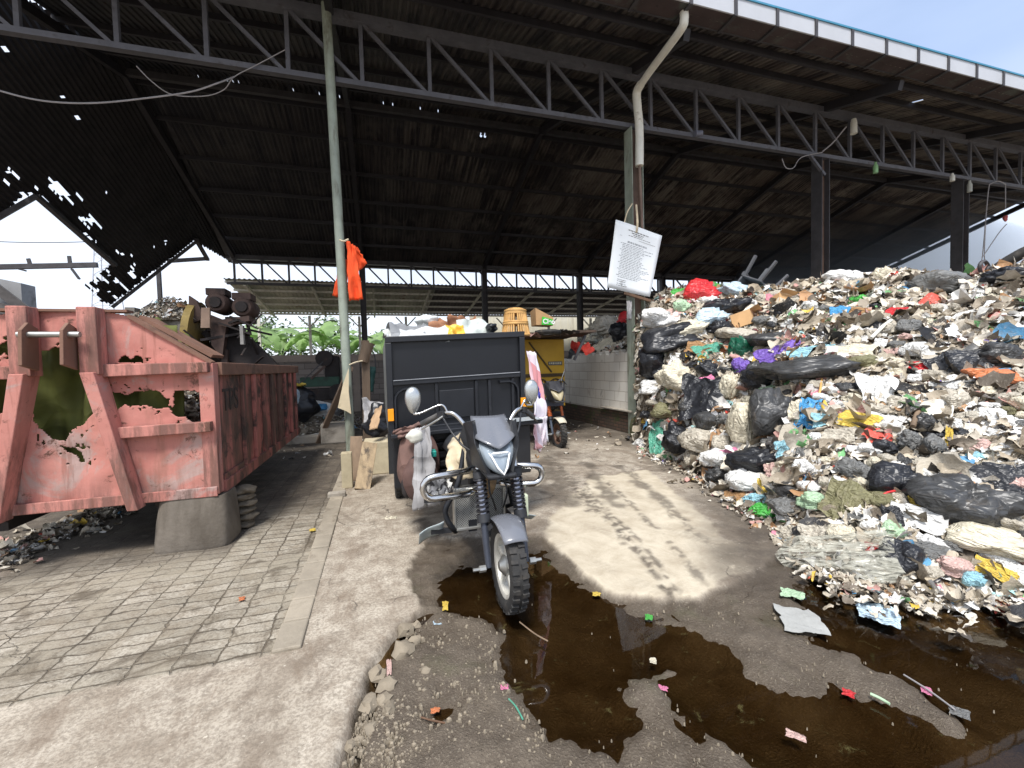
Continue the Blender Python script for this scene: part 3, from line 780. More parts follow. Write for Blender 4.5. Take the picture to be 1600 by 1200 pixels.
# cream panels behind the lean-to
cw = MB(); x = 6.0
while x < 24: cw.box(x, x+.5, 29.0, 29.06, 0, 5.0).box(x+.5, x+.56, 28.96, 29.06, 0, 5.0); x += .56
tag(cw.build('panel_wall', M('cream_panel', S(206, 200, 180), .8, 0, .1, .6, [(S(160, 146, 118), .8, .55, .8, (1, 1, .2))])), 'tall cream ribbed sheet wall standing beyond the dark part of the lean-to', 'wall')

# banana plants
ban = M('banana_leaf', S(152, 178, 124), .45, 0, .35, 1.5, [(S(146, 150, 70), 2.0, .56, .8)], bump=.1)
bst = M('banana_stem', S(128, 130, 84), .7, 0, .25, 3, [(S(90, 74, 50), 4, .5, .75)])


def banana(x, y, h, n, seed, label):
    r = random.Random(seed); root = thing('banana_plant', label, 'plant', (x, y, 0), 'banana plants behind the wall')
    MB().tube([(x, y, 0), (x+.05, y, h*.35), (x+.02, y, h*.62)], [.16, .12, .08], 8).build('stem', bst, root, smooth=60)
    for k in range(n):
        az = k*2.4+r.random()*.8; ln = 2.4+r.random()*1.2; up = .9+r.random()*.55 if k % 3 else 1.35
        d = Vector((math.cos(az), math.sin(az), 0)); base = Vector((x, y, h*.58))
        sp = [base+d*(ln*t*math.cos(up*(1-t*.9)))+Vector((0, 0, ln*t*math.sin(up)*(1-.55*t*t)*1.05)) for t in np.linspace(0, 1, 13)]
        sd_ = d.cross(Vector((0, 0, 1)))
        mb = MB(); wmax = .34+.12*r.random()
        tear = [r.random() for _ in range(14)]

        def fn(u, t):
            i = min(int(t*12), 11); f = t*12-i; p = sp[i].lerp(sp[i+1], f)
            wd = wmax*math.sin(math.pi*min(1, max(0.02, (t-.12)/.88)))**.6 if t > .12 else .02
            s_ = (u-.5)*2; return p+sd_*(s_*wd)+Vector((0, 0, -abs(s_)**1.3*wd*.35+.03*math.sin(t*40+s_*3)))
        mb.grid(fn, 6, 26, keep=lambda i, j: not (i in (0, 5) and (j*7+k*3+seed) % 5 == 0))
        mb.build('leaf', ban, root, smooth=180)


for i, (px, yy, h, n_, lab) in enumerate([(440, 30, 4.2, 8, 'broad leaved banana plant between the conveyor end and the second brace post'), (505, 30.5, 4.8, 8, 'banana plant with one tall upright leaf left of the orange shirt'),
                                         (545, 30, 3.8, 7, 'bushy banana plant partly hidden by the pale green tube post'), (470, 34, 4.6, 8, 'paler banana plant farther back among the left group of leaves'),
                                         (598, 30, 3.7, 7, 'low banana plant showing beside the left edge of the black cargo box'), (400, 31, 4.4, 7, 'banana plant half hidden behind the top of the conveyor'),
                                         (572, 34, 4.6, 7, 'banana plant farther back to the right of the orange shirt')]):
    p = PY(px, 560, yy); banana(p[0], yy, h, n_, i+3, lab)

lf_n = ban.node_tree; lf_b = lf_n.nodes['Principled BSDF']; lf_t = lf_n.nodes.new('ShaderNodeBsdfTranslucent'); lf_t.inputs['Color'].default_value = rgba(S(168, 198, 132))
lf_m = lf_n.nodes.new('ShaderNodeMixShader'); lf_m.inputs[0].default_value = .55; lf_n.links.new(lf_b.outputs[0], lf_m.inputs[1]); lf_n.links.new(lf_t.outputs[0], lf_m.inputs[2])
lf_n.links.new(lf_m.outputs[0], lf_n.nodes['Material Output'].inputs['Surface'])
leafm = M('tree_leaf', S(70, 92, 50), .6, 0, .4, .7, [(S(104, 120, 66), 1.2, .5, .7)], bump=0)
barkm = M('bark', S(88, 76, 64), .9, 0, .2, 3, bump=.4)


def tree(x, y, h, cr, seed, label, nl=1500, lf=.16, gap=.0):
    r = random.Random(seed); root = thing('leafy_tree', label, 'tree', (x, y, 0), 'trees beyond the sheds')
    t = MB(); t.tube([(x, y, 0), (x+.1, y+.05, h*.35), (x, y, h*.6), (x+.1, y, h*.85)], [.17, .13, .09, .03], 8)
    cl = []
    for k in range(11):
        az = r.random()*6.28; zz = h*(.38+.55*r.random()); rr = cr*(.45+.55*r.random())*(1-.4*abs(zz/h-.62)); p = Vector((x+rr*math.cos(az), y+rr*math.sin(az), zz+.3))
        t.tube([(x, y, zz*.72), (x+rr*.5*math.cos(az), y+rr*.5*math.sin(az), zz*.9), p], [.06, .04, .015], 5); cl.append((p, cr*(.28+.25*r.random())))
    t.build('trunk', barkm, root, smooth=60)
    mb = MB()
    for k in range(nl):
        c, q = cl[k % len(cl)]; d = Vector((r.gauss(0, 1), r.gauss(0, 1), r.gauss(0, .75))).normalized()*q*(r.random()**.45)
        p = c+d; a = Vector((r.gauss(0, 1), r.gauss(0, 1), r.gauss(0, .6))).normalized(); b_ = a.orthogonal().normalized(); s_ = lf*(.6+.8*r.random())
        mb.add([p-a*s_, p+b_*s_*.45, p+a*s_, p-b_*s_*.45], [(0, 1, 2, 3)])
    mb.build('crown', leafm, root)


for args in [(PY(1390, 470, 26)[0], 26, 7.6, 2.6, 1, 'grey green tree showing through smoke right of the third post'), (PY(1440, 470, 24)[0], 24, 7.0, 2.4, 2, 'leafy tree seen left of the fourth post above the heap'),
             (PY(1215, 470, 33)[0], 33, 7.0, 3.0, 5, 'low dark tree seen through the rear truss behind the upturned chair'), (PY(1280, 470, 34)[0], 34, 7.2, 3.2, 6, 'green tree seen through the rear truss left of the third post'),
             (PY(395, 545, 34)[0], 34, 5.2, 3.0, 8, 'far hazy tree low behind the banana leaves on the left'), (PY(540, 545, 36)[0], 36, 5.4, 3.2, 9, 'far bush low behind the banana plants beside the green tube post')]:
    tree(*args)
bare = thing('bare_tree', 'leafless thin branched tree beyond the right end of the shed', 'tree', tuple(PY(1585, 470, 24)*[1, 1, 0]))
bt = MB(); o0 = Vector(PY(1600, 470, 24)); o0.z = 0
br_ = random.Random(12)
bt.tube([o0, o0+Vector((.1, 0, 3)), o0+Vector((-.2, 0, 6)), o0+Vector((0, .2, 9))], [.12, .09, .06, .02], 7)
for k in range(26):
    z0 = 2.5+br_.random()*5.5; az = br_.random()*6.28; p = o0+Vector((0, 0, z0)); pts = [p]; d = Vector((math.cos(az), math.sin(az)*.4, .35))
    for q in range(5): d = (d+Vector((br_.gauss(0, .25), br_.gauss(0, .2), br_.gauss(0, .2)))).normalized(); p = p+d*.75; pts.append(p)
    bt.tube(pts, [.035, .028, .022, .016, .012, .006], 4)
bt.build('trunk', M('bare_bark', S(150, 144, 140), .9), bare)

# grey concrete building at far left, radio mast
gb = thing('concrete_building', 'unfinished grey concrete building at the far left edge', 'building', tuple(PY(0, 480, 20)*[1, 1, 0]))
a = PY(52, 447, 21); b_ = PY(-140, 405, 19)
gbm = M('bare_concrete', S(150, 150, 150), .9, 0, .15, .8, [(S(110, 108, 106), 1.3, .5, .75)])
MB().prism([(a[0], 0), (a[0], a[2]), (b_[0], b_[2]), (b_[0]-6, b_[2]+1.2), (b_[0]-6, 0)], lambda u, v_, t: (u, t, v_), 20.4, 21.1).build('wall', gbm, gb)
p1 = PY(-30, 432, 19.9); p2 = PY(42, 486, 20.2); MB().bar(p1, p2, .28, .3).build('stair_beam', M('dark_concrete', S(88, 84, 82), .9), gb)
p1 = PY(-60, 470, 20); p2 = PY(36, 488, 20); MB().bar(p1, p2, .5, .35).build('ledge_slab', MATS['dark_concrete'], gb)
rm = thing('radio_mast', 'thin grey lattice mast far behind the torn roof edge', 'mast', tuple(PY(163, 500, 90)*[1, 1, 0]))
c0 = PY(163, 385, 90); hh = c0[2]; cx, cy = c0[0], 90.0; mm = M('mast_grey', S(170, 172, 180), .6)
t = MB()
for sx in (-1, 1):
    for sy in (-1, 1): t.bar((cx+sx*2.2, cy+sy*2.2, 0), (cx+sx*.9, cy+sy*.9, hh), .12)
for k in range(14):
    z0, z1 = hh*k/14, hh*(k+1)/14; w0 = 2.2-1.3*k/14; w1 = 2.2-1.3*(k+1)/14
    for sx in (-1, 1): t.bar((cx-sx*w0, cy-w0, z0), (cx+sx*w1, cy-w1, z1), .07)
    t.bar((cx-w1, cy-w1, z1), (cx+w1, cy-w1, z1), .07)
t.build('lattice', mm, rm)

# ================================================================== CONVEYOR behind the red container
cv = thing('sorting_conveyor', 'rusty inclined conveyor with a drum and motors rising behind the red container', 'machine', (-3.0, 9.6, 0))
mach = M('machine_rust', S(84, 66, 58), .75, .2, .3, 4, [(S(46, 38, 34), 3, .5, .7), (S(120, 92, 74), 6, .62, .8)], bump=.3)
machd = M('machine_dark', S(44, 38, 36), .8, .1, .3, 4, [(S(80, 60, 48), 5, .58, .75)], bump=.3)
drum = M('drum_yellow', S(150, 128, 70), .7, 0, .2, 5, [(S(92, 74, 50), 4, .5, .75)])
Yc = 8.9
PQ = lambda px, py, y=Yc: tuple(PY(px, py, y))
MB().bar(PQ(340, 510), PQ(446, 612), .2, .5).bar(PQ(325, 540, 9.6), PQ(425, 625, 9.6), .2, .5).build('side_rail', machd, cv)
MB().bar(PQ(330, 520, 9.2), PQ(440, 615, 9.2), .7, .12).build('belt', machd, cv)
for q in ((352, 540), (382, 565), (405, 592)): MB().bar(PQ(q[0], q[1]+6, 8.75), PQ(q[0], q[1]+70, 8.75), .09, .09).build('leg', mach, cv)
a = Vector(PQ(236, 512)); b_ = Vector(PQ(300, 520)); MB().tube([a, b_], .42, 18).build('drum', M('drum_grey', S(110, 104, 96), .7, 0, .25, 3, [(S(70, 66, 50), 3, .5, .7)]), cv, smooth=50)
c1 = Vector(PQ(301, 518)); c2 = Vector(PQ(312, 519)); d = MB().tube([c1, c2], .52, 20).build('drum_ring', drum, cv, smooth=50)
MB().prism([PQ(306, 510)[::2], PQ(306, 466)[::2], PQ(318, 474)[::2], PQ(330, 500)[::2]], lambda u, v_, t: (u, t, v_), 8.6, 8.68).build('end_plate', mach, cv)
MB().prism([PQ(*p, 8.5)[::2] for p in ((318, 482), (331, 482), (331, 513), (317, 513))], lambda u, v_, t: (u, t, v_), 8.40, 8.46).build('bearing_plate', M('bearing_plate', S(146, 122, 104), .7, .1, .15, 5), cv)
MB().prism([PQ(*p, 8.7)[::2] for p in ((330, 492), (350, 500), (392, 494), (392, 502), (356, 512), (350, 560), (334, 540))], lambda u, v_, t: (u, t, v_), 8.6, 8.75).build('bracket', mach, cv)
for (px, py) in ((333, 473), (374, 480)):
    p = Vector(PQ(px, py, 8.7)); mo = MB().lathe([(.0, -.30), (.14, -.30), (.17, -.26), (.17, .2), (.15, .24), (0, .24)], p+Vector((.05, .25, 0)), 'y', 18).build('motor', mach, cv, smooth=40)
    MB().lathe([(.0, -.36), (.09, -.36), (.10, -.30)], p+Vector((.05, .25, 0)), 'y', 14).build('fan_cover', machd, mo, smooth=40)
    MB().box(p.x-.14, p.x+.16, p.y+.1, p.y+.45, p.z+.15, p.z+.27).build('terminal_box', mach, mo, bevel=.01)
MB().box(*[f for f in (PQ(352, 505)[0], PQ(392, 505)[0], 8.9, 9.3, PQ(352, 503)[2], PQ(352, 495)[2])]).build('motor_base', mach, cv)
MB().tube(curve_pts([PQ(352, 500), PQ(372, 500), PQ(384, 490), PQ(392, 480), PQ(390, 472)], 5), .03, 6).build('guard_hoop', mach, cv, smooth=60)
MB().tube(curve_pts([PQ(340, 462), PQ(352, 478), PQ(358, 492)], 5), .012, 5).tube(curve_pts([PQ(338, 470), PQ(360, 470), PQ(366, 474)], 5), .012, 5).build('cable', machd, cv)
MB().box(PQ(196, 500)[0], PQ(211, 500)[0], 8.9, 9.1, 1.0, PQ(196, 480)[2]).build('post_stub', conc, cv)
MB().box(PQ(234, 500)[0], PQ(239, 500)[0], 8.9, 9.0, 1.0, PQ(234, 487)[2]).build('post_stub', conc, cv)
MB().box(PQ(384, 500)[0], PQ(389, 500)[0], 8.5, 8.6, PQ(384, 540)[2], PQ(384, 512)[2]).build('control_plate', M('grey_plate', S(150, 146, 140), .6), cv)

tg = random.Random(4); sc_ = MB()
for k in range(22):
    a = Vector(PQ(tg.uniform(300, 400), tg.uniform(500, 590), tg.uniform(8.5, 9.3))); d_ = Vector((tg.gauss(0, 1), tg.gauss(0, .4), tg.gauss(0, .6))).normalized()*tg.uniform(.1, .4)
    sc_.bar(a-d_, a+d_, tg.uniform(.02, .07), tg.uniform(.01, .05))
sc_.build('scrap_tangle', machd, cv)
# ================================================================== RED CONTAINER
dm, n, b = nodes('container_paint')
v = coords(n, rnd_off=False); vs_ = coords(n, (1.2, 1.2, .18), False)
c = mixc(n, ramp(n, noise_n(n, v, 1.6, 5), .3, .7), S(192, 132, 120), S(176, 110, 99))
c = mixc(n, math_n(n, 'MULTIPLY', ramp(n, noise_n(n, v, 2.2, 7, .7, .6), .52, .64), .75), c, S(166, 150, 143))
c = mixc(n, math_n(n, 'MULTIPLY', ramp(n, noise_n(n, vs_, 4, 6, .7), .50, .66), .45), c, S(136, 98, 82))
c = mixc(n, ramp(n, noise_n(n, v, 4.5, 8, .75, .5), .56, .65), c, S(96, 66, 54))
c = mixc(n, math_n(n, 'MULTIPLY', ramp(n, noise_n(n, v, 14, 5, .7), .66, .76), .8), c, S(60, 44, 38))
zc_ = n.nodes.new('ShaderNodeSeparateXYZ'); n.links.new(v, zc_.inputs[0])
low = math_n(n, 'MULTIPLY', ramp(n, zc_.outputs[2], .75, .42), ramp(n, noise_n(n, vs_, 6, 6, .75), .40, .6))
c = mixc(n, math_n(n, 'MULTIPLY', low, .7), c, S(84, 66, 58))
c = mixc(n, math_n(n, 'MULTIPLY', ramp(n, noise_n(n, coords(n, (2.5, 2.5, .12), False), 5, 5, .7), .57, .68), .4), c, S(112, 68, 50))
n.links.new(c, b.inputs['Base Color']); b.inputs['Roughness'].default_value = .85
bp = n.nodes.new('ShaderNodeBump'); bp.inputs['Strength'].default_value = .5; bp.inputs['Distance'].default_value = .01
n.links.new(noise_n(n, v, 9, 7, .7), bp.inputs['Height']); n.links.new(bp.outputs[0], b.inputs['Normal'])
dside = M('container_side', S(164, 100, 90), .8, 0, .25, 2.5, [(S(92, 68, 58), 2.2, .42, .6, (1, 1, .2)), (S(62, 50, 44), 3, .50, .64), (S(150, 134, 124), 3, .66, .8, (1, 1, .3))], bump=.3)
drail = M('container_rail', S(120, 88, 72), .8, 0, .2, 3, [(S(74, 56, 48), 3, .5, .75)], bump=.3)
DX, DY, DZ = -1.37, 4.35, .46
dr = thing('skip_container', 'big faded red steel waste container with rusted-through front, propped on a concrete block', 'container', (DX, DY, DZ))
DC, DW = -2.36, .99     # centre x, half width
XL, XR = DC-DW, DC+DW
TOP = [(XL, .46), (XR, .46), (XR, 1.585), (DC+.42, 1.99), (DC+.26, 2.03), (DC-.26, 2.03), (DC-.42, 1.99), (XL, 1.585)]
HOLES = [[(68, 548), (80, 545), (100, 540), (134, 548), (140, 600), (152, 640), (140, 652), (120, 668), (105, 690), (88, 690), (62, 668), (52, 640), (50, 610), (56, 570)],
         [(166, 611), (250, 612), (262, 628), (270, 634), (276, 612), (300, 612), (308, 618), (318, 612), (330, 640), (327, 652), (312, 660), (300, 664), (290, 652), (268, 646), (262, 640), (240, 636), (215, 632), (190, 634), (168, 640), (158, 626)],
         [(186, 566), (196, 557), (206, 562), (214, 555), (222, 566)], [(-20, 540), (18, 536), (44, 540), (46, 566), (34, 560), (20, 560), (10, 552), (0, 562), (-20, 566)],
         [(-30, 590), (44, 586), (36, 640), (18, 640), (0, 646), (-30, 650)], [(185, 708), (193, 704), (197, 712), (188, 716)], [(92, 694), (112, 700), (128, 706), (132, 720), (124, 724), (112, 712)]]
HW = [[(lambda q: (q[0], q[2]))(PY(*p, DY)) for p in h] for h in HOLES]
gs = .007; nx = int((XR-XL)/gs); nz_ = int((2.03-.46)/gs)
gx, gz = np.meshgrid(XL+(np.arange(nx)+.5)*gs, .46+(np.arange(nz_)+.5)*gs)
ok = sdpoly(gx, gz, TOP) < .004
wb_ = (fbm(gx*14, gz*14, 3, 5)-.5)*.075
for h in HW: ok &= sdpoly(gx, gz, h)+wb_ > 0
near_h = np.min([sdpoly(gx, gz, h) for h in HW], axis=0)
ok &= ~((fbm(gx*30, gz*30, 7, 3) > .73) & (near_h < .07))
dent = lambda x, z: .018*(float(fbm(np.array(x*3.0), np.array(z*3.0), 4, 2))-.5)
hb = near_h
mb = MB(); P_ = {}
dn_ = (fbm((XL+np.arange(nx+1)*gs)[None, :]*3.5, (.46+np.arange(nz_+1)*gs)[:, None]*3.5, 4, 3)-.5)*.05
mb.grid(lambda u, t: (XL+u*nx*gs, DY+dn_[int(round(t*nz_)), int(round(u*nx))], .46+t*nz_*gs), nx, nz_, keep=lambda i, j: bool(ok[j, i]))
used = sorted({i for f in mb.f for i in f}); rm_ = {o: k for k, o in enumerate(used)}
mb.v = [mb.v[i] for i in used]; mb.f = [tuple(rm_[i] for i in f) for f in mb.f]
fp = mb.build('front_plate', dm, dr, smooth=50, solid=.008, recenter=False)
XF = lambda u, v_, t: (u, t, v_)
def strip(name, poly, y0, y1, mat=dm, bev=.006, par=None): return MB().prism(poly, XF, y0, y1).build(name, mat, par or dr, bevel=bev)
strip('crossbar', [(DC+.20, 1.50), (XR-.01, 1.52), (XR-.01, 1.605), (DC+.20, 1.60)], DY-.09, DY-.012)
strip('crossbar', [(XL, 1.52), (DC-.24, 1.50), (DC-.24, 1.60), (XL, 1.605)], DY-.09, DY-.012)
strip('crossbar', [(DC+.26, 1.0), (XR-.01, 1.015), (XR-.01, 1.10), (DC+.26, 1.09)], DY-.09, DY-.012)
strip('crossbar', [(XL, 1.015), (DC-.3, 1.0), (DC-.3, 1.09), (XL, 1.10)], DY-.09, DY-.012)
strip('bottom_flange', [(XL, .445), (XR, .445), (XR, .53), (XL, .53)], DY-.035, DY-.012)
strip('corner_post', [(XR-.10, .46), (XR+.012, .46), (XR+.012, 1.60), (XR-.10, 1.60)], DY-.02, DY+.10)
for s_ in (-1, 1):   # gable edge flange
    MB().bar((DC+s_*.42, DY+.02, 1.995), (DC+s_*(DW), DY+.02, 1.60), .09, .025).build('edge_flange', drail, dr)
MB().box(DC-.42, DC+.42, DY-.03, DY+.08, 2.025, 2.045).build('edge_flange', drail, dr)
for s_ in (-1, 1):   # kinked lifting arms
    xa = DC+s_*.21
    up = MB().box(xa-.062, xa+.062, DY-.15, DY-.012, 1.52, 2.05).build('lift_arm', dm, dr, bevel=.008)
    MB().hexa([(xa-.036+s_*.22, DY-.15, .42), (xa+.036+s_*.22, DY-.15, .42), (xa+.036+s_*.22, DY-.012, .42), (xa-.036+s_*.22, DY-.012, .42),
               (xa-.045, DY-.19, 1.54), (xa+.045, DY-.19, 1.54), (xa+.045, DY-.012, 1.54), (xa-.045, DY-.012, 1.54)]).build('strut', dm, up, bevel=.006)
    MB().prism([(DY-.29, 1.60), (DY-.27, 1.86), (DY-.2, 1.92), (DY-.10, 1.88), (DY-.12, 1.56)], lambda u, v_, t: (t, u, v_), xa-s_*.09-.012, xa-s_*.09+.012).build('pin_plate', drail, up, bevel=.004)
MB().tube([(DC-.17, DY-.21, 1.83), (DC+.2, DY-.21, 1.83)], .022, 12).build('lift_bar', alu, dr, smooth=50)
for s_ in (-1, 1): MB().lathe([(0, -.05), (.05, -.05), (.05, .05), (0, .05)], (DC+s_*.55, DY+.1, .42), 'x', 14).build('roller', machd, dr, smooth=40)
DL = 3.95
sp_ = MB()
sp_.box(XR-.012, XR+.0, DY+.1, DY+DL, .46, 1.5)
sp_.build('side_panel', dside, dr)
MB().box(XL, XL+.012, DY+.1, DY+DL, .46, 1.5).build('side_panel', dside, dr)
MB().box(XL, XR, DY+DL-.02, DY+DL, .46, 1.6).build('rear_panel', dside, dr)
MB().box(XL, XR, DY+.02, DY+DL, .46, .475).build('floor_plate', machd, dr)
MB().box(XR-.07, XR+.045, DY+.1, DY+DL, 1.49, 1.605).build('top_rail', drail, dr, bevel=.008)
MB().box(XL-.04, XL+.07, DY+.1, DY+DL, 1.49, 1.605).build('top_rail', drail, dr, bevel=.008)
MB().box(XR-.05, XR+.035, DY+.1, DY+DL, .44, .55).build('bottom_rail', dside, dr, bevel=.008)
MB().box(DC-.62, DC-.5, DY+.1, DY+DL, .30, .46).box(DC+.5, DC+.62, DY+.1, DY+DL, .30, .46).build('skid', machd, dr)
yy = DY+.74
while yy < DY+DL: MB().box(XR, XR+.035, yy, yy+.09, .55, 1.49).build('rib', dside, dr, bevel=.006); yy += .42
MB().box(XR+.001, XR+.02, DY+.12, DY+.70, .55, .60).build('door_strip', dside, dr)
text('TPS', .30, M('stencil_black', S(52, 44, 42), .8, 0, .2, 8), dr, (XR+.004, DY+.20, 1.16), (0, 1, 0), (0, 0, 1))
# sloped dark chute plate lying on the right top edge
MB().bar((DC+.46, DY+.22, 2.0), (XR-.02, DY+.22, 1.66), .30, .03).build('cover_plate', drail, dr)
# what shows inside: tarp and loose waste
tarp_m = PL('olive_tarp', S(84, 88, 36), .8, .35, S(44, 44, 22), bump=.4)
tb = MB(); tb.grid(lambda u, t: (XL+.05+u*1.62, DY+.13+.05*math.sin(u*26+math.sin(t*5)*1.5)+.03*math.sin(u*57+t*3)+.10*t, .62+t*1.32), 90, 26, keep=lambda i, j: True)
tarp = tb.build('tarp', tarp_m, None, smooth=180, solid=.004); tag(tarp, 'olive green tarpaulin hanging inside the red container behind its rust holes', 'tarpaulin')
tag(MB().grid(lambda u, t: (DC+.36+u*.32, DY+.30+t*.3, 1.99-.22*u-.06*math.sin(u*9+t*4)+.03*math.sin(t*7)), 16, 8).build('tarp_corner', tarp_m, smooth=180, solid=.004), 'folded corner of olive tarp poking over the container rim', 'tarpaulin')
# prop block with a stack of stones behind it
pbm = M('old_concrete_block', S(112, 104, 94), .9, 0, .22, 2.5, [(S(84, 76, 66), 1.8, .48, .72, (1, 1, .4)), (S(60, 54, 48), 6, .6, .8)], bump=.5)
pb = MB(); N = 28
for (z, sx, sy) in ((0, 1, 1), (.03, 1.03, 1.03), (.25, .97, .97), (.43, .9, .92), (.46, .86, .88)):
    for k in range(N):
        a = 2*math.pi*k/N; ca, sa = math.cos(a), math.sin(a); e = .35
        pb.v.append((-1.585+.05*z+.285*sx*math.copysign(abs(ca)**e, ca)+.015*mn.noise(Vector((ca*2, sa*2, z*4))), 4.50+.2*sy*math.copysign(abs(sa)**e, sa), z*.97))
for i in range(4):
    for k in range(N): pb.f.append((i*N+k, i*N+(k+1) % N, (i+1)*N+(k+1) % N, (i+1)*N+k))
pb.f.append(tuple(4*N+k for k in range(N))); pb.f.append(tuple(range(N))[::-1])
tag(pb.build('concrete_block', pbm, smooth=50), 'tapered old concrete block propping up the front corner of the red container', 'block')
for k in range(6):
    tag(MB().blob((-1.31+.02*(k % 2), 4.80, .04+k*.066), (.10, .1, .04), k, 3, .2).build('flat_stone', M('rubble_stone', S(106, 97, 84), .9, 0, .2, 5, [(S(80, 72, 62), 4, .55, .75)], bump=.5), smooth=60),
        ['lowest flat stone', 'second lowest flat stone', 'third flat stone from the ground', 'third flat stone from the top', 'second highest flat stone', 'topmost flat stone'][k]+' of the pile right of the concrete prop block', 'stone', 'stones stacked beside the prop block')

# ================================================================== THINGS ROUND THE GREEN POST
def plank(p0, p1, wd, th, mat, name, label, cat, group=None, up=(1, 0, 0)):
    q = MB().bar(p0, p1, wd, th, up=up).build(name, mat, bevel=.006); return tag(q, label, cat, group)


g1 = G(566, 765); plank(tuple(g1), tuple(PY(578, 692, g1[1]+.35)), .19, .05, M('bleached_plank', S(160, 140, 112), .85, 0, .25, 4, [(S(86, 76, 66), 2.5, .5, .7)], bump=.5, stretch=(3, 3, .5)), 'plank', 'thick weathered plank leaning against the small box at the post foot', 'plank', up=(0, 1, 0))
g1 = G(555, 752); plank(tuple(g1), tuple(PY(557, 682, g1[1]+.2)), .16, .05, wood_old, 'plank', 'short upright reddish board right behind the leaning plank', 'plank', up=(0, 1, 0))
g1 = G(541, 764); tag(MB().box(g1[0]-.05, g1[0]+.08, g1[1], g1[1]+.12, 0, .46).build('stone_post', M('pale_block', S(178, 166, 138), .9, 0, .15, 4, [(S(120, 106, 84), 3, .55, .8)], bump=.4), bevel=.012), 'pale yellowish concrete stub standing left of the leaning plank', 'block')
g1 = G(585, 745); tag(MB().box(g1[0]-.13, g1[0]+.42, g1[1]+.1, g1[1]+.5, 0, .48).build('foam_box', M('old_foam', S(190, 178, 150), .9, 0, .12, 5, [(S(130, 112, 84), 2.5, .5, .75)], bump=.3), bevel=.02), 'yellowed foam box behind the leaning plank beside the tricycle', 'box')
a = G(497, 692); plank(tuple(a), (a[0]+.75, a[1]-.9, 1.55), .17, .1, M('round_log', S(120, 100, 82), .85, 0, .25, 3, [(S(70, 58, 48), 3, .5, .75)], bump=.4), 'timber', 'heavy brown timber leaning left behind the green tube post', 'timber')
p = PY(555, 705, 8.6); plank((p[0]+.22, 8.5, 0), (p[0]+.26, 8.5, 2.05), .16, .14, wood_old, 'timber', 'square grey wooden post standing just right of the green tube post', 'timber')
p = PY(567, 565, 8.4); q = PY(576, 535, 8.4); tag(MB().tube([p, q], [.09, .11], 8).build('branch_stub', wood_old, smooth=50), 'short forked branch stub tied on top of the grey wooden post', 'timber')
# pale notice board scrap hanging on the post
b0 = [PY(*q, 7.72) for q in ((545, 575), (545, 612), (549, 647), (541, 642), (528, 637), (536, 600))]
tag(MB().prism([(q[0], q[2]) for q in b0], lambda u, v_, t: (u, t, v_), 7.7, 7.71).build('board_scrap', M('pale_board', S(208, 192, 160), .8, 0, .1, 5, [(S(140, 120, 90), 4, .6, .8)])), 'torn pale board strapped to the left side of the green tube post', 'board')
tag(MB().tube(curve_pts([PY(546, 570, 7.72), PY(556, 566, 7.70), PY(566, 564, 7.8)], 4), .012, 6).build('cord', cloth_cream), 'thin pale cord knotted round the green tube post above the torn board', 'cord')


def drape(name, quad, mat, label, cat, amp=.03, n=16, folds=3.0, seed=0, group=None, thick=.004, tear=None):
    """hanging cloth through four world corners (tl, tr, br, bl)"""
    tl, tr, br, bl = map(Vector, quad); nrm = (tr-tl).cross(bl-tl).normalized()
    mb = MB()

    def fn(u, t):
        p = tl.lerp(tr, u).lerp(bl.lerp(br, u), t)
        k = amp*(math.sin(u*folds*6.28+seed+1.2*math.sin(t*3))*(.4+.6*t)+1.6*mn.noise(Vector((u*3+seed, t*3, seed))))
        e = .02*mn.noise(Vector((u*7, t*7, seed+4)))
        return p+nrm*k+Vector((e, 0, e))
    mb.grid(fn, n, n, keep=tear)
    o = mb.build(name, mat, None, smooth=180, solid=thick)
    if label: tag(o, label, cat, group)
    return o


orange = PL('orange_cloth', S(236, 84, 34), .8, .06, S(150, 60, 30), bump=.25)
Yp = 7.74
sh_ = thing('orange_shirt', 'bright orange shirt tied round the pale green tube post', 'shirt', tuple(PY(547, 470, Yp)))
o = drape('shirt_body', [PY(541, 374, 7.72), PY(555, 386, 7.7), PY(568, 468, 7.72), PY(545, 470, 7.7)], orange, None, None, .03, 18, 1.5, 2); attach(o, sh_)
o = drape('sleeve', [PY(545, 380, 7.76), PY(558, 386, 7.76), PY(574, 412, 7.8), PY(558, 426, 7.76)], orange, None, None, .02, 12, 1, 4); attach(o, sh_)
o = drape('sleeve', [PY(531, 408, 7.95), PY(545, 404, 7.95), PY(541, 466, 7.95), PY(519, 462, 7.95)], orange, None, None, .02, 12, 1, 6); attach(o, sh_)
tag(MB().tube(curve_pts([PY(531, 375, 7.72), PY(537, 377, 7.68), PY(544, 374, 7.72)], 4), .016, 6).build('cord', cloth_cream), 'rope wound round the green tube post above the orange shirt', 'cord')
gw = drape('green_bag', [PY(569, 572, 9.2), PY(588, 573, 9.2), PY(583, 612, 9.2), PY(573, 613, 9.2)], PL('dark_green_cloth', S(26, 66, 62), .7, .1, bump=.3), 'dark green bag hanging on straps right of the green tube post', 'bag', .03, 14, 1.5, 3)
tag(MB().tube(curve_pts([PY(570, 574, 9.2), PY(572, 545, 9.2), PY(584, 552, 9.2), PY(587, 574, 9.2)], 5), .012, 5).build('strap', black_plastic), 'two dark straps holding up the dark green bag', 'strap')
tag(drape('grey_sheet', [PY(566, 622, 8.1), PY(600, 630, 7.9), PY(592, 655, 7.6), PY(570, 668, 7.8)], cloth_grey, None, None, .06, 14, 1, 5), 'crumpled grey sheet draped beside the foot of the wooden post', 'sheet')
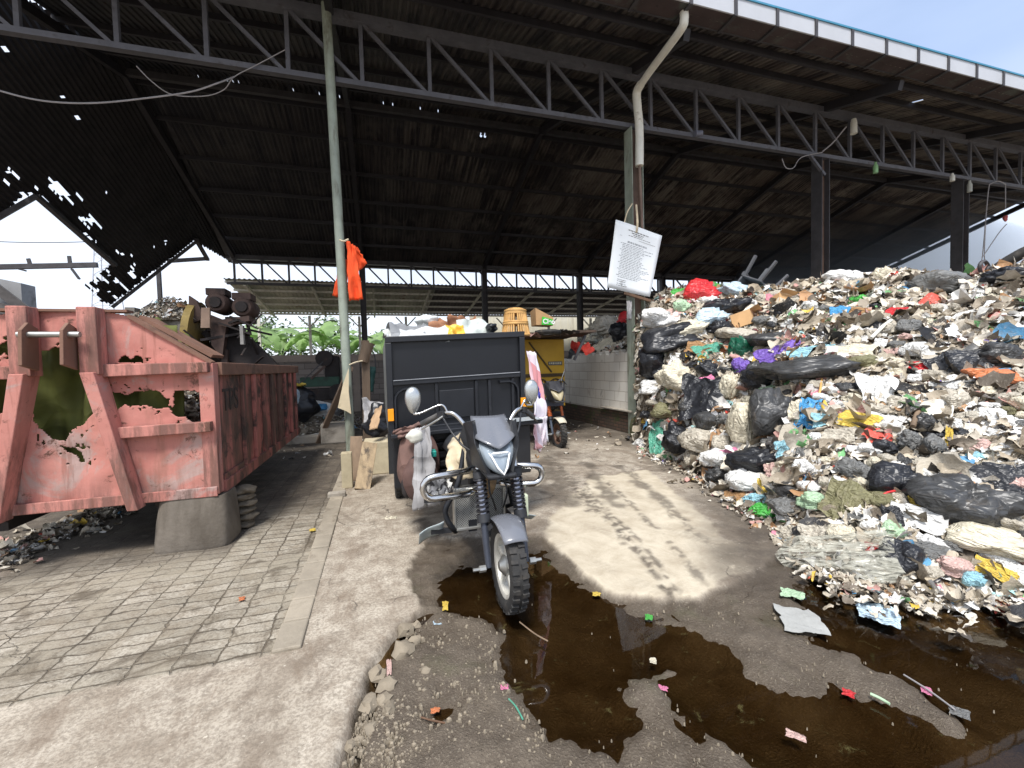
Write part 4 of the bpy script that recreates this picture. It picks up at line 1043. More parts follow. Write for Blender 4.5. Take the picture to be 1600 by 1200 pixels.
tag(drape('cardboard', [PY(585, 640, 6.7), PY(597, 634, 6.6), PY(591, 671, 6.4), PY(576, 671, 6.4)], M('cardboard', S(176, 146, 114), .9, 0, .12, 4), None, None, .015, 10, .5, 2), 'bent piece of brown cardboard on the black bag near the tricycle', 'cardboard')

# ================================================================== CARGO TRICYCLES
rim_white = M('rim_white', S(205, 202, 192), .45, .2, .08, 6, [(S(120, 104, 84), 5, .58, .8)])
lens = M('lamp_lens', S(142, 152, 160), .10, .25, .05, 6, bump=0, coat=.5)
lens_in = M('lamp_reflector', S(215, 218, 222), .2, .8, .1, 9, bump=0)
grille_m = M('grille', S(176, 176, 172), .5, .3, .1, 10)
spring_m = M('spring_steel', S(150, 150, 158), .3, .9, .08, 10)


def wheel(par, c, r, wd, rim_mat, tyre_m=rubber):
    """wheel in the y-z plane with lugged tyre, cast rim and hub"""
    cx, cy, cz = c; root = thing('wheel', None, None, c); attach(root, par)
    prof = [(r*.70, -wd*.36), (r*.80, -wd*.5), (r*.92, -wd*.48), (r*.985, -wd*.40), (r*.985, wd*.40), (r*.92, wd*.48), (r*.80, wd*.5), (r*.70, wd*.36)]
    t = MB().lathe(prof, c, 'x', 44, close=True)
    for k in range(30):
        a = 2*math.pi*k/30
        for s_ in (-1, 1):
            aa = a+s_*.05; d = Vector((0, math.cos(aa), math.sin(aa))); tg = Vector((0, -math.sin(aa), math.cos(aa))); o = Vector(c)+d*(r*.985)
            x0, x1 = (s_*wd*.08, s_*wd*.46)
            e = tg*r*.045; u = d*r*.045; dn = d*(-r*.03)
            t.hexa([o+Vector((x0, 0, 0))-e+dn, o+Vector((x1, 0, 0))-e+dn*2, o+Vector((x1, 0, 0))+e+dn*2, o+Vector((x0, 0, 0))+e+dn,
                    o+Vector((x0, 0, 0))-e+u, o+Vector((x1, 0, 0))-e*.8+u*.6, o+Vector((x1, 0, 0))+e*.8+u*.6, o+Vector((x0, 0, 0))+e+u])
    t.build('tyre', tyre_m, root, smooth=35)
    rm = MB().lathe([(r*.62, -wd*.30), (r*.70, -wd*.38), (r*.73, -wd*.36), (r*.70, -wd*.2), (r*.64, 0), (r*.70, wd*.2), (r*.73, wd*.36), (r*.70, wd*.38), (r*.62, wd*.30), (r*.60, 0)], c, 'x', 44, close=True)
    for k in range(5):
        a = 2*math.pi*k/5+.3; d = Vector((0, math.cos(a), math.sin(a)))
        rm.bar(Vector(c)+d*r*.15, Vector(c)+d*r*.66, wd*.28, r*.13, up=(1, 0, 0))
    rm.build('rim', rim_mat, root, smooth=40)
    MB().lathe([(0, -wd*.55), (r*.10, -wd*.55), (r*.14, -wd*.45), (r*.24, -wd*.25), (r*.24, wd*.25), (r*.14, wd*.45), (r*.10, wd*.55), (0, wd*.55)], c, 'x', 20).build('hub', alu, root, smooth=40)
    return root


def front_end(par, X, Y, r, col, boot, lower, detail=True):
    """fork, wheel, fender, fairing. X,Y = wheel centre; returns nothing"""
    zc = r-.03
    wheel(par, (X, Y, zc), r, .108, rim_white if detail else M('rim_brown', S(110, 84, 70), .6, .3, .15, 5))
    rake = math.tan(R(20)); top = 1.0
    F_ = lambda z, x=0: (X+x, Y+(z-zc)*rake+.0, z)
    for s_ in (-1, 1):
        x = s_*.125
        lg = MB().tube([F_(zc, x), F_(zc+.10, x), F_(.57, x)], [.019, .023, .025], 12).build('fork_leg', lower, par, smooth=40)
        if s_ < 0 or detail:
            sp = MB()
            pts = []
            nt_ = 9
            for k in range(nt_*14+1):
                t = k/(nt_*14); a = 2*math.pi*nt_*t; p = Vector(F_(.53+.24*t, x)); pts.append(p+Vector((math.cos(a)*.037, math.sin(a)*.037, 0)))
            sp.tube(pts, .0085, 5)
            sp.build('spring', boot, lg, smooth=60)
        MB().tube([F_(.52, x), F_(.80, x)], .026, 10).build('inner_tube', spring_m if detail else boot, lg, smooth=50)
        MB().tube([F_(.50, x), F_(.55, x)], .045, 12).build('spring_cup', black_plastic, lg, smooth=40)
        MB().tube([F_(.76, x), F_(.80, x)], .045, 12).build('spring_cup', black_plastic, lg, smooth=40)
        MB().tube([F_(.78, x), F_(top, x)], .024, 10).build('stanchion', chrome, lg, smooth=50)
        MB().lathe([(0, -.02), (.022, -.02), (.022, .02), (0, .02)], (X+s_*.165, Y, zc), 'x', 8).lathe([(0, -.035), (.011, -.035), (.011, .035), (0, .035)], (X+s_*.19, Y, zc), 'x', 8).build('axle_nut', alu, lg)
    for z in (.81, .98): MB().bar(F_(z, -.16), F_(z, .16), .07, .035).build('fork_bridge', black_plastic, par, bevel=.006)
    # mudguard
    fb = MB(); rr = r+.035

    def fn(u, t):
        a = R(-75+u*118); w_ = (t-.5)*2; wd = .088-.014*abs(2*u-1)**2
        q = rr-.02*abs(w_)**2.2
        return (X+w_*wd, Y-q*math.sin(a), zc+q*math.cos(a))
    fb.grid(fn, 24, 10).build('mudguard', col, par, smooth=180, solid=.005)
    if detail:
        for s_ in (-1, 1): MB().bar((X+s_*.085, Y+.05, zc+.25), (X+s_*.125, Y+.08, zc+.2), .012, .03).build('mudguard_stay', black_plastic, par)


def loft(mb, rings, closed=True):
    n = len(rings[0]); o = len(mb.v)
    for r_ in rings: mb.v += [tuple(map(float, p)) for p in r_]
    for i in range(len(rings)-1):
        for k in range(n if closed else n-1):
            mb.f.append((o+i*n+k, o+i*n+(k+1) % n, o+(i+1)*n+(k+1) % n, o+(i+1)*n+k))
    return mb


def lampset(par, X, Y, z0, k=1.0, lens_m=None, vis=None, side=None, v_mark=True):
    """headlamp fairing: visor screen, lens with V light strip, side cheeks. z0 = lens bottom height"""
    W = lambda x, y, z: (X+x*k, Y+y*k, z0+z*k)
    # lens: curved shield patch
    def lensf(u, t):
        s_ = (u-.5)*2; hw = .075+.075*t**.7; top = .215-.07*(1-abs(s_))**1.2
        z = t*top+(1-t)*.0+(1-t)*.03*abs(s_); x = s_*hw
        return W(x, -.16+.14*t*t+.11*abs(s_)**2.2+.02*(1-t), z)
    MB().grid(lensf, 16, 12).build('headlight', lens_m or lens, par, smooth=180, solid=.006)
    inner = lambda u, t: (lambda q: (q[0], q[1]+.03*k, q[2]))(lensf(u, t))
    MB().grid(inner, 12, 10).build('reflector', lens_in, par, smooth=180)
    if v_mark:
        pts = [W(x, y-.014, z) for x, y, z in ((-.062, -.085, .125), (-.03, -.142, .05), (.0, -.172, .012), (.03, -.142, .05), (.062, -.085, .125), (.045, -.098, .132), (-.045, -.098, .132))]
        MB().tube(pts, .0065*k, 6, closed=True).build('light_strip', M('light_strip_white', S(245, 246, 248), .3, 0, .02, 5, bump=0), par, smooth=60)
    # visor
    def visf(u, t):
        s_ = (u-.5)*2; hw = .140-.020*t; bot = .150+.066*abs(s_); z = bot+(.335-bot)*t
        return W(s_*hw, -.075+.22*t+.10*abs(s_)**2*(1-.4*t)-.012*(1-t), z)
    MB().grid(visf, 14, 10).build('visor', vis or grey_plastic, par, smooth=180, solid=.007)
    for s_ in (-1, 1):   # dark cheeks
        q = [(s_*.078, -.13, .0), (s_*.152, -.035, .20), (s_*.150, .02, .31), (s_*.178, .14, .29), (s_*.19, .17, .20), (s_*.135, .12, .03)]
        mbq = MB(); A = [W(*p) for p in q]; B = [W(p[0]*.80, p[1]+.05, p[2]) for p in q]
        loft(mbq, [A, B]); mbq.f.append(tuple(range(6))); mbq.f.append(tuple(range(6, 12))[::-1])
        mbq.build('fairing_cheek', side or black_plastic, par, bevel=.012*k)
    MB().prism([(-.085, -.02), (.085, -.02), (.10, .012), (-.10, .012)], lambda u, v_, t: W(u, t, v_-.01), -.14, .10).build('chin', side or black_plastic, par, bevel=.012*k)


def handlebars(par, X, Y, z, k=1.0, mirrors=True, mat=chrome):
    hb_ = [(.065, 0, 0), (.11, .0, .03), (.20, .05, .155), (.255, .08, .19), (.315, .14, .175), (.43, .27, .10)]
    for s_ in (-1, 1):
        pts = [(X+s_*a*k, Y+b*k, z+c*k) for a, b, c in hb_]
        h = MB().tube(curve_pts(pts[:5], 5), .0145*k, 10).build('handlebar', mat, par, smooth=50)
        MB().tube([pts[4], pts[5]], [.019*k, .021*k], 12).build('grip', M('grip_rubber', S(96, 94, 92), .8, 0, .2, 12), h, smooth=50)
        MB().tube(curve_pts([(X+s_*.30*k, Y+.09*k, z+.165*k), (X+s_*.36*k, Y+.12*k, z+.125*k), (X+s_*.44*k, Y+.20*k, z+.07*k)], 4), .008*k, 6).build('brake_lever', black_plastic if s_ > 0 else alu, h, smooth=50)
        MB().bar((X+s_*.28*k, Y+.10*k, z+.18*k), (X+s_*.32*k, Y+.145*k, z+.17*k), .05*k, .05*k).build('switch_box', black_plastic, h, bevel=.006)
        if mirrors:
            mx_, mz = (.50, .24) if s_ < 0 else (.37, .26)
            a = (X+s_*.27*k, Y+.09*k, z+.19*k)
            base = (X+s_*mx_, Y+.12, z+mz-.05)
            MB().tube(curve_pts([a, (X+s_*.31, Y+.10, z+.245 if s_ < 0 else z+.25), (X+s_*(mx_-.05), Y+.11, z+mz-.045), base], 5), .0075, 8).build('mirror_stem', chrome, h, smooth=50)
            mb = MB(); c = Vector((X+s_*mx_, Y+.12, z+mz+.045)); rings = []
            for dy, f in ((-.028, .15), (-.026, .55), (-.018, .85), (.0, 1.0), (.014, .99), (.018, .90)):
                rings.append([c+Vector((.054*f*math.cos(2*math.pi*q/26)*(1-.18*math.sin(2*math.pi*q/26)*-1), dy, .094*f*math.sin(2*math.pi*q/26))) for q in range(26)])
            loft(mb, rings); mb.f.append(tuple(range(26))[::-1]); mb.f.append(tuple(5*26+q for q in range(26)))
            mb.build('mirror', M('mirror_shell', S(188, 190, 188), .28, .75, .06, 9, bump=0), h, smooth=50)


TX = .72
tr = thing('cargo_tricycle', 'black three-wheeled cargo motorbike with grey fairing and high cargo box, front wheel in the puddle', 'tricycle', (TX, 4.2, 0))
front_end(tr, TX+.02, 2.61, .275, grey_plastic, M('boot_black', S(44, 44, 48), .4, .3, .1, 10), M('fork_lower', S(58, 62, 72), .4, .3, .1, 8))
lampset(tr, TX-.015, 2.70, .835)
handlebars(tr, TX, 2.95, 1.0)
MB().box(TX-.10, TX+.10, 2.86, 2.98, .985, 1.02).build('clamp', black_plastic, tr, bevel=.008)
# chrome crash loops
for s_ in (-1, 1):
    x0, x1 = (.10, .47) if s_ < 0 else (.08, .36)
    zt, zb = (.79, .645) if s_ < 0 else (.80, .675)
    r_ = (zt-zb)/2; pts = [(TX+s_*x0, 2.98, zt+.01), (TX+s_*(x0+.06), 2.90, zt+.01)]
    for k in range(9):
        a = R(90-k*22.5); pts.append((TX+s_*(x1-r_+r_*math.cos(a)), 2.86, (zt+zb)/2+r_*math.sin(a)))
    pts += [(TX+s_*(x0+.07), 2.88, zb), (TX+s_*x0, 2.96, zb)]
    MB().tube(pts, .0235, 12).build('crash_bar', chrome, tr, smooth=60)
# radiator with diamond mesh
rd = MB(); rx0, rx1, rz0, rz1, ryy = TX-.245, TX+.09, .395, .645, 2.96
rd.box(rx0, rx1, ryy-.02, ryy+.05, rz0-.02, rz0).box(rx0, rx1, ryy-.02, ryy+.05, rz1, rz1+.03).box(rx0-.015, rx0, ryy-.02, ryy+.05, rz0-.02, rz1+.03).box(rx1, rx1+.015, ryy-.02, ryy+.05, rz0-.02, rz1+.03)
rad = rd.build('radiator', alu, tr, bevel=.004)
MB().box(rx0, rx1, ryy+.02, ryy+.035, rz0, rz1).build('core', M('radiator_core', S(84, 86, 86), .7, .2), rad)
gm = MB(); w_, h_ = rx1-rx0, rz1-rz0; k = -h_
while k < w_:
    for sg in (1, -1):
        a0 = max(0, -k); a1 = min(h_, w_-k)
        if a1 > a0+.005:
            f = (lambda t: (rx0+k+t, ryy-.005, rz0+t)) if sg > 0 else (lambda t: (rx1-k-t, ryy-.005, rz0+t))
            gm.bar(f(a0), f(a1), .003, .004, up=(0, 1, 0))
    k += .0165
gm.build('mesh_grille', grille_m, rad)
MB().box(TX-.06, TX+.13, 2.99, 3.06, .60, .70).build('header_tank', alu, rad, bevel=.02)
# frame tubes, foot pegs, splash sheets, coolant bottle, hoses
MB().tube(curve_pts([(TX-.15, 3.05, .95), (TX-.22, 2.98, .70), (TX-.32, 2.95, .52), (TX-.25, 2.97, .37), (TX-.2, 3.3, .34)], 5), .02, 10).build('down_tube', black_paint, tr, smooth=60)
MB().tube([(TX+.12, 3.05, .9), (TX+.18, 3.0, .5), (TX+.2, 3.4, .34)], .02, 10).build('down_tube', black_paint, tr, smooth=60)
MB().bar((TX-.28, 2.95, .39), (TX-.42, 2.95, .395), .03, .03).build('foot_peg', black_plastic, tr)
MB().bar((TX-.32, 3.05, .58), (TX-.45, 3.05, .585), .025, .035).build('pedal', black_plastic, tr)
spl = M('splash_plastic', S(172, 182, 182), .3, 0, .06, 6, bump=.1)
MB().grid(lambda u, t: (TX-.50+.16*u, 2.9+.10*t+.02*math.sin(u*5), .41+.07*u-.11*t), 6, 5).build('splash_sheet', spl, tr, smooth=180, solid=.004)
MB().grid(lambda u, t: (TX+.20+.12*u, 2.9+.10*t, .46-.03*u-.06*t), 6, 5).build('splash_sheet', spl, tr, smooth=180, solid=.004)
bo = MB().box(TX+.165, TX+.235, 2.80, 2.90, .46, .62).build('coolant_bottle', M('milky_plastic', S(206, 214, 184), .45, 0, .05, 5, bump=.03), tr, bevel=.014)
MB().lathe([(0, 0), (.024, 0), (.024, .03), (0, .03)], (TX+.20, 2.85, .622), 'z', 14).build('cap', M('cap_brown', S(74, 58, 50), .6), bo)
for pts in ([(TX-.02, 2.9, .78), (TX-.03, 2.84, .66), (TX+.0, 2.86, .58), (TX+.03, 2.92, .5)], [(TX+.06, 2.9, .78), (TX+.09, 2.83, .66), (TX+.08, 2.9, .52)], [(TX-.18, 2.98, 1.06), (TX-.22, 2.86, 1.0), (TX-.12, 2.8, .93)],
            [(TX+.26, 3.0, 1.16), (TX+.19, 2.86, 1.05), (TX+.14, 2.86, .96)], [(TX-.30, 3.03, 1.15), (TX-.26, 2.9, 1.06), (TX-.2, 2.85, .98)]):
    MB().tube(curve_pts(pts, 6), .0065, 6).build('cable', black_plastic, tr, smooth=60)
MB().blob((TX-.015, 2.95, .70), (.06, .05, .1), 3, 3, .35).build('foam_wad', M('brown_foam', S(150, 124, 92), .95, 0, .3, 12, bump=.6), tr, smooth=180)
# seat and tank
def seatf(u, t):
    a = (u-.5)*2; y = 3.12+.75*t
    return (TX-.02+a*(.15+.03*t), y, .80+.16*(1-abs(a)**3)*(.75+.25*math.sin(t*3.1))+.09*max(0, .3-t)*3)
MB().grid(seatf, 12, 14).build('seat', M('seat_vinyl', S(52, 54, 58), .45, 0, .15, 8, bump=.2), tr, smooth=180, solid=.02)
MB().box(TX-.13, TX+.13, 3.05, 3.9, .44, .84).build('body_cover', black_plastic, tr, bevel=.03)
MB().blob((TX, 3.06, .86), (.16, .16, .18), 5, 3, .08).build('tank', M('tank_black', S(40, 42, 46), .3, 0, .1, 5, bump=0), tr, smooth=180)
# chassis, step board, toolbox, rear wheels
MB().box(TX-.16, TX-.10, 2.95, 5.9, .36, .44).box(TX+.10, TX+.16, 2.95, 5.9, .36, .44).build('chassis', black_paint, tr)
tilt = lambda p: Vector((p.x, p.y, p.z+(p.x-TX)*.036))
BX0, BX1, BY0, BY1 = TX-.655, TX+.665, 4.07, 5.95
st_ = MB().box(TX-.64, TX+.76, 3.86, 4.055, .925, .965).map(tilt).build('step_board', black_paint, tr, bevel=.008)
MB().box(TX+.30, TX+.74, 3.84, 4.05, .968, .976).map(tilt).build('board_top', M('board_grey', S(170, 176, 178), .4, .2, .1, 5), st_)
MB().box(TX+.36, TX+.66, 3.95, 4.25, .45, .915).map(tilt).build('battery_box', M('battery_black', S(30, 30, 33), .5, 0, .2, 6), tr, bevel=.01)
for q in range(4): MB().lathe([(0, -.01), (.013, -.01), (.013, 0), (0, 0)], (TX+.42+.05*(q % 2), 3.945, .55+.13*(q//2)), 'y', 10).build('bolt', alu, tr)
MB().box(TX+.27, TX+.35, 3.92, 3.98, .5, .92).build('support_plate', M('zinc_plate', S(168, 166, 158), .5, .5), tr)
lp = MB()
for k in range(5): lp.box(TX-.36, TX-.10, 3.99-.005*k, 4.05, .52+.085*k, .575+.085*k)
lp.box(TX-.62, TX-.08, 4.052, 4.07, .44, .92).map(tilt).build('louvre_panel', M('louvre_black', S(26, 27, 31), .45, 0, .2, 6), tr, bevel=.006)
MB().box(TX-.62, TX+.62, 4.1, 5.9, .86, .94).map(tilt).build('box_floor', black_paint, tr)
for s_ in (-1, 1):
    wheel(tr, (TX+s_*.52, 5.35, .25), .29, .13, rim_white)
    MB().box(TX+s_*.52-.13, TX+s_*.52+.13, 4.95, 5.0, .35, .8).build('mud_flap', black_plastic, tr)
MB().tube([(TX-.5, 5.35, .27), (TX+.5, 5.35, .27)], .05, 10).build('rear_axle', black_paint, tr, smooth=50)
MB().grid(lambda u, t: (TX-.36+.10*u, 4.0+.01*math.sin(u*6), .28+.2*t), 4, 4).build('mud_flap', black_plastic, tr, solid=.008)
# cargo box
cb = MB().box(BX0+.02, BX1-.02, BY0+.03, BY0+.045, .95, 1.80).map(tilt).build('cargo_box', M('box_blue_black', S(19, 21, 26), .42, .1, .2, 1.6, [(S(88, 92, 102), 3.5, .64, .95), (S(24, 26, 30), 2, .55, .8)], bump=.06), tr)
def cbx(name, *a, mat=black_paint, bev=.006): return MB().box(*a).map(tilt).build(name, mat, cb, bevel=bev)
cbx('rail', BX0, BX1, BY0-.01, BY0+.06, 1.765, 1.82); cbx('rail', BX0+.056, BX1-.056, BY0-.01, BY0+.05, 1.375, 1.415); cbx('rail', BX0, BX1, BY0-.008, BY0+.05, .95, .985)
cbx('upright', BX0, BX0+.055, BY0-.012, BY0+.06, .95, 1.764); cbx('upright', BX1-.055, BX1, BY0-.012, BY0+.06, .95, 1.764)
MB().bar((BX0+.06, BY0-.016, 1.422), (BX1-.06, BY0-.016, 1.422), .006, .006).map(tilt).build('weld_line', M('scuffed_edge', S(150, 152, 156), .5), cb)
for x in (.33, .62, .72, .90): cbx('rib', BX0+x*1.32*.99, BX0+x*1.32*.99+.03, BY0+.004, BY0+.032, .986, 1.374)
cbx('raised_panel', BX0+.47, BX0+.80, BY0+.012, BY0+.03, 1.03, 1.30)
for s_ in (-1, 1):   # rounded corner straps of the lower panel
    pts = [(TX+s_*.585, BY0-.0, .99), (TX+s_*.585, BY0-.0, 1.24)]+[(TX+s_*(.585-.10+.10*math.cos(R(a))), BY0, 1.24+.10*math.sin(R(a))) for a in (20, 45, 70, 90)]+[(TX+s_*.40, BY0, 1.34)]
    MB().tube(pts, .014, 6).map(tilt).build('corner_strap', black_paint, cb, smooth=60)
cbx('side_wall', BX0, BX0+.03, BY0+.06, BY1, .95, 1.80, mat=M('box_side', S(110, 112, 110), .6, .1, .2, 2, [(S(60, 58, 54), 3, .5, .75)])); cbx('side_wall', BX1-.03, BX1, BY0+.06, BY1, .95, 1.80)
cbx('tailgate', BX0, BX1, BY1-.03, BY1, .95, 1.80)
for s_ in (-1, 1):
    am = MB().box(TX+s_*.628-.026, TX+s_*.628+.026, BY0-.035, BY0-.013, 1.06, 1.17).map(tilt).build('reflector', amber, tr, bevel=.004); am['label'] = 'amber side reflector'
ti = MB().tube([(TX+.33, 3.9, .76), (TX+.42, 3.88, .762)], [.03, .034], 12).tube([(TX+.42, 3.88, .762), (TX+.46, 3.88, .763)], [.03, .012], 12).build('turn_signal', M('turn_amber', S(200, 128, 60), .4), tr, smooth=40)

# cream jacket over the seat, checked rag, bags on the handle side
tag(drape('jacket', [PY(708, 684, 3.2), PY(738, 668, 2.99), PY(742, 748, 2.97), PY(700, 748, 3.06)], cloth_cream, None, None, .03, 20, 1.6, 3, thick=.02),
    'cream jacket draped over the seat of the black tricycle', 'jacket')
tag(drape('checked_rag', [(TX-.38, 3.6, .62), (TX-.18, 3.6, .64), (TX-.18, 3.5, .46), (TX-.36, 3.5, .44)], M('check_cloth', S(120, 120, 122), .8, 0, .2, 6, [(S(30, 30, 34), 14, .48, .52), (S(210, 210, 206), 9, .54, .58)], bump=.2), None, None, .04, 12, 2, 1), 'black and white rag stuffed on the left footboard of the tricycle', 'rag')
bp_ = thing('backpack', 'brown backpack hanging on the left front corner of the cargo box', 'backpack', (TX-.39, 3.85, .36))
MB().blob((TX-.41, 3.90, .66), (.18, .13, .32), 2, 4, .07, 1.6).build('main_pocket', cloth_brown, bp_, smooth=180)
MB().blob((TX-.41, 3.79, .57), (.15, .09, .21), 6, 4, .06, 1.6).build('front_pocket', PL('brown_pocket', S(96, 72, 66), .8, .15, S(64, 50, 46), bump=.4), bp_, smooth=180)
MB().blob((TX-.52, 3.86, .50), (.05, .08, .13), 12, 3, .1).build('side_pocket', M('mesh_black', S(44, 40, 40), .85), bp_, smooth=180)
MB().tube(curve_pts([(TX-.45, 3.86, .94), (TX-.42, 3.83, 1.02), (TX-.34, 3.85, 1.0), (TX-.33, 3.88, .93)], 5), .014, 6).build('strap', cloth_brown, bp_, smooth=60)
MB().tube(curve_pts([(TX-.50, 3.81, .70), (TX-.44, 3.74, .77), (TX-.36, 3.73, .78), (TX-.28, 3.79, .70)], 5), .009, 6).build('zip', black_plastic, bp_, smooth=60)
tag(MB().lathe([(0, 0), (.026, 0), (.026, .04), (.018, .05), (.018, .06), (0, .06)], (TX-.29, 3.79, .74), 'z', 14).build('bottle_cap', M('teal_plastic', S(60, 190, 170), .4, bump=0)), 'turquoise bottle top poking out of the brown backpack', 'bottle')
tag(drape('grey_shirt', [(TX-.45, 3.72, 1.0), (TX-.33, 3.72, 1.02), (TX-.27, 3.64, .36), (TX-.49, 3.64, .33)], cloth_grey, None, None, .018, 24, 1.6, 1), 'washed-out grey shirt draped over the brown backpack', 'shirt')
tag(MB().blob((TX-.44, 3.74, .93), (.075, .06, .06), 9, 3, .15).build('cap', PL('white_cap', S(206, 204, 192), .8, .3, bump=.3), smooth=180), 'dirty white cap hung on top of the brown backpack', 'cap')
tag(drape('brown_shirt', [(TX-.62, 3.86, .98), (TX-.36, 3.84, 1.04), (TX-.38, 3.84, .94), (TX-.62, 3.86, .90)], cloth_brown, None, None, .03, 14, 2, 7), 'brown cloth wrapped round the strap above the backpack', 'cloth')
# banner cloth on the right corner, white with red blocks and a blue stroke
ban_m, n, b = nodes('banner_cloth')
v = coords(n, (1, 1, 1), False); s_ = n.nodes.new('ShaderNodeSeparateXYZ'); n.links.new(v, s_.inputs[0])
ck = n.nodes.new('ShaderNodeTexBrick'); ck.inputs['Scale'].default_value = 1; ck.inputs['Brick Width'].default_value = .16; ck.inputs['Row Height'].default_value = .27; ck.inputs['Mortar Size'].default_value = 0; ck.inputs['Bias'].default_value = -.1
ck.inputs['Color1'].default_value = rgba(S(222, 220, 228)); ck.inputs['Color2'].default_value = rgba(S(214, 70, 62)); ck.inputs['Mortar'].default_value = rgba(S(230, 228, 232))
cx_ = n.nodes.new('ShaderNodeCombineXYZ'); n.links.new(s_.outputs[0], cx_.inputs[0]); n.links.new(math_n(n, 'ADD', s_.outputs[2], math_n(n, 'MULTIPLY', s_.outputs[0], .8)), cx_.inputs[1]); n.links.new(cx_.outputs[0], ck.inputs['Vector'])
n.links.new(mixc(n, ramp(n, noise_n(n, v, 4), .62, .8), ck.outputs['Color'], S(216, 206, 210)), b.inputs['Base Color']); b.inputs['Roughness'].default_value = .8
bn = thing('banner_cloth', 'white banner cloth with red and blue print hanging beside the black cargo box', 'banner', (TX+.76, 4.05, .6))
tl, tr_, brr, bl = PY(823, 548, 4.12), PY(838, 552, 4.3), PY(857, 690, 4.25), PY(836, 702, 4.0)
o = drape('cloth', [tl, tr_, brr, bl], ban_m, None, None, .035, 24, 2.0, 3); attach(o, bn)
o = drape('blue_print', [PY(836, 597, 4.02), PY(841, 604, 4.02), PY(845, 622, 4.02), PY(841, 622, 4.02)], M('blue_print', S(70, 74, 170), .8), None, None, .004, 6, 1, 3); attach(o, bn)
o = drape('tail', [PY(833, 655, 4.0), PY(856, 650, 4.1), PY(846, 708, 4.05), PY(836, 702, 4.0)], ban_m, None, None, .02, 12, 1.5, 5); attach(o, bn)

# ---- load on the box: cartons, paper, bags
def wob_sheet(name, c, sx, sy, mat, label, cat, seed, amp=.06, rot=0.0, tx=0.0, ty=0.0, group=None):
    r = Matrix.Rotation(rot, 3, 'Z') @ Matrix.Rotation(tx, 3, 'X') @ Matrix.Rotation(ty, 3, 'Y'); cc = Vector(c)

    def fn(u, t):
        x, y = (u-.5)*sx, (t-.5)*sy; q = Vector((u*2.6+seed*1.3, t*2.6, seed))
        z = amp*(mn.noise(q)*1.6+abs(mn.noise(q*2.3))*.8)
        return cc+r @ Vector((x+.3*amp*mn.noise(q*1.7+Vector((9, 0, 0))), y+.3*amp*mn.noise(q*1.9), z))
    o = MB().grid(fn, 14, 14).build(name, mat, smooth=180)
    return tag(o, label, cat, group)


lw = PL('load_white', S(196, 198, 196), .6, .2); lg = PL('load_grey', S(130, 132, 134), .7, .25); card = M('cardboard', S(176, 146, 114), .9)
wob_sheet('sheet', PY(640, 522, 4.4), .42, .4, lg, 'grey folded sheet at the left end of the load on the cargo box', 'sheet', 1, .09, .3, .3)
wob_sheet('paper', PY(622, 526, 4.3), .25, .3, lw, 'white paper edge at the far left of the cargo box load', 'paper', 2, .05, .1, .4)
wob_sheet('paper', PY(660, 524, 4.25), .5, .3, lw, 'long white paper sheet lying along the cargo box rim', 'paper', 3, .05, -.1, .5)
tag(MB().blob(PY(668, 503, 4.7), (.13, .12, .08), 4, 4, .2).build('white_bag', PL('load_bag', S(214, 218, 214), .4, .05), smooth=180), 'puffed white plastic bag on top of the cargo box load', 'bag')
wob_sheet('cardboard', PY(694, 512, 4.6), .34, .24, M('brown_fibre', S(150, 106, 78), .95, 0, .2, 12, bump=.5), 'brown fibre mat piece left of centre on the cargo box load', 'cardboard', 5, .06, .2, .9)
wob_sheet('cardboard', PY(722, 511, 4.6), .3, .22, MATS['brown_fibre'], 'brown fibre mat piece right of the matching one on the load', 'cardboard', 6, .06, -.2, 1.0)
wob_sheet('wrapper', PY(713, 520, 4.3), .2, .2, M('yellow_wrap', S(226, 176, 60), .5), 'yellow wrapper scrap in the middle of the cargo box load', 'wrapper', 7, .04, .2, .9)
wob_sheet('paper', PY(742, 516, 4.4), .34, .3, PL('paper_pale', S(190, 196, 190), .7, .25), 'pale stiff paper standing at the right of the cargo box load', 'paper', 8, .04, .1, .8)
tag(MB().blob(PY(768, 512, 4.35), (.06, .06, .05), 4, 3, .3).build('black_bag', PL('load_black', S(34, 36, 40), .35, .1), smooth=180), 'small black bag at the right end of the cargo box load', 'bag')

# ---- second tricycle, farther back by the wall
t2 = thing('cargo_tricycle', 'muddy yellow-box cargo tricycle with orange fork springs parked by the block wall', 'tricycle', (3.15, 8.0, 0))
front_end(t2, 3.13, 7.36, .275, M('guard_white', S(196, 188, 168), .6, 0, .15, 5, [(S(60, 52, 44), 3.5, .55, .7)]), M('orange_spring', S(190, 98, 50), .5, .1, .15, 8), M('fork_grey', S(70, 78, 90), .45, .2), detail=False)
lampset(t2, 3.08, 7.30, .86, 1.05, M('lens_yellowed', S(170, 158, 126), .4, 0, .15, 5), M('visor_black', S(50, 50, 54), .5), M('cheek_black', S(48, 48, 50), .5), v_mark=False)
MB().box(2.94, 3.30, 7.5, 7.53, .74, .88).build('number_plate', M('plate_dark', S(66, 70, 84), .6), t2, bevel=.01)
handlebars(t2, 3.1, 7.62, 1.06, .9, False, steel_dark)
MB().tube([(3.3, 7.6, 1.2), (3.36, 7.55, 1.42)], .012, 6).build('mirror_stem', chrome, t2, smooth=60)
MB().box(2.7, 3.4, 7.7, 8.5, .42, .62).build('chassis', black_paint, t2, bevel=.02)
MB().box(2.95, 3.25, 7.75, 8.3, .62, .86).build('seat', black_plastic, t2, bevel=.05)
ym = M('cab_yellow', S(190, 148, 34), .55, 0, .12, 2, [(S(120, 84, 30), 3, .6, .8), (S(70, 56, 36), 6, .66, .8)], bump=.15)
YB = 8.7
yb = MB().box(2.66, 3.86, YB, YB+.04, .62, 2.06).build('cargo_box', ym, t2, bevel=.006)
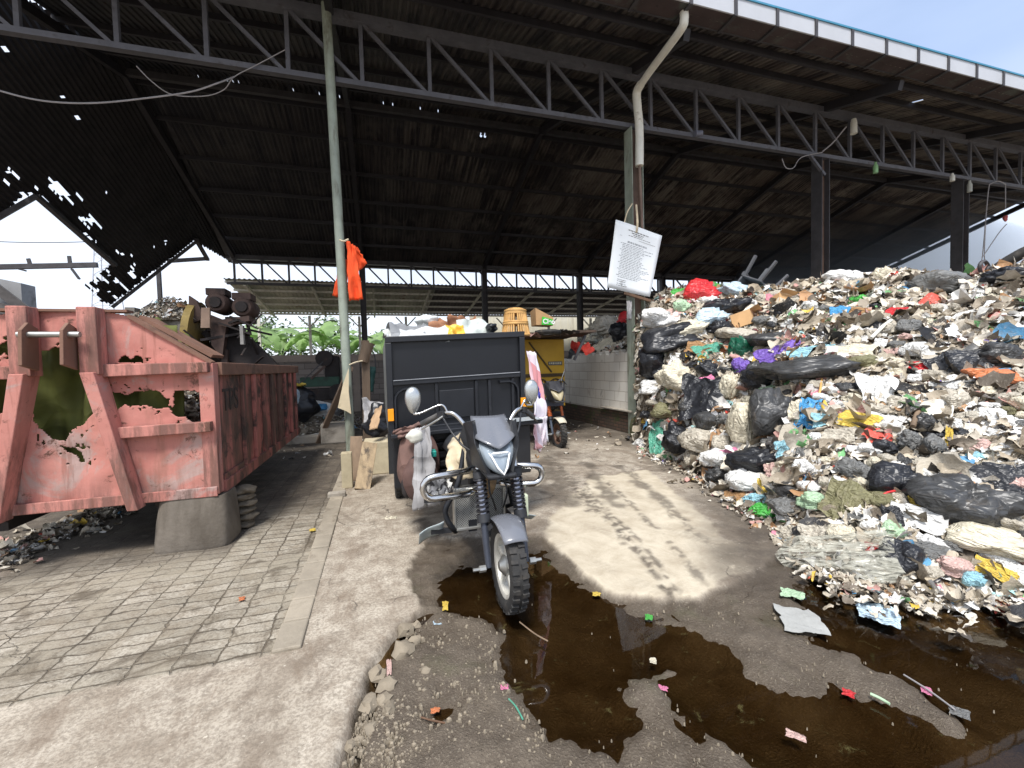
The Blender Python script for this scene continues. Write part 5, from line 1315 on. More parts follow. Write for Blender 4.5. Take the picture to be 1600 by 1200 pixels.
MB().box(2.66, 2.72, YB+.04, YB+1.6, .62, 2.06).build('side_wall', ym, yb); MB().box(3.80, 3.86, YB+.04, YB+1.6, .62, 2.06).build('side_wall', ym, yb)
MB().bar((3.05, YB-.02, 2.0), (3.55, YB-.02, 1.36), .035, .025).build('brace', M('brace_dark', S(70, 54, 28), .7), yb)
MB().box(2.9, 3.84, YB-.03, YB-.002, 1.26, 1.33).build('rail', MATS['brace_dark'], yb)
for xx in (3.30, 3.64):
    MB().tube([(xx+.14*math.cos(a), YB-.02, 1.10+.11*math.sin(a)) for a in np.linspace(0, 6.28, 17)[:-1]], .015, 6, closed=True).build('window_ring', MATS['brace_dark'], yb)
    for q in (-.06, .02, .08): MB().bar((xx+q, YB-.01, 1.02), (xx+q+.02, YB-.01, 1.19), .012, .012).build('window_bar', MATS['brace_dark'], yb)
npl = MB().box(3.48, 3.80, YB-.02, YB-.004, 1.505, 1.585).build('badge', M('badge_dark', S(92, 90, 84), .6), yb)
for k in range(7): MB().box(3.495+k*.042, 3.521+k*.042, YB-.025, YB-.021, 1.525+.004*(k % 2), 1.565).build('badge_mark', M('badge_pale', S(190, 184, 160), .6), npl)
wheel(t2, (3.75, 9.6, .25), .28, .13, MATS['rim_brown']); wheel(t2, (2.75, 9.6, .25), .28, .13, MATS['rim_brown'])
rf = MB().grid(lambda u, t: (2.45+1.85*u, 8.05+1.9*t, 2.10+.07*u+.02*math.sin(u*9+t*4)+.015*math.sin(t*13)), 18, 10).build('canopy', M('canopy_board', S(74, 60, 50), .85, 0, .2, 3, [(S(120, 100, 84), 4, .56, .75)]), t2, solid=.05); rf['label'] = 'warped dark board roof'
MB().bar((3.86, 8.2, 1.6), (4.1, 8.15, 2.1), .05).build('brace', steel_dark, t2); MB().box(2.5, 2.56, 8.2, 8.26, .6, 2.1).build('upright', steel_dark, t2)
# things lying on that roof
bk = thing('bamboo_basket', 'woven bamboo poultry basket standing behind the right corner of the black cargo box', 'basket', tuple(PY(805, 520, 7.6)))
bam = M('bamboo', S(206, 160, 96), .6, 0, .2, 8, [(S(140, 100, 56), 6, .56, .8)], bump=.2)
bc = Vector(PY(806, 524, 7.9)); bh = .50; R0, R1 = .26, .19
ring = lambda z, r: MB().tube([bc+Vector((r*math.cos(a), r*math.sin(a), z)) for a in np.linspace(0, 6.283, 25)[:-1]], .022, 6, closed=True).build('hoop', bam, bk, smooth=60)
for z in (.0, .21, .245, .46): ring(z, R0+(R1-R0)*z/bh)
sl_ = MB()
for k in range(34):
    a = 6.283*k/34
    if k % 7 == 3: continue
    sl_.bar(bc+Vector((R0*math.cos(a), R0*math.sin(a), 0)), bc+Vector((R1*math.cos(a), R1*math.sin(a), bh-.04)), .026, .012)
sl_.build('slats', bam, bk)
MB().lathe([(R1+.02, bh-.10), (R1+.015, bh-.03), (R1*.7, bh+.01), (0, bh+.02)], bc, 'z', 24).build('lid', bam, bk, smooth=50)
ct = thing('carton', 'tilted brown carton with a green label and white lettering lying on the canopy', 'carton', tuple(PY(855, 508, 8.0)))
c0 = Vector(PY(838, 508, 8.1)); ex = (Vector(PY(866, 509, 8.1))-c0); ux = ex.normalized()
cm = M('carton_brown', S(196, 156, 110), .85, 0, .1, 5, [(S(150, 112, 76), 3, .6, .8)])
V0 = [c0, c0+ux*.36, c0+ux*.36+Vector((0, .3, 0)), c0+Vector((0, .3, 0)), c0+Vector((-.02, -.02, .34)), c0+ux*.36+Vector((0, -.02, .16)), c0+ux*.36+Vector((0, .3, .16)), c0+Vector((-.02, .3, .30))]
MB().hexa(V0).build('body', cm, ct, bevel=.006)
MB().prism([(.10, .01), (.34, .01), (.34, .12), (.12, .17)], lambda u, v_, t: tuple(c0+ux*u+Vector((0, t, v_))), -.032, -.022).build('label', M('label_green', S(64, 190, 60), .6, bump=0), ct)
text('Cleo', .13, M('print_white', S(236, 238, 232), .7, bump=0), ct, c0+ux*.125+Vector((0, -.036, .035)), ux, (0, 0, 1), bold=.004)
tag(MB().lathe([(.10, .0), (.235, .0), (.26, .04), (.25, .075), (.17, .09), (.10, .07)], PY(856, 521, 7.85)-np.array([0, 0, .02]), 'z', 28, close=True).build('rubber_tyre', rubber, smooth=40), 'flat black tyre lying under the tilted carton on the canopy', 'tyre')
wob_sheet('rag', PY(831, 524, 7.9), .3, .3, PL('rag_pinkgrey', S(140, 110, 104), .8, .3), 'dull pink rag at the left edge of the canopy', 'rag', 3, .06)
wob_sheet('rag', PY(886, 519, 7.9), .4, .3, PL('rag_dark', S(52, 48, 46), .8, .3), 'dark rag on the canopy right of the tyre', 'rag', 5, .06)
wob_sheet('red_cloth', PY(908, 545, 9.0), .5, .3, PL('red_cloth', S(206, 66, 54), .7, .2), 'crumpled red cloth hanging where the canopy meets the block wall', 'cloth', 6, .09, .2, .7)

# ================================================================== NOTICE ON THE GREEN H POST
sg = thing('notice_board', 'white printed notice hanging crooked on the green H-section post', 'notice', tuple(PY(990, 460, 7.7)))
q = [Vector(PY(962, 343, 7.72)), Vector(PY(1035, 368, 7.62)), Vector(PY(1015, 464, 7.66)), Vector(PY(948, 449, 7.74))]
paper = M('notice_paper', S(222, 226, 228), .5, 0, .03, 2, [(S(196, 196, 176), 2.2, .66, .9)], bump=.05)
sp_uv = lambda u, t: q[0].lerp(q[1], u).lerp(q[3].lerp(q[2], u), t)
snr = (q[1]-q[0]).cross(q[3]-q[0]).normalized()
if snr.y > 0: snr = -snr
MB().grid(lambda u, t: sp_uv(u, t)+snr*(.015*math.sin(u*5+t*2)), 12, 12).build('sheet', paper, sg, smooth=180, solid=.006)
ink = M('notice_ink', S(120, 124, 130), .8, bump=0); ink2 = M('notice_ink_dark', S(96, 94, 92), .8, bump=0)
tl_ = MB(); th = MB(); r5 = random.Random(5)
def stroke(mb, u0, u1, t, h):
    off = lambda u, tt: sp_uv(u, tt)+snr*(.015*math.sin(u*5+tt*2)+.006)
    mb.add([off(u0, t+h), off(u1, t+h), off(u1, t), off(u0, t)], [(0, 1, 2, 3)])
for (u0, u1, t, h) in ((.28, .72, .085, .012), (.36, .62, .115, .011), (.40, .60, .14, .009), (.30, .78, .165, .007)):
    u = u0
    while u < u1: w_ = .02+.04*r5.random(); stroke(th, u, min(u1, u+w_), t, h); u += w_+.012
stroke(th, .12, .90, .20, .004)
for k, t in enumerate(np.linspace(.30, .80, 22)):
    u = .20 if k % 4 else .16; e = .60+.30*r5.random()
    while u < e: w_ = .015+.06*r5.random(); stroke(tl_, u, min(e, u+w_), t, .007); u += w_+.014
for t in (.255, .27): 
    u = .3
    while u < .7: w_ = .02+.05*r5.random(); stroke(tl_, u, u+w_, t, .008); u += w_+.012
for t in (.84, .865, .90, .925):
    u = .2
    while u < .40: w_ = .02+.04*r5.random(); stroke(tl_, u, u+w_, t, .007); u += w_+.012
tl_.build('printed_lines', ink, sg); th.build('heading_lines', ink2, sg)
MB().tube([sp_uv(.14+.05*math.cos(a), .085+.032*math.sin(a))+snr*.008 for a in np.linspace(0, 6.283, 21)[:-1]], .004, 4, closed=True).tube([sp_uv(.14+.025*math.cos(a), .085+.016*math.sin(a))+snr*.008 for a in np.linspace(0, 6.283, 13)[:-1]], .004, 4, closed=True).build('round_emblem', ink2, sg)
MB().tube(curve_pts([sp_uv(.36, .84)+snr*.02, sp_uv(.29, .88)+snr*.02, sp_uv(.33, .93)+snr*.02, sp_uv(.44, .93)+snr*.02], 5), .004, 4).build('signature', ink2, sg)
a = Vector(PY(976, 458, 7.6)); b_ = Vector(PY(1016, 470, 7.6)); MB().bar(a, b_, .05, .05).build('support_batten', wood_dark, sg)
MB().tube(curve_pts([sp_uv(.18, .03), Vector(PY(980, 332, 7.7)), Vector(PY(988, 318, 7.7))], 4), .012, 5).tube(curve_pts([sp_uv(.45, .09)+snr*.02, Vector(PY(996, 348, 7.62)), Vector(PY(994, 320, 7.66))], 4), .02, 5).build('tie_cord', cloth_cream, sg)
tag(drape('rag_strip', [PY(979, 470, 7.8), PY(987, 470, 7.8), PY(986, 500, 7.8), PY(980, 500, 7.8)], cloth_grey, None, None, .015, 8, 1, 4), 'grey rag tied to the green H post just below the notice', 'rag')

# ================================================================== CABLES AND SMALL THINGS UNDER THE ROOF
wire = M('old_cable', S(150, 146, 146), .7, 0, .1)
tag(MB().tube(curve_pts([PY(-60, 120, 7.7), PY(0, 142, 7.7), PY(70, 158, 7.7), PY(150, 161, 7.7), PY(240, 152, 7.7), PY(300, 143, 7.7), PY(340, 130, 7.7), PY(366, 120, 7.9)], 6), .012, 5).build('cable', wire, smooth=60), 'long grey cable sagging below the left truss', 'cable')
tag(MB().tube(curve_pts([PY(213, 103, 7.9), PY(238, 128, 8), PY(270, 148, 8.1), PY(320, 150, 8.1), PY(350, 140, 8), PY(366, 120, 7.9), PY(400, 102, 7.9), PY(445, 78, 7.9)], 6), .008, 5).build('cable', wire, smooth=60), 'thin darker cable looping below the sagging one', 'cable')
tag(MB().tube(curve_pts([PY(-60, 375, 30), PY(60, 379, 30), PY(190, 375, 30), PY(400, 360, 30)], 6), .02, 4).build('power_line', black_plastic), 'distant power line crossing the sky in the left opening', 'cable')
lm = thing('flood_lamp', 'small white lamp on a bent arm at the third post', 'lamp', tuple(PY(1330, 200, 7.8)))
MB().tube(curve_pts([PY(1285, 237, 7.9), PY(1302, 222, 7.85), PY(1322, 198, 7.8)], 4), .018, 6).build('arm', wire, lm, smooth=60)
a = Vector(PY(1334, 186, 7.8)); b_ = Vector(PY(1334, 209, 7.8)); MB().tube([a, a.lerp(b_, .3), b_], [.05, .07, .075], 10).build('lamp_head', white_pvc, lm, smooth=60)
tag(MB().tube(curve_pts([PY(1222, 248, 7.9), PY(1228, 262, 7.9), PY(1240, 262, 7.9), PY(1252, 246, 7.9), PY(1285, 238, 7.9)], 5), .01, 5).build('cable', wire, smooth=60), 'loose wire end looping under the chord beside the third post', 'cable')
for (px, py, h, mt, lab) in ((1368, 262, 17, M('bottle_green', S(130, 170, 120), .4), 'small pale green bottle hanging from the chord right of the third post'), (1488, 277, 12, white_pvc, 'small white bottle hanging from the chord left of the fourth post'), (1515, 291, 18, M('bottle_grey', S(170, 170, 160), .5), 'larger grey white bottle hanging against the fourth post')):
    a = Vector(PY(px, py-h/2, 7.8)); b_ = Vector(PY(px, py+h/2, 7.8)); o = thing('hanging_bottle', lab, 'bottle', tuple(b_), 'bottles hanging under the truss')
    MB().tube([a, a.lerp(b_, .2), a.lerp(b_, .35), b_], [.025, .03, .055, .055], 10).build('body', mt, o, smooth=50)
    MB().tube([a+Vector((0, 0, .02)), a, ], [.02, .028], 8).build('cap', black_plastic, o)
    MB().tube([a, (a.x, 7.95, 6.36)], .005, 4).build('cord', wire, o)
for k, pts in enumerate(([(1546, 288), (1543, 310), (1535, 400), (1530, 425)], [(1540, 350), (1538, 400), (1541, 420)], [(1571, 288), (1571, 326)], [(1546, 288), (1560, 283), (1571, 288)], [(1573, 350), (1560, 365), (1535, 402)])):
    tag(MB().tube(curve_pts([PY(*p, 7.9) for p in pts], 4), .012, 5).build('cord', wire, smooth=60), ['long cord hanging down from the chord right of the fourth post', 'short double cord beside the long one right of the fourth post', 'straight cord carrying the red hook', 'short cord looped along the chord right of the fourth post', 'slack cord running down from the red hook'][k], 'cord')
tag(MB().blob(PY(1571, 341, 7.9), (.06, .05, .09), 4, 3, .3).build('red_hook', M('faded_red', S(170, 84, 80), .7), smooth=60), 'faded red hook block hanging right of the fourth post', 'hook')
tag(MB().tube([PY(1096, 208, 7.88), PY(1086, 209, 7.88)], .06, 10).build('cable_reel', M('reel_grey', S(96, 98, 110), .6), smooth=50), 'small grey insulator on the truss chord right of the pipe', 'insulator')

# ================================================================== THE WASTE HEAP
_cols = []   # azimuth, L0, z0, L1, z1
def az_of(px): return CPSI+math.degrees(math.atan((px-800)/CF))
for px, fy, cy_, L1 in [(995, 694, 486, 10.0), (1020, 706, 474, 10.0), (1060, 726, 452, 10.4), (1100, 752, 450, 10.6), (1160, 786, 458, 10.4), (1200, 804, 452, 10.2), (1240, 856, 446, 10.0),
                        (1290, 884, 438, 10.0), (1330, 900, 440, 9.8), (1400, 918, 434, 9.6), (1480, 928, 436, 9.3), (1600, 938, 420, 8.9), (1760, 960, 405, 8.6), (2050, 990, 390, 8.4)]:
    g0 = G(px, fy); L0 = math.hypot(g0[0], g0[1]); d = ray(px, cy_); k = math.hypot(d[0], d[1]); z1 = CH+L1*d[2]/k
    _cols.append((math.radians(az_of(px)), L0, L1, z1))
_cols = np.array(_cols)


def heap_h(x, y):
    x = np.asarray(x, float); y = np.asarray(y, float)
    az = np.arctan2(x, y); Ld = np.hypot(x, y)
    L0 = np.interp(az, _cols[:, 0], _cols[:, 1]); L1 = np.interp(az, _cols[:, 0], _cols[:, 2]); z1 = np.interp(az, _cols[:, 0], _cols[:, 3])
    t = (Ld-L0)/(L1-L0)
    left = np.clip((1130-(800+CF*np.tan(az-math.radians(CPSI))))/140, 0, 1)
    ex = 1.15+.75*left
    h = z1*(1-(1-np.clip(t, 0, 1))**ex)
    h = np.where(t < 0, t*1.2, h)
    h = np.where(t > 1, z1-.05*(Ld-L1)-.03*(Ld-L1)**2, h)
    h = np.where(az < _cols[0, 0]-.005, -1, h)
    rear = np.where((x > 5.28) & (y > 7.95), 1.62+1.0*sst(5.3, 6.6, x)+.15*np.sin(y*2.1), -1)
    rear = rear-np.clip(y-11.6, 0, 9)*1.1-np.clip(x-11, 0, 9)*.5
    h = np.where((az < _cols[0, 0]+.15) & (y > 7.95), np.maximum(h, rear), h)
    h = np.where((y > 7.95) & (x < 5.3), -1, h)
    return h


xs = np.arange(2.3, 17, .055); ys = np.arange(-.6, 14.5, .055)
X, Y = np.meshgrid(xs, ys)
Hh = heap_h(X, Y); edge_ = np.clip(Hh/.25, 0, 1)
Z = Hh+edge_*((fbm(X*2.3, Y*2.3, 3, 5)-.5)*.42+(fbm(X*9, Y*9, 8, 3)-.5)*.12)-.05
nx = len(xs); ny = len(ys); I = np.arange(nx*ny).reshape(ny, nx)
qk = (Hh[:-1, :-1] > -.15) & (Hh[1:, 1:] > -.15) & (Hh[:-1, 1:] > -.15) & (Hh[1:, :-1] > -.15)
steep = np.maximum.reduce([Hh[:-1, :-1], Hh[1:, 1:], Hh[:-1, 1:], Hh[1:, :-1]])-np.minimum.reduce([Hh[:-1, :-1], Hh[1:, 1:], Hh[:-1, 1:], Hh[1:, :-1]])
Fq = np.stack([I[:-1, :-1], I[:-1, 1:], I[1:, 1:], I[1:, :-1]], -1)[qk]
used = np.unique(Fq); rmap = np.full(nx*ny, -1); rmap[used] = np.arange(len(used))
heap = MB(); heap.v = np.stack([X, Y, Z], -1).reshape(-1, 3)[used].tolist(); heap.f = rmap[Fq].tolist()
hm, n, b = nodes('heap_soil')
v = coords(n, rnd_off=False)
c = mixc(n, ramp(n, noise_n(n, v, 4, 8, .75), .35, .65), S(92, 82, 69), S(146, 133, 115))
c = mixc(n, ramp(n, noise_n(n, v, 16, 4, .7), .55, .7), c, S(186, 175, 156)); c = mixc(n, ramp(n, noise_n(n, v, 21, 4, .7), .60, .72), c, S(44, 39, 35))
n.links.new(c, b.inputs['Base Color']); b.inputs['Roughness'].default_value = .95
bp = n.nodes.new('ShaderNodeBump'); bp.inputs['Strength'].default_value = 1; bp.inputs['Distance'].default_value = .05
n.links.new(noise_n(n, v, 20, 6, .75), bp.inputs['Height']); n.links.new(bp.outputs[0], b.inputs['Normal'])
tag(heap.build('waste_heap', hm, smooth=180), 'big heap of rotting waste piled right of the green H post', 'waste heap', kind='stuff')


def hit(px, py, far=16.0):
    d = ray(px, py); Ls = np.arange(1.2, far, .03); k = d/math.hypot(d[0], d[1])
    pts = CC[None, :]+Ls[:, None]*k[None, :]; h = heap_h(pts[:, 0], pts[:, 1]); w_ = np.where(h >= pts[:, 2])[0]
    if len(w_) == 0:
        i = np.argmin(pts[:, 2]-h); return pts[i]
    return pts[w_[0]]


# ---- loose litter: thousands of crumpled scraps, one stuff object
pal = [(S(176, 164, 144), 22), (S(198, 188, 170), 22), (S(152, 140, 122), 16), (S(216, 208, 193), 18), (S(118, 107, 94), 9), (S(74, 68, 62), 5), (S(228, 226, 221), 16), (S(44, 44, 46), 4), (S(170, 130, 92), 5), (S(196, 150, 140), 3),
       (S(206, 80, 66), .8), (S(90, 150, 190), .9), (S(214, 180, 70), .7), (S(110, 170, 110), .8), (S(214, 130, 150), .5), (S(110, 96, 170), .25), (S(160, 204, 206), .8)]
pc_ = np.array([p[0] for p in pal]); pw = np.array([p[1] for p in pal], float); pw /= pw.sum()


def litter(name, P3, N3, sizes, seed, cols, mat):
    rg = np.random.default_rng(seed); n = len(P3)
    t = rg.normal(size=(n, 3)); N3 = N3+rg.normal(size=(n, 3))*.30; N3 /= np.linalg.norm(N3, axis=1)[:, None]
    t -= N3*(t*N3).sum(1)[:, None]; t /= np.linalg.norm(t, axis=1)[:, None]; bt = np.cross(N3, t)
    asp = rg.uniform(.18, .9, n); NG = 5; g = np.linspace(-.5, .5, NG); V = np.zeros((n, NG*NG, 3)); k = 0
    bend = rg.normal(size=(n, 2))*.55; tw = rg.normal(size=n)*.4; ph = rg.uniform(0, 6, n); fq = rg.uniform(4, 11, n)
    for j in range(NG):
        for i in range(NG):
            z = rg.normal(size=n)*.035+bend[:, 0]*g[i]**2+bend[:, 1]*g[j]**2+tw*g[i]*g[j]+.07*np.sin(g[i]*fq+g[j]*fq*.6+ph)
            cu, cv_ = g[i]*2, g[j]*2; rim = 1+rg.normal(size=n)*.10*(max(abs(cu), abs(cv_)) > .9)
            a = g[i]*math.sqrt(1-cv_*cv_*.46)*rim+rg.normal(size=n)*.03; b2 = g[j]*math.sqrt(1-cu*cu*.46)*rim+rg.normal(size=n)*.03
            V[:, k] = P3+t*(a*sizes)[:, None]+bt*(b2*sizes*asp)[:, None]+N3*(z*sizes)[:, None]; k += 1
    f = np.array([(j*NG+i, j*NG+i+1, (j+1)*NG+i+1, (j+1)*NG+i) for j in range(NG-1) for i in range(NG-1)])
    F = (f[None]+(np.arange(n)*NG*NG)[:, None, None]).reshape(-1, 4); Vv = V.reshape(-1, 3)
    me = bpy.data.meshes.new(name); me.vertices.add(len(Vv)); me.vertices.foreach_set('co', Vv.ravel())
    me.loops.add(F.size); me.loops.foreach_set('vertex_index', F.ravel().astype(np.int32)); me.polygons.add(len(F)); me.polygons.foreach_set('loop_start', np.arange(0, F.size, 4))
    me.update(calc_edges=True); me.validate(); me.polygons.foreach_set('use_smooth', [True]*len(F))
    ca = np.repeat(cols, 25, 0); at = me.color_attributes.new('Col', 'FLOAT_COLOR', 'POINT')
    at.data.foreach_set('color', np.concatenate([ca, np.ones((len(ca), 1))], 1).astype(np.float32).ravel())
    me.materials.append(mat); o = bpy.data.objects.new(name, me); COL.objects.link(o); return o


lm_, n, b = nodes('litter')
a = n.nodes.new('ShaderNodeVertexColor'); a.layer_name = 'Col'; v = coords(n, rnd_off=False)
c = mixc(n, math_n(n, 'MULTIPLY', ramp(n, noise_n(n, v, 11, 6, .75), .48, .75), .65), a.outputs['Color'], S(112, 99, 82))
c = mixc(n, math_n(n, 'MULTIPLY', ramp(n, noise_n(n, v, 34, 4, .7), .55, .75), .6), c, S(210, 200, 184))
n.links.new(c, b.inputs['Base Color']); b.inputs['Roughness'].default_value = .6
bp = n.nodes.new('ShaderNodeBump'); bp.inputs['Strength'].default_value = .7; bp.inputs['Distance'].default_value = .015
n.links.new(noise_n(n, v, 34, 4, .7), bp.inputs['Height']); n.links.new(bp.outputs[0], b.inputs['Normal'])


def normals(x, y):
    e = .12; gx = (heap_h(x+e, y)-heap_h(x-e, y))/(2*e); gy = (heap_h(x, y+e)-heap_h(x, y-e))/(2*e)
    N_ = np.stack([-np.clip(gx, -2, 2), -np.clip(gy, -2, 2), np.ones_like(gx)], 1); return N_/np.linalg.norm(N_, axis=1)[:, None]


rg = np.random.default_rng(11)
n_ = 110000; x = rg.uniform(2.4, 13.5, n_); y = rg.uniform(-.4, 12.5, n_); h = heap_h(x, y); d_ = np.hypot(x, y)
az = np.arctan2(x, y); L1 = np.interp(az, _cols[:, 0], _cols[:, 2])
ok = (h > -.03) & ((d_ < L1+1.2) | (y > 8)) & (rg.random(n_) < np.clip(6.5/d_, .35, 1.0)); x, y, h, d_ = x[ok], y[ok], h[ok], d_[ok]
edge_ = np.clip(h/.25, 0, 1)
zz = np.maximum(h, 0)+edge_*((fbm(x*2.3, y*2.3, 3, 5)-.5)*.42)-.02+rg.uniform(0, .05, len(x))*edge_
sz = np.clip(rg.lognormal(-2.38, .55, len(x)), .03, .34)*(.55+.45*np.clip(d_/5, 0, 1.3))
ci = rg.choice(len(pal), len(x), p=pw); cols = np.clip(pc_[ci]*rg.uniform(.75, 1.2, (len(x), 1)), 0, .85)
print('litter pieces', len(x))
o = litter('loose_litter', np.stack([x, y, zz], 1), normals(x, y), sz, 5, cols, lm_); tag(o, 'loose layer of torn paper, plastic and rags covering the waste heap', 'litter', kind='stuff')
# scatter on the yard near the foot of the heap and round the back
x = []; y = []
for k in range(900):
    i = rg.integers(0, len(_cols)-1); t = rg.random(); azz = _cols[i, 0]*(1-t)+_cols[i+1, 0]*t; L_ = _cols[i, 1]*(1-t)+_cols[i+1, 1]*t-abs(rg.normal())*.22*(_cols[i, 1]/4)
    x.append(L_*math.sin(azz)); y.append(L_*math.cos(azz))
for k in range(160): x.append(rg.uniform(1.8, 5)); y.append(rg.uniform(6.5, 12))
for k in range(420): x.append(rg.uniform(-4.5, 1.5)); y.append(rg.uniform(8.2, 16))
for k in range(420):
    q_ = G(*((lambda t: (200-260*t+rg.normal()*16, 788+112*t+rg.normal()*9))(rg.random()))); x.append(q_[0]); y.append(q_[1])
x = np.array(x); y = np.array(y); n_ = len(x); up = np.tile([0, 0, 1.], (n_, 1))
ci = rg.choice(len(pal), n_, p=pw)
o = litter('yard_litter', np.stack([x, y, np.full(n_, .015)], 1), up, np.clip(rg.lognormal(-2.8, .45, n_), .015, .16), 6, pc_[ci]*.9, lm_); tag(o, 'small scraps of litter strewn over the yard floor', 'litter', kind='stuff')
# waste in the container, on the conveyor and on the far left floor
def mound(c, r, h, n, seed, name, label, cols_scale=.8, szm=-2.9):
    g_ = np.random.default_rng(seed); a = g_.uniform(0, 6.283, n); q = np.sqrt(g_.random(n)); x = c[0]+r[0]*q*np.cos(a); y = c[1]+r[1]*q*np.sin(a); z = c[2]+h*(1-q**1.6)*(.85+.3*g_.random(n))
    N_ = np.stack([np.cos(a)*q, np.sin(a)*q, np.ones(n)], 1); ci = g_.choice(len(pal), n, p=pw)
    o = litter(name, np.stack([x, y, z], 1), N_, np.clip(g_.lognormal(szm, .4, n), .02, .25), seed, pc_[ci]*cols_scale, lm_)
    core = MB().lathe([(0.001, h*.93), (r[0]*.3, h*.78), (r[0]*.62, h*.45), (r[0]*.98, -.02)], (0, 0, 0), 'z', 24).map(lambda p: Vector((c[0]+p.x, c[1]+p.y*r[1]/r[0], c[2]+p.z+.03*mn.noise(p*5)))).build(name+'_core', hm, o, smooth=180)
    return tag(o, label, 'litter', kind='stuff')


mound((-1.86, 5.05, .48), (.34, .5), .9, 900, 31, 'loose_litter', 'pale heap of scraps seen inside the red container through its rusted hole', .9)
tag(MB().tube([(-1.86, 5.0, 1.3), (-1.90, 4.96, 1.62)], .012, 6).build('bamboo_stick', M('bamboo_yellow', S(200, 164, 90), .6)), 'yellow bamboo stick standing in the scraps inside the red container', 'stick')
mound((-2.3, 6.6, .48), (.9, 1.5), 1.15, 1200, 32, 'loose_litter', 'waste filling the back of the red container', .7)
p = PY(268, 500, 8.9); mound((p[0], 8.85, p[2]-.02), (.55, .45), .36, 700, 33, 'loose_litter', 'shredded waste heaped over the conveyor drum', .9)
mound((-1.7, 12.6, 0), (1.5, 1.5), .55, 1500, 34, 'loose_litter', 'low heap of scraps on the dark floor behind the timber', .75)
mound((.6, 10.5, 0), (.9, 1.2), .75, 900, 35, 'loose_litter', 'heap of brown scraps behind the wooden post and the tricycle', .75)

# ---- bags, sacks, sheets and cartons lying on the heap
HC = dict(black=(S(36, 37, 41), .38, .12), grey=(S(112, 112, 110), .5, .4), dkgrey=(S(62, 62, 62), .38, .36), white=(S(224, 223, 219), .42, .25), cream=(S(212, 203, 180), .5, .35), dirty=(S(190, 182, 166), .5, .5), red=(S(200, 46, 50), .4, .25), green=(S(74, 168, 70), .4, .25),
          dkgreen=(S(20, 84, 62), .4, .1), blue=(S(70, 146, 196), .45, .38), ltblue=(S(150, 196, 208), .45, .35), purple=(S(120, 92, 176), .45, .12), pink=(S(212, 124, 158), .45, .38), dustypink=(S(206, 172, 162), .6, .3), orange=(S(206, 124, 80), .5, .42),
          yellow=(S(214, 184, 80), .5, .4), brown=(S(166, 128, 88), .8, .3), palegreen=(S(176, 204, 168), .45, .3), paleblue=(S(186, 206, 218), .42, .2), teal=(S(84, 156, 132), .45, .4), olive=(S(120, 116, 84), .6, .45), clear=(S(176, 174, 160), .22, .4))
hmat = {k: PL('heap_'+k, v[0], v[1], v[2], None, .32 if 'k' in k[:2]+k[-1:] and v[0][0] < .08 else .55) for k, v in HC.items()}
cn_ = hmat['clear'].node_tree; cb_ = cn_.nodes['Principled BSDF']; ct_ = cn_.nodes.new('ShaderNodeBsdfTransparent'); cx_ = cn_.nodes.new('ShaderNodeMixShader')
cn_.links.new(math_n(cn_, 'MULTIPLY', ramp(cn_, noise_n(cn_, coords(cn_, (.6, 1.6, 1)), 3.2, 5, .6, 1.0), .36, .6), .85), cx_.inputs[0]); cn_.links.new(ct_.outputs[0], cx_.inputs[1]); cn_.links.new(cb_.outputs[0], cx_.inputs[2])
cn_.links.new(cx_.outputs[0], cn_.nodes['Material Output'].inputs['Surface'])


def bag_mesh(kind, seed, key):
    """tied bag / slack sack: blob with folds gathered towards the knot"""
    sub = 4; bm = bmesh.new(); bmesh.ops.create_icosphere(bm, subdivisions=sub, radius=1)
    r = random.Random(seed*7+3); kd = Vector((r.uniform(-.9, .9), r.uniform(-.6, .2), r.uniform(.1, .8))).normalized()
    ax = kd.orthogonal().normalized(); ay = kd.cross(ax); so_ = Vector((seed*3.7, seed*1.9, seed*.7)); nf = r.randint(6, 10)
    for q in bm.verts:
        p = q.co.normalized(); dd = p.dot(kd); ang = math.atan2(p.dot(ay), p.dot(ax))
        k = 1+.42*mn.noise(p*1.25+so_)
        gather = max(0, (dd+.55)/1.55)
        if kind == 'bag': k += (.05+.10*gather)*math.sin(ang*nf+3.5*mn.noise(p*1.6+so_))*gather
        rdg = 1-abs(mn.noise(p*3.0+so_*.5))*2; k += .10*rdg*rdg*rdg-.05
        rdg = 1-abs(mn.noise(Vector((p.x*3, p.y*7, p.z*4))+so_))*2; k += .05*rdg*rdg*rdg
        if kind == 'bag' and dd > .86: k *= 1-.9*(dd-.86)*2; k += .55*max(0, dd-.965)/.035*.5
        v_ = p*k
        if v_.z < -.45: v_.z = -.45+.25*(v_.z+.45)
        q.co = v_
    me = bpy.data.meshes.new('trash_bag'); bm.to_mesh(me); bm.free()
    me.polygons.foreach_set('use_smooth', [True]*len(me.polygons)); me.materials.append(None); return me


def sheet_mesh(seed):
    so_ = Vector((seed*2.1, seed*.9, seed)); mb = MB()

    def fn(u, t):
        x, y = (u-.5)*2, (t-.5)*2; q = Vector((x*1.1, y*1.1, 0))+so_
        rd = (1-abs(mn.noise(q*1.6))*2)
        z = .42*mn.noise(q*.8)+.22*rd*rd+.10*(1-abs(mn.noise(q*4))*2)-.12*(x*x+y*y)*.5
        e = 1+.22*mn.noise(Vector((math.atan2(y, x)*1.5, seed, 0)))
        return (x*e*.9+.2*mn.noise(q*1.3+Vector((5, 0, 0))), y*e*.9+.2*mn.noise(q*1.3+Vector((0, 5, 0))), z)
    mb.grid(fn, 20, 20); me = bpy.data.meshes.new('sheet'); me.from_pydata(mb.v, [], mb.f); me.polygons.foreach_set('use_smooth', [True]*len(me.polygons)); me.materials.append(None); return me


bagp = [bag_mesh('bag', s, 0) for s in range(8)]; sackp = [bag_mesh('sack', s+20, 0) for s in range(6)]; sheetp = [sheet_mesh(s) for s in range(7)]
placed = []


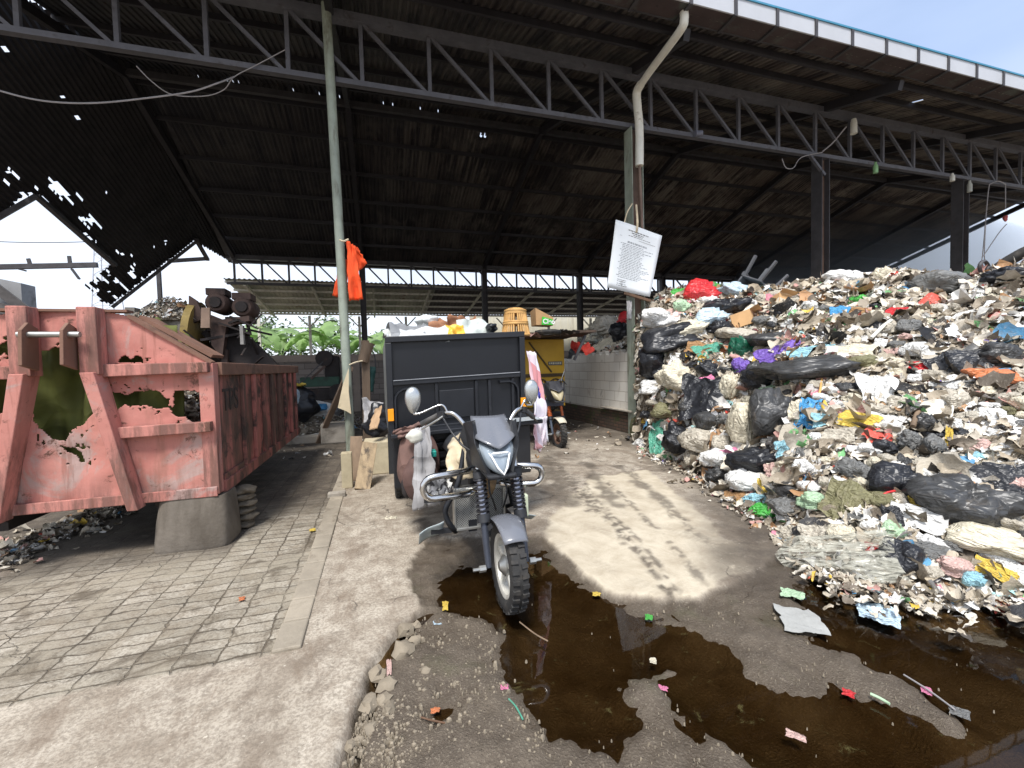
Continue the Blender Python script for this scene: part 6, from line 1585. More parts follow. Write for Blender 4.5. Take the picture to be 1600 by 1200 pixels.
def put(px, py, wp, hp, col, kind, name, label, cat, roll=None, group=None, lift=-.05, seed=None, yaw=None):
    p = hit(px, py+hp*.15); dep = (p-CC)@CFW; s = dep/CF
    wx, hz = wp*s*.5, hp*s*.5
    r = random.Random(int(px*31+py*7)) if seed is None else random.Random(seed)
    mesh = {'bag': bagp, 'sack': sackp, 'sheet': sheetp}[kind]; me = mesh[r.randrange(len(mesh))]
    o = bpy.data.objects.new(name, me); COL.objects.link(o)
    o.material_slots[0].link = 'OBJECT'; o.material_slots[0].material = hmat[col]
    back = Vector((p[0], p[1], 0)).normalized()
    c = Vector(CC)+Vector(ray(px, py))*dep
    yaw0 = -math.atan2(back.x, back.y) if yaw is None else yaw
    if kind == 'sheet':
        N3 = normals(np.array([p[0]]), np.array([p[1]]))[0]; N3 = Vector(N3).lerp(Vector((-back.x, -back.y, .3)).normalized(), .45).normalized()
        xa = Vector((math.cos(yaw0), math.sin(yaw0), 0)); xa = (xa-N3*xa.dot(N3)).normalized(); ya = N3.cross(xa)
        sc = max(.3, abs(Vector(CU).dot(ya)))
        m = Matrix((xa, ya, N3)).transposed().to_4x4() @ Matrix.Rotation(roll if roll is not None else r.uniform(-.4, .4), 4, 'Z')
        o.matrix_basis = Matrix.Translation(c-back*.0+N3*.03) @ m @ Matrix.Diagonal((wx*1.15, hz/sc*1.15, max(.06, (wx+hz)*.28), 1))
    else:
        dy = (wx*.65+hz*.5)
        o.matrix_basis = Matrix.Translation(c+back*dy*lift) @ Matrix.Rotation(yaw0, 4, 'Z') @ Matrix.Rotation(roll if roll is not None else r.uniform(-.25, .25), 4, 'Y') @ Matrix.Diagonal((wx*1.08, dy, hz*1.22, 1))
    loc, rot, scl = o.matrix_basis.decompose(); o.location = loc; o.rotation_mode = 'QUATERNION'; o.rotation_quaternion = rot; o.scale = scl
    tag(o, label, cat, group); placed.append((px, py, wp, hp, label)); return o


B, K, T = 'bag', 'sack', 'sheet'
ITEMS = [
 (1093, 462, 50, 36, 'red', B, 'trash_bag', 'shiny red plastic bag on the heap crest right of the notice', 'bag', 'red bag'),
 (1068, 459, 34, 14, 'green', T, 'plastic_sheet', 'bright green plastic flap left of the red bag on the crest', 'plastic', ''),
 (1112, 448, 18, 12, 'green', T, 'plastic_sheet', 'small green flap peeping out above the red bag', 'plastic', ''),
 (1108, 474, 30, 20, 'white', B, 'trash_bag', 'white knotted bag tucked under the red bag', 'bag', ''),
 (1153, 457, 48, 22, 'paleblue', B, 'trash_bag', 'see-through pale blue bag right of the red bag on the crest', 'bag', 'pale blue bag'),
 (1133, 482, 62, 24, 'black', B, 'trash_bag', 'black bag below the pale blue bag near the crest', 'bag', ''),
 (1029, 502, 52, 34, 'white', B, 'trash_bag', 'big bright white bag right of the green H post', 'bag', 'bright white bag'),
 (1045, 536, 88, 40, 'black', K, 'trash_bag', 'long glossy black bag slung below the bright white bag', 'bag', 'long black bag'),
 (1022, 575, 48, 48, 'black', B, 'trash_bag', 'round black bag bulging against the green H post', 'bag', 'round black bag'),
 (1056, 490, 44, 16, 'dustypink', T, 'cloth', 'dusty pink cloth spread above the bright white bag', 'cloth', ''),
 (1066, 482, 26, 24, 'palegreen', B, 'trash_bag', 'pale green tied bag left of the white knotted bag', 'bag', ''),
 (1110, 500, 46, 28, 'paleblue', B, 'trash_bag', 'whitish bag with a blue tint in the second row below the red bag', 'bag', ''),
 (1076, 518, 52, 26, 'cream', B, 'trash_bag', 'cream bag lying on top of the long black bag', 'bag', ''),
 (1086, 520, 28, 22, 'white', T, 'plastic_sheet', 'torn white scrap hanging over the end of the long black bag', 'plastic', ''),
 (1124, 516, 38, 24, 'black', B, 'trash_bag', 'crumpled black bag left of the dark carton', 'bag', ''),
 (1151, 523, 50, 24, 'dirty', K, 'trash_bag', 'dirty white sack lying above the dark green bag', 'bag', ''),
 (1161, 546, 38, 34, 'dkgreen', B, 'trash_bag', 'smooth dark green plastic bag in the middle of the heap', 'bag', 'dark green bag'),
 (1208, 532, 74, 28, 'dkgrey', K, 'trash_bag', 'long charcoal bag right of the dark green bag', 'bag', 'charcoal bag'),
 (1215, 558, 58, 34, 'purple', T, 'plastic_bag', 'torn purple plastic bag draped below the charcoal bag', 'bag', 'purple bag'),
 (1157, 575, 22, 26, 'purple', B, 'trash_bag', 'small round purple bag below the dark green bag', 'bag', ''),
 (1268, 556, 58, 24, 'ltblue', T, 'plastic_sheet', 'light blue torn film lying over the long grey sack', 'plastic', ''),
 (1262, 579, 124, 34, 'dkgrey', K, 'woven_sack', 'long dark grey woven sack under the light blue film', 'sack', 'long grey sack'),
 (1058, 594, 52, 42, 'cream', B, 'woven_sack', 'plump cream sack with a red wrapper on top right of the round black bag', 'sack', 'plump cream sack'),
 (1054, 579, 28, 16, 'red', T, 'wrapper', 'red and pale wrapper lying on the plump cream sack', 'wrapper', ''),
 (1098, 622, 64, 64, 'black', T, 'trash_bag', 'large torn black bag hanging open below the pink wrapper', 'bag', 'torn black bag'),
 (1105, 603, 26, 26, 'pink', T, 'wrapper', 'pink crumpled wrapper on the torn black bag', 'wrapper', 'pink wrapper'),
 (1112, 606, 12, 12, 'green', T, 'wrapper', 'tiny lime green scrap on the pink wrapper', 'wrapper', ''),
 (1138, 608, 26, 42, 'cream', B, 'trash_bag', 'upright cream bag right of the pink wrapper', 'bag', ''),
 (1131, 551, 30, 18, 'orange', T, 'wrapper', 'orange wrapper left of the dark green bag', 'wrapper', ''),
 (1106, 551, 38, 24, 'teal', T, 'wrapper', 'teal and green patterned wrapper left of the orange one', 'wrapper', ''),
 (1087, 546, 28, 20, 'brown', T, 'cardboard', 'torn brown cardboard left of the teal wrapper', 'cardboard', ''),
 (1197, 590, 64, 38, 'black', B, 'trash_bag', 'black bag under the torn purple bag', 'bag', ''),
 (1178, 590, 26, 44, 'dkgrey', B, 'trash_bag', 'narrow dark bag right of the small round purple bag', 'bag', ''),
 (1208, 609, 36, 12, 'palegreen', K, 'plastic_bottle', 'pale green plastic bottle lying above the big dusty grey bag', 'bottle', ''),
 (1162, 668, 44, 64, 'cream', K, 'woven_sack', 'tall cream rice sack standing upright', 'sack', 'rice sack'),
 (1208, 652, 66, 70, 'dkgrey', B, 'trash_bag', 'big dusty grey-black bag right of the tall rice sack', 'bag', 'big dusty bag'),
 (1246, 648, 22, 34, 'cream', T, 'cardboard', 'flat beige board leaning on the big dusty grey-black bag', 'cardboard', ''),
 (1264, 648, 28, 42, 'blue', T, 'packaging', 'bright blue packaging right of the beige board', 'packaging', 'blue packaging'),
 (1290, 658, 32, 20, 'ltblue', T, 'wrapper', 'light blue wrapper right of the bright blue packaging', 'wrapper', ''),
 (1061, 690, 40, 46, 'black', B, 'trash_bag', 'black bag at the foot of the heap below the plump cream sack', 'bag', 'foot black bag'),
 (1092, 692, 54, 36, 'dirty', K, 'woven_sack', 'dirty white sack right of the black bag at the heap foot', 'sack', ''),
 (1180, 722, 76, 34, 'black', B, 'trash_bag', 'flattened black bag below the tall rice sack', 'bag', 'flattened black bag'),
 (1165, 752, 50, 32, 'white', B, 'woven_sack', 'muddy white net sack below the flattened black bag', 'sack', 'muddy net sack'),
 (1190, 760, 16, 22, 'yellow', T, 'wrapper', 'yellow wrapper right of the muddy white net sack', 'wrapper', ''),
 (1197, 803, 44, 24, 'green', B, 'snack_packet', 'puffed bright green packet lying at the edge of the yard', 'packet', 'green packet'),
 (1030, 687, 30, 46, 'teal', T, 'net_bag', 'greenish net hanging down beside the mossy boundary stone', 'net', ''),
 (1075, 643, 28, 24, 'dkgrey', B, 'trash_bag', 'small charcoal bag left of the torn black bag', 'bag', ''),
 (1038, 645, 38, 24, 'olive', B, 'trash_bag', 'muddy olive bag near the foot beside the green H post', 'bag', ''),
 (998, 702, 40, 20, 'white', T, 'paper', 'crumpled white sheet at the heap foot before the boundary stone', 'paper', ''),
 (1230, 793, 46, 24, 'grey', K, 'trash_bag', 'muddy grey bag right of the bright green packet', 'bag', ''),
 (1270, 784, 34, 28, 'palegreen', B, 'trash_bag', 'pale greenish bag low on the heap right of the muddy grey bag', 'bag', ''),
 (1312, 876, 150, 56, 'clear', T, 'plastic_sheet', 'big wet transparent plastic sheet spread at the water edge', 'plastic', 'wet sheet'),
 (1323, 438, 58, 24, 'white', B, 'trash_bag', 'bright white bag on the crest right of the third post', 'bag', 'crest white bag'),
 (1472, 447, 76, 38, 'grey', K, 'woven_sack', 'fat grey sack lying on the crest left of the fourth post', 'sack', 'crest grey sack'),
 (1384, 434, 34, 26, 'cream', B, 'trash_bag', 'small cream bag standing on the crest between the two posts', 'bag', ''),
 (1425, 459, 30, 18, 'blue', T, 'plastic_sheet', 'bright blue film scrap left of the fat grey sack', 'plastic', ''),
 (1341, 472, 26, 18, 'green', B, 'trash_bag', 'green bag below the bright white bag on the crest', 'bag', 'upper green bag'),
 (1335, 491, 36, 14, 'brown', T, 'cardboard', 'ochre board scrap below the green bag near the crest', 'cardboard', ''),
 (1312, 492, 24, 24, 'blue', T, 'plastic_sheet', 'blue film left of the ochre board scrap', 'plastic', ''),
 (1340, 508, 30, 10, 'teal', T, 'tray', 'flat green tray below the ochre board scrap', 'tray', ''),
 (1401, 491, 26, 16, 'red', T, 'packet', 'red topped packet in the upper middle of the heap', 'packet', 'red packet'),
 (1432, 549, 44, 24, 'white', K, 'trash_bag', 'whitish flat bag below the black plate', 'bag', ''),
 (1333, 554, 54, 26, 'cream', T, 'foam_bowl', 'wide cream foam piece with a dark hole at the end of the long grey sack', 'foam', 'foam piece'),
 (1498, 577, 66, 46, 'black', T, 'trash_bag', 'torn black bag spread left of the orange bag', 'bag', ''),
 (1558, 560, 54, 40, 'dkgrey', B, 'trash_bag', 'dark grey bag above the orange bag at the right', 'bag', ''),
 (1553, 593, 60, 28, 'orange', K, 'trash_bag', 'faded orange bag at the right with a blue corner', 'bag', 'orange bag'),
 (1571, 587, 14, 9, 'blue', T, 'wrapper', 'small blue scrap on the faded orange bag', 'wrapper', ''),
 (1371, 613, 44, 50, 'white', T, 'plastic_bag', 'bundle of wrinkled whitish plastic in the middle right', 'plastic', 'wrinkled bundle'),
 (1578, 436, 58, 28, 'black', B, 'trash_bag', 'black rags heaped on the crest right of the fourth post', 'bag', ''),
 (1346, 569, 56, 22, 'olive', K, 'woven_sack', 'muddy sack end below the wide foam piece', 'sack', ''),
 (1545, 493, 40, 10, 'blue', T, 'packaging', 'flat blue packaging strip high on the right part of the heap', 'packaging', ''),
 (1435, 575, 24, 16, 'red', T, 'wrapper', 'red and yellow wrapper below the whitish flat bag', 'wrapper', ''),
 (1342, 661, 50, 24, 'yellow', T, 'packaging', 'yellow and white packaging right of the light blue wrapper', 'packaging', 'yellow packaging'),
 (1386, 660, 44, 18, 'white', T, 'packaging', 'white strip of packaging with a blue end right of the yellow one', 'packaging', ''),
 (1450, 664, 34, 28, 'dkgrey', B, 'trash_bag', 'small dark bag beside the wooden stick', 'bag', ''),
 (1421, 690, 28, 30, 'grey', B, 'trash_bag', 'pale grey lump below the wooden stick', 'bag', ''),
 (1462, 703, 28, 36, 'grey', K, 'foam', 'rounded grey foam piece beside the yellow tape', 'foam', ''),
 (1482, 686, 8, 28, 'yellow', T, 'tape', 'upright yellow tape strip on the right part of the heap', 'tape', 'yellow tape'),
 (1396, 752, 66, 46, 'black', B, 'trash_bag', 'burst black bag wrapped round a white bundle', 'bag', 'burst black bag'),
 (1389, 744, 36, 30, 'white', B, 'trash_bag', 'white bundle showing out of the burst black bag', 'bag', ''),
 (1500, 785, 118, 66, 'dkgrey', B, 'trash_bag', 'largest grey-black bag low on the right side of the heap', 'bag', 'largest bag'),
 (1572, 762, 76, 60, 'black', T, 'trash_bag', 'black sheet folded over right of the largest grey-black bag', 'bag', ''),
 (1590, 760, 34, 28, 'dustypink', B, 'trash_bag', 'pinkish bag at the right frame edge on the black sheet', 'bag', ''),
 (1434, 812, 60, 30, 'white', T, 'plastic_sheet', 'white torn sheet below the largest grey-black bag', 'plastic', ''),
 (1440, 794, 28, 22, 'yellow', T, 'wrapper', 'yellow wrapper just above the white torn sheet', 'wrapper', ''),
 (1545, 845, 100, 40, 'cream', B, 'trash_bag', 'broad pale bag low at the right below the largest bag', 'bag', 'broad pale bag'),
 (1566, 812, 56, 28, 'dirty', B, 'trash_bag', 'pale dirty bag between the largest bag and the broad pale bag', 'bag', ''),
 (1320, 785, 52, 50, 'olive', T, 'trash_bag', 'brownish muddy clump left of the burst black bag', 'bag', ''),
 (1331, 735, 40, 30, 'grey', B, 'trash_bag', 'grey translucent bag above the brownish muddy clump', 'bag', ''),
 (1490, 886, 44, 28, 'dustypink', B, 'trash_bag', 'pinkish white bag close to the water at the lower right', 'bag', ''),
 (1393, 830, 30, 26, 'palegreen', B, 'plastic_bottle', 'crushed pale green container above the wet transparent sheet', 'bottle', ''),
 (1552, 893, 44, 18, 'yellow', T, 'wrapper', 'white wrapper with yellow edge near the lower right corner of the heap', 'wrapper', ''),
 (1590, 906, 34, 30, 'white', T, 'wrapper', 'white wrapper at the right frame edge just above the water', 'wrapper', ''),
 (1372, 859, 30, 10, 'red', T, 'label', 'red printed strip lying above the wet transparent sheet', 'wrapper', ''),
 (1150, 780, 30, 16, 'brown', T, 'cardboard', 'stack of brown board scraps at the heap foot left of the green packet', 'cardboard', ''),
 (1068, 735, 24, 12, 'orange', T, 'wrapper', 'orange and yellow wrapper at the foot near the yard', 'wrapper', ''),
 (1045, 716, 34, 14, 'cream', T, 'paper', 'pale yellow folded paper at the foot left of the black bag', 'paper', ''),
 (1120, 718, 46, 26, 'white', B, 'trash_bag', 'white bag with a dark hole near the foot below the dirty white sack', 'bag', ''),
 (1135, 712, 36, 14, 'pink', T, 'wrapper', 'pink to orange plastic strip above the muddy net sack', 'wrapper', ''),
 (1232, 700, 34, 22, 'ltblue', T, 'wrapper', 'pale blue wrapper below the big dusty grey-black bag', 'wrapper', ''),
 (1262, 735, 40, 30, 'white', B, 'trash_bag', 'white bag with a blue patch right of the flattened black bag', 'bag', ''),
 (1210, 735, 26, 18, 'dustypink', T, 'rag', 'reddish rag right of the flattened black bag', 'rag', ''),
 (980, 500, 30, 20, 'red', B, 'trash_bag', 'red bag on the rubbish behind the block wall', 'bag', 'wall red bag'),
 (972, 522, 34, 30, 'black', B, 'trash_bag', 'black bag behind the block wall just left of the green H post', 'bag', 'wall black bag'),
 (945, 512, 44, 30, 'dirty', B, 'trash_bag', 'greyish bag on the rubbish over the middle of the block wall', 'bag', ''),
 (925, 528, 36, 22, 'clear', B, 'trash_bag', 'translucent bag over the left end of the block wall', 'bag', ''),
 (958, 535, 60, 18, 'cream', T, 'plastic_sheet', 'pale plastic hanging over the top of the block wall', 'plastic', ''),
 (984, 524, 14, 10, 'blue', T, 'plastic_sheet', 'small blue film below the black bag behind the wall', 'plastic', ''),
 (940, 505, 16, 8, 'yellow', T, 'wrapper', 'yellow scrap on the greyish rubbish over the block wall', 'wrapper', ''),
 (905, 560, 30, 34, 'dkgrey', T, 'plastic_sheet', 'dark grey plastic hanging down the left end of the block wall', 'plastic', ''),
]
land = []
for it in ITEMS:
    put(*it[:9])
    if it[9]: land.append((it[0], it[1], it[9]))
# cartons and small solid things
def carton(px, py, w, h, label, rot):
    p = Vector(hit(px, py)); s = ((np.array(p)-CC)@CFW)/CF; o = MB().box(-w*s/2, w*s/2, -w*s*.4, w*s*.4, -h*s/2, h*s/2)
    o.add([(-w*s/2, -w*s*.4, h*s/2), (w*s/2, -w*s*.4, h*s/2), (w*s/2, -w*s*.75, h*s*.62), (-w*s/2, -w*s*.75, h*s*.62)], [(0, 1, 2, 3)])
    r_ = Matrix.Rotation(rot, 3, 'Z') @ Matrix.Rotation(.25, 3, 'Y') @ Matrix.Rotation(-.3, 3, 'X')
    o.map(lambda q: p+r_ @ q); return tag(o.build('carton', cm, bevel=.005), label, 'carton')


carton(1164, 504, 36, 24, 'dark stained brown carton near the top of the heap', .5)
carton(1222, 473, 26, 20, 'small orange-brown carton high on the heap', -.2)
p = Vector(hit(1453, 529)); tag(MB().lathe([(0, 0), (.10, 0), (.15, .03), (.16, .035), (.14, .02)], (0, 0, 0), 'z', 22).map(lambda q: p+Matrix.Rotation(.9, 3, 'X') @ q).build('plate', black_plastic, smooth=50), 'round black plate lying in the upper right part of the heap', 'plate')
def stick(name, a, b_, r, mat, label, cat='stick', lift=.06):
    p, q = Vector(hit(*a)), Vector(hit(*b_)); u = Vector((0, -.03, lift)); tag(MB().tube([p+u, (p+q)/2+u*1.4, q+u], r, 7).build(name, mat, smooth=60), label, cat)


stick('white_pipe', (1357, 536), (1388, 508), .022, white_pvc, 'white plastic pipe sticking out in the upper middle of the heap', 'pipe')
stick('wooden_stick', (1420, 676), (1430, 640), .022, wood_old, 'weathered wooden stick poking up in the right half of the heap')
stick('red_straw', (1362, 790), (1392, 777), .008, hmat['red'], 'thin red straw in front of the burst black bag', 'straw')
stick('bamboo_strip', (1272, 640), (1280, 600), .012, MATS['bamboo'], 'thin bamboo strip right of the big dusty bag')
stick('white_strip', (1479, 664), (1480, 640), .008, white_pvc, 'thin white strip standing above the yellow tape', 'strip')
p0 = Vector(hit(1530, 430)); tag(MB().tube(curve_pts([p0+Vector((.1, 0, -.05)), p0+Vector((0, 0, .12)), p0+Vector((.1, 0, .2)), p0+Vector((.2, 0, .14)), p0+Vector((.2, 0, .05)), p0+Vector((.9, .1, .05))], 5), .025, 6).build('bent_rod', steel_dark, smooth=60), 'bent dark rod hooked up from the crest right of the fourth post', 'rod')
tag(MB().tube(curve_pts([Vector(hit(1552, 430))+Vector((0, 0, .05)), Vector(hit(1580, 424))+Vector((0, 0, .16)), Vector(hit(1615, 414))+Vector((0, 0, .2)), Vector(hit(1640, 420))+Vector((0, 0, .1))], 6), .07, 8).build('black_hose', rubber, smooth=60), 'thick black hose arching over the crest at the right frame edge', 'hose')
# upturned grey plastic chair on the crest
chm = M('chair_grey', S(88, 90, 94), .5, 0, .1, 6, [(S(120, 112, 100), 5, .6, .9)])
chp = Vector(hit(1192, 452)); ch = thing('plastic_chair', 'upturned grey plastic chair with its legs in the air on the heap crest', 'chair', tuple(chp))
rm3 = Matrix.Rotation(.55, 3, 'Y') @ Matrix.Rotation(.35, 3, 'X') @ Matrix.Rotation(.3, 3, 'Z')
tf = lambda q: chp+Vector((0, .15, .12))+rm3 @ (Vector(q)*1.0)
MB().box(-.25, .25, -.24, .24, .0, .03).map(tf).build('seat', chm, ch, bevel=.01)
for sx in (-1, 1):
    for sy in (-1, 1): MB().bar((sx*.22, sy*.2, .02), (sx*.27, sy*.25, .46), .06, .05).map(tf).build('leg', chm, ch, bevel=.006)
MB().bar((-.25, .25, .06), (.25, .25, .06), .05, .08).map(tf).build('apron', chm, ch); MB().box(-.24, .24, .22, .26, -.42, 0).map(tf).build('backrest', chm, ch, bevel=.01)

# ---- smaller bags between the named ones
cw_ = [('black', .12, 'black'), ('dkgrey', .10, 'charcoal'), ('white', .24, 'white'), ('dirty', .20, 'dirty white'), ('grey', .10, 'grey'), ('cream', .16, 'cream'), ('olive', .03, 'muddy olive'), ('ltblue', .02, 'pale blue'), ('dustypink', .03, 'dusty pink')]
rr = random.Random(21); seen = set(o.get('label') for o in bpy.data.objects if o.get('label')); tries = 0; cnt = 0
while cnt < 190 and tries < 9000:
    tries += 1
    px = rr.uniform(1005, 1615); az = math.radians(az_of(px)); g_ = np.interp(az, _cols[:, 0], np.arange(len(_cols)))
    ft = np.interp(px, [995, 1060, 1160, 1240, 1330, 1480, 1620], [690, 720, 780, 845, 880, 905, 915]); tp = np.interp(px, [995, 1060, 1240, 1400, 1620], [500, 470, 460, 450, 440])
    py = tp+(ft-tp)*rr.random(); sc = .6+.7*(py-tp)/(ft-tp)
    wp = rr.uniform(17, 42)*sc; hp = wp*rr.uniform(.5, .9)
    if any(abs(px-a)/(c_+wp) < .40 and abs(py-b2)/(d2+hp) < .40 for a, b2, c_, d2, _ in placed): continue
    u = rr.random(); k = 0
    for cn, w_, word in cw_:
        k += w_
        if u < k: break
    best = sorted(land, key=lambda q: (q[0]-px)**2+(q[1]-py)**2); kind = rr.choice([B, B, T, K]); noun = {'bag': 'knotted bag', 'sheet': 'crumpled plastic', 'sack': 'slack bag'}[kind]
    lab = None
    for q in best[:9]:
        dx, dy = px-q[0], py-q[1]; rel = ('right of' if dx > 0 else 'left of') if abs(dx) > abs(dy) else ('below' if dy > 0 else 'above')
        for adj in ('small', 'half-buried') if wp < 22 else ('mid-sized', 'half-buried'):
            t_ = f'{adj} {word} {noun} {rel} the {q[2]} on the heap'
            if t_ not in seen: lab = t_; break
        if lab: break
    if not lab: continue
    seen.add(lab); put(px, py, wp, hp, cn, kind, {'bag': 'trash_bag', 'sheet': 'plastic_sheet', 'sack': 'trash_bag'}[kind], lab, {'sheet': 'plastic'}.get(kind, 'bag'), group='small bags and plastic on the heap'); cnt += 1
print('extra bags', cnt)

# ================================================================== LITTER, STONES ON THE YARD
def flat(px, py, w, h, col, name, label, cat, z=-.045, amp=.5, rot=0.0, mat=None, seed=0):
    p = Vector(G(px, py, z)); d = Vector(ray(px, py)); s = ((np.array(p)-CC)@CFW)/CF; fore = abs(d.normalized().z)
    W_, H_ = w*s, h*s/max(.25, fore); me = sheetp[(int(px)+seed) % 7]; o = bpy.data.objects.new(name, me); COL.objects.link(o); o.material_slots[0].link = 'OBJECT'; o.material_slots[0].material = mat or hmat[col]
    b_ = math.atan2(d.x, d.y); o.location = p+Vector((0, 0, .012)); o.rotation_euler = (0, 0, -b_+rot); o.scale = (W_/2, H_/2, max(.01, min(W_, H_)*amp*.35)); return tag(o, label, cat)


newsm = M('newsprint', S(158, 158, 154), .8, 0, .06, 6, [(S(130, 128, 124), 9, .62, .7, (4, .6, 1)), (S(150, 140, 120), 3, .62, .9)], bump=.2)
flat(1250, 972, 62, 38, 'white', 'newspaper', 'wet folded newspaper lying at the puddle edge', 'newspaper', -.03, .3, .3, newsm)
flat(1370, 962, 56, 26, 'paleblue', 'foil_wrapper', 'crumpled bluish silver wrapper in the shallow water', 'wrapper', -.04, .6)
flat(1238, 930, 34, 12, 'palegreen', 'plastic_scrap', 'thin lime green scrap above the wet newspaper', 'scrap', -.02)
flat(1505, 952, 22, 12, 'white', 'foam_scrap', 'white rounded foam bit floating near the heap', 'foam', -.045)
for (px, py, w_, h_, c_, nm, lb, ct_) in [(788, 1077, 13, 9, 'pink', 'wrapper', 'crumpled pink wrapper on the left puddle edge', 'wrapper'), (1036, 1079, 15, 7, 'pink', 'wrapper', 'pink wrapper on the mud between the two puddles', 'wrapper'), (680, 1114, 15, 7, 'orange', 'leaf', 'orange leaf beside the tiny brown puddle', 'leaf'),
    (696, 949, 10, 14, 'yellow', 'wrapper', 'golden wrapper left of the front wheel in the water', 'wrapper'), (1243, 1154, 28, 11, 'dustypink', 'snack_wrapper', 'pale and dark snack wrapper floating in the lower puddle', 'wrapper'), (1326, 1087, 18, 10, 'red', 'wrapper', 'red torn wrapper at the edge of the lower puddle', 'wrapper'),
    (1447, 1083, 14, 10, 'pink', 'wrapper', 'pink scrap lying on the thin rod in the mud', 'wrapper'), (932, 931, 13, 6, 'yellow', 'leaf', 'yellow leaf at the far edge of the puddle', 'leaf'), (1020, 1036, 11, 8, 'cream', 'leaf', 'dry tan leaf floating in the middle of the puddle', 'leaf'), (1014, 967, 12, 8, 'green', 'plastic_ring', 'bright green plastic bit at the puddle rim', 'scrap'),
    (378, 938, 9, 6, 'orange', 'scrap', 'small orange-red scrap lying on the pavers', 'scrap'), (488, 830, 10, 4, 'yellow', 'leaf', 'yellow leaf on the pavers beside the kerb row', 'leaf'), (605, 813, 34, 8, 'cream', 'leaf', 'dry curled brown leaf on the slab behind the puddle', 'leaf'), (1500, 1118, 26, 14, 'grey', 'scrap', 'grey scrap at the end of the thin rod', 'scrap'),
    (684, 975, 16, 8, 'paleblue', 'paper', 'bluish paper scrap at the near rim of the small wet patch', 'paper'), (608, 1045, 8, 22, 'dustypink', 'paper', 'pink and white paper strip stuck between the broken slab chunks', 'paper')]:
    flat(px, py, w_, h_, c_, nm, lb, ct_, -.04 if px > 640 else .0 if px < 600 else -.02)
for pts, r_, mt, nm, lb in (([(1412, 1058), (1450, 1082), (1492, 1113)], .004, wire, 'thin_rod', 'thin grey rod lying across the mud bank at the right'), ([(1360, 1088), (1375, 1095), (1390, 1104)], .006, hmat['palegreen'], 'straw', 'pale green straw at the edge of the lower puddle'),
                          ([(812, 975), (835, 993), (856, 1005)], .004, wood_old, 'stick', 'thin pale curved stick floating in front of the wheel'), ([(658, 1125), (676, 1130), (696, 1134)], .004, wood_dark, 'stick', 'short brown stick on the wet earth left of the puddle'), ([(795, 1096), (806, 1108), (817, 1128)], .004, hmat['teal'], 'grass_blade', 'long green blade lying at the near puddle edge')):
    tag(MB().tube(curve_pts([Vector(G(*p, -.03))+Vector((0, 0, .012)) for p in pts], 5), r_, 6).build(nm, mt, smooth=60), lb, nm.replace('_', ' '))
stm = M('slab_chunk', S(132, 121, 104), .9, 0, .2, 6, [(S(100, 92, 80), 5, .5, .75)], bump=.5)
stl = ['large pale chunk nearest the frame bottom', 'broken chunk wedged deepest in the crack', 'flat mossy chunk at the upper end', 'small rounded chunk beside the pink strip']
for k, (px, py, w_, h_) in enumerate([(600, 1092, 24, 22), (576, 1098, 26, 30), (629, 1018, 34, 26), (648, 1000, 20, 14), (606, 1072, 30, 24), (590, 1052, 26, 22), (608, 1104, 22, 26), (634, 984, 26, 16), (577, 1138, 22, 20), (650, 975, 16, 12), (644, 958, 14, 10), (664, 1048, 20, 14), (653, 1068, 12, 8), (711, 1066, 13, 11), (548, 1160, 18, 16), (562, 1152, 16, 14), (612, 1060, 16, 12)]):
    p = G(px, py, -.02); s = ((p-CC)@CFW)/CF; rx = w_*s/2
    bm_ = MB().blob((p[0], p[1], -.045+rx*.5), (rx, rx*1.1*h_/w_*1.2, rx*.75), k+40, 2, .30, 1.6)
    lbs = ['grey concrete lump lowest but two beside the crack', 'tall wedge of broken slab in the crack', 'flat mossy slab piece under the wet patch', 'small dark pebble right of the mossy slab piece', 'pale broken piece above the grey concrete lump', 'squarish broken piece left of the pink strip', 'rounded lump right of the grey concrete lump', 'brownish lump at the top of the broken edge', 'low pale lump below the tall wedge', 'small lump above the brownish lump', 'smallest lump at the upper end of the crack', 'pair-like pale lump out on the wet earth', 'little stone under the pair-like pale lump', 'single white stone on the wet earth', 'lump at the frame bottom by the gravel', 'lump next to the gravel just above the bottom one', 'lump touching the pink strip']
    tag(bm_.build('slab_chunk', stm, smooth=38), lbs[k], 'stone', 'broken slab chunks along the crack')
gp = []; gn = []
rg = np.random.default_rng(9)
gv = MB()
for k in range(2300):
    if k < 800: px, py = rg.normal(585, 34), rg.normal(1150, 32)
    elif k < 1150: px, py = rg.uniform(620, 800), rg.uniform(960, 1195)
    elif k > 1500: px, py = rg.uniform(640, 1560), rg.uniform(930, 1195)
    else: px, py = rg.uniform(640, 860), rg.uniform(990, 1195)
    p = G(px, py, -.025)
    if sdpoly(np.array([p[0]]), np.array([p[1]]), _mud)[0] > -.01: continue
    if min(sdpoly(np.array([p[0]]), np.array([p[1]]), q)[0] for q in PUDW) < .03 and rg.random() < .97: continue
    r_ = float(np.clip(rg.lognormal(-5.2 if k < 1500 else -5.9, .45), .0016, .016)); o = len(gv.v)
    a = rg.uniform(0, 6.28); 
    vs = [(p[0]+r_*math.cos(a+i*1.571)*rg.uniform(.7, 1.2), p[1]+r_*math.sin(a+i*1.571)*rg.uniform(.7, 1.2), -.035) for i in range(4)]+[(p[0]+r_*.7*math.cos(a+i*1.571), p[1]+r_*.7*math.sin(a+i*1.571), -.028+r_*.9) for i in range(4)]+[(p[0], p[1], -.026+r_*1.15)]
    gv.add(vs, [(0, 1, 5, 4), (1, 2, 6, 5), (2, 3, 7, 6), (3, 0, 4, 7), (4, 5, 8), (5, 6, 8), (6, 7, 8), (7, 4, 8)])
tag(gv.build('gravel', M('gravel', S(134, 123, 106), .9, 0, .25, 40, bump=.2), smooth=40), 'loose pale gravel along the broken slab and over the wet earth', 'gravel', kind='stuff')

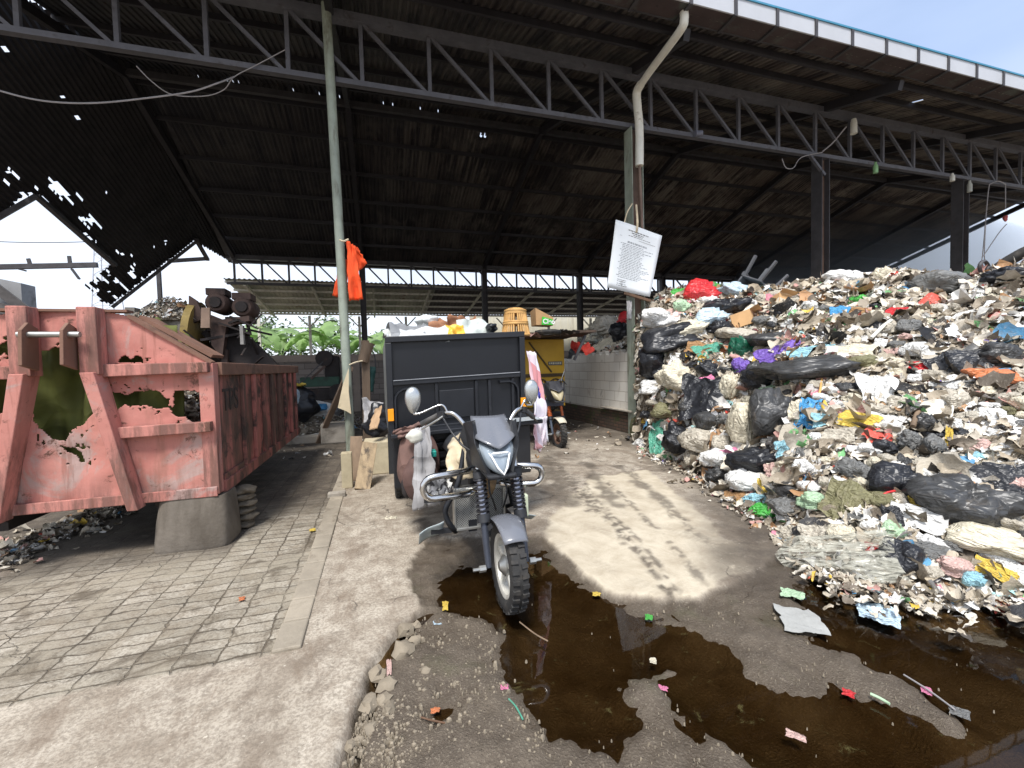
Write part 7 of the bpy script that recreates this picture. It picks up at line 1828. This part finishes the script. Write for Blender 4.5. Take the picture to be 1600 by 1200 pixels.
# ---- machinery and junk on the far left floor
jk = thing('engine_frame', 'black and green scrap machine standing on the dark floor before the grey wall', 'machine', (-1.6, 13, 0))
YJ = 13.0; J = lambda px, py, y=YJ: PY(px, py, y)
gm_ = M('machine_green', S(44, 72, 58), .7, .1, .2, 4, [(S(40, 36, 32), 3, .5, .75)])
a = J(468, 590); b_ = J(530, 603); MB().box(a[0], b_[0], YJ, YJ+.7, b_[2], a[2]).build('green_bed', gm_, jk, bevel=.02)
a = J(505, 556); b_ = J(530, 590); MB().box(a[0], b_[0], YJ+.1, YJ+.6, b_[2], a[2]).build('engine_block', machd, jk, bevel=.05)
p = J(512, 560); MB().tube([(p[0]-.1, YJ, p[2]), (p[0]-.1, YJ+.5, p[2]+.02)], .22, 14).build('pulley', machd, jk, smooth=50)
a = J(466, 606); b_ = J(540, 625); MB().box(a[0], b_[0], YJ+.05, YJ+.6, b_[2], a[2]-.05).build('hopper', machd, jk, bevel=.03)
p = J(528, 613); MB().tube([(p[0], YJ-.1, p[2]), (p[0], YJ+.1, p[2])], .24, 16).build('flywheel', machd, jk, smooth=50)
for px in (470, 500, 535): a = J(px, 620); MB().bar((a[0], YJ+.3, 0), (a[0], YJ+.3, a[2]), .08).build('leg', machd, jk)
MB().bar(J(470, 598), J(505, 565), .03).build('brace', steel_dark, jk); MB().bar(J(486, 592), J(508, 572), .06).build('brace', mach, jk)
for (c_, r_, mt, nm, lb, ct_) in [((467, 632, 11.5), (.42, .3, .42), 'black', 'trash_bag', 'black tarp covered lump at the rear end of the red container', 'bag'), ((500, 640, 12.2), (.4, .3, .22), 'white', 'trash_bag', 'whitish bag on the scraps behind the timber', 'bag'), ((503, 636, 11.9), (.13, .12, .09), 'blue', 'trash_bag', 'small blue bag on the whitish one behind the timber', 'bag'),
                                  ((458, 620, 10.6), (.14, .12, .2), 'paleblue', 'trash_bag', 'pale bag just behind the rear corner of the red container', 'bag'), ((588, 668, 7.2), (.22, .2, .16), 'black', 'trash_bag', 'shiny black bag between the wooden post and the cargo box', 'bag'), ((590, 650, 7.3), (.14, .12, .2), 'black', 'trash_bag', 'upper black bag behind the bent brown cardboard', 'bag'),
                                  ((515, 642, 12.4), (.3, .25, .18), 'grey', 'trash_bag', 'grey bag right of the whitish one behind the timber', 'bag')]:
    p = PY(*c_); tag(MB().blob(tuple(p), r_, int(c_[0]), 4, .16, 1.7).build(nm, hmat[mt], smooth=180), lb, ct_)
p = PY(455, 601, 11.5); wob_sheet('yellow_cloth', tuple(p), .6, .4, hmat['yellow'], 'yellow cloth lying behind the rear corner of the red container', 'cloth', 4, .08)
p = G(530, 693); tag(MB().box(p[0]-.35, p[0]+.15, p[1], p[1]+.4, 0, .42).build('concrete_stub', conc, bevel=.03), 'grey concrete stub left of the green tube post base', 'block')
p = G(475, 688); stickp = [(p[0]-.2, p[1], .04), (p[0]+.6, p[1]+.5, .1)]; tag(MB().tube(stickp, .035, 8).build('white_pipe', white_pvc, smooth=50), 'white pipe lying on the dark floor by the timber foot', 'pipe')
p = G(507, 685); tag(MB().tube([(p[0], p[1], .05), (p[0]+.5, p[1]+.5, .45)], .03, 8).build('metal_tube', alu, smooth=50), 'short metal tube leaning beside the timber foot', 'tube')
kb = MB()
kb.box(-3.2, -.55, 9.9, 10.15, 0, .16)
tag(kb.build('low_kerb', conc, bevel=.02), 'low concrete kerb crossing the dark floor behind the red container', 'kerb', kind='structure')
p = G(526, 778); tag(MB().box(p[0]-.1, p[0]+.1, p[1], p[1]+.1, 0, .06).build('brick_piece', conc, bevel=.01), 'loose brick lying beside the kerb row', 'brick')

# ---- smoke drifting under the right end of the roof
sm = bpy.data.materials.new('smoke'); sm.use_nodes = True; sn = sm.node_tree
sn.nodes.remove(sn.nodes['Principled BSDF']); pv_ = sn.nodes.new('ShaderNodeVolumePrincipled')
pv_.inputs['Color'].default_value = (.80, .88, .98, 1); pv_.inputs['Density'].default_value = .11; pv_.inputs['Anisotropy'].default_value = .2
sn.links.new(pv_.outputs[0], sn.nodes['Material Output'].inputs['Volume'])
tag(MB().blob((27.5, 17.5, 5.0), (9.5, 5.5, 5.0), 2, 4, .10).build('smoke', sm, smooth=180), 'thin bluish smoke drifting under the right end of the shed roof', 'smoke', kind='stuff')
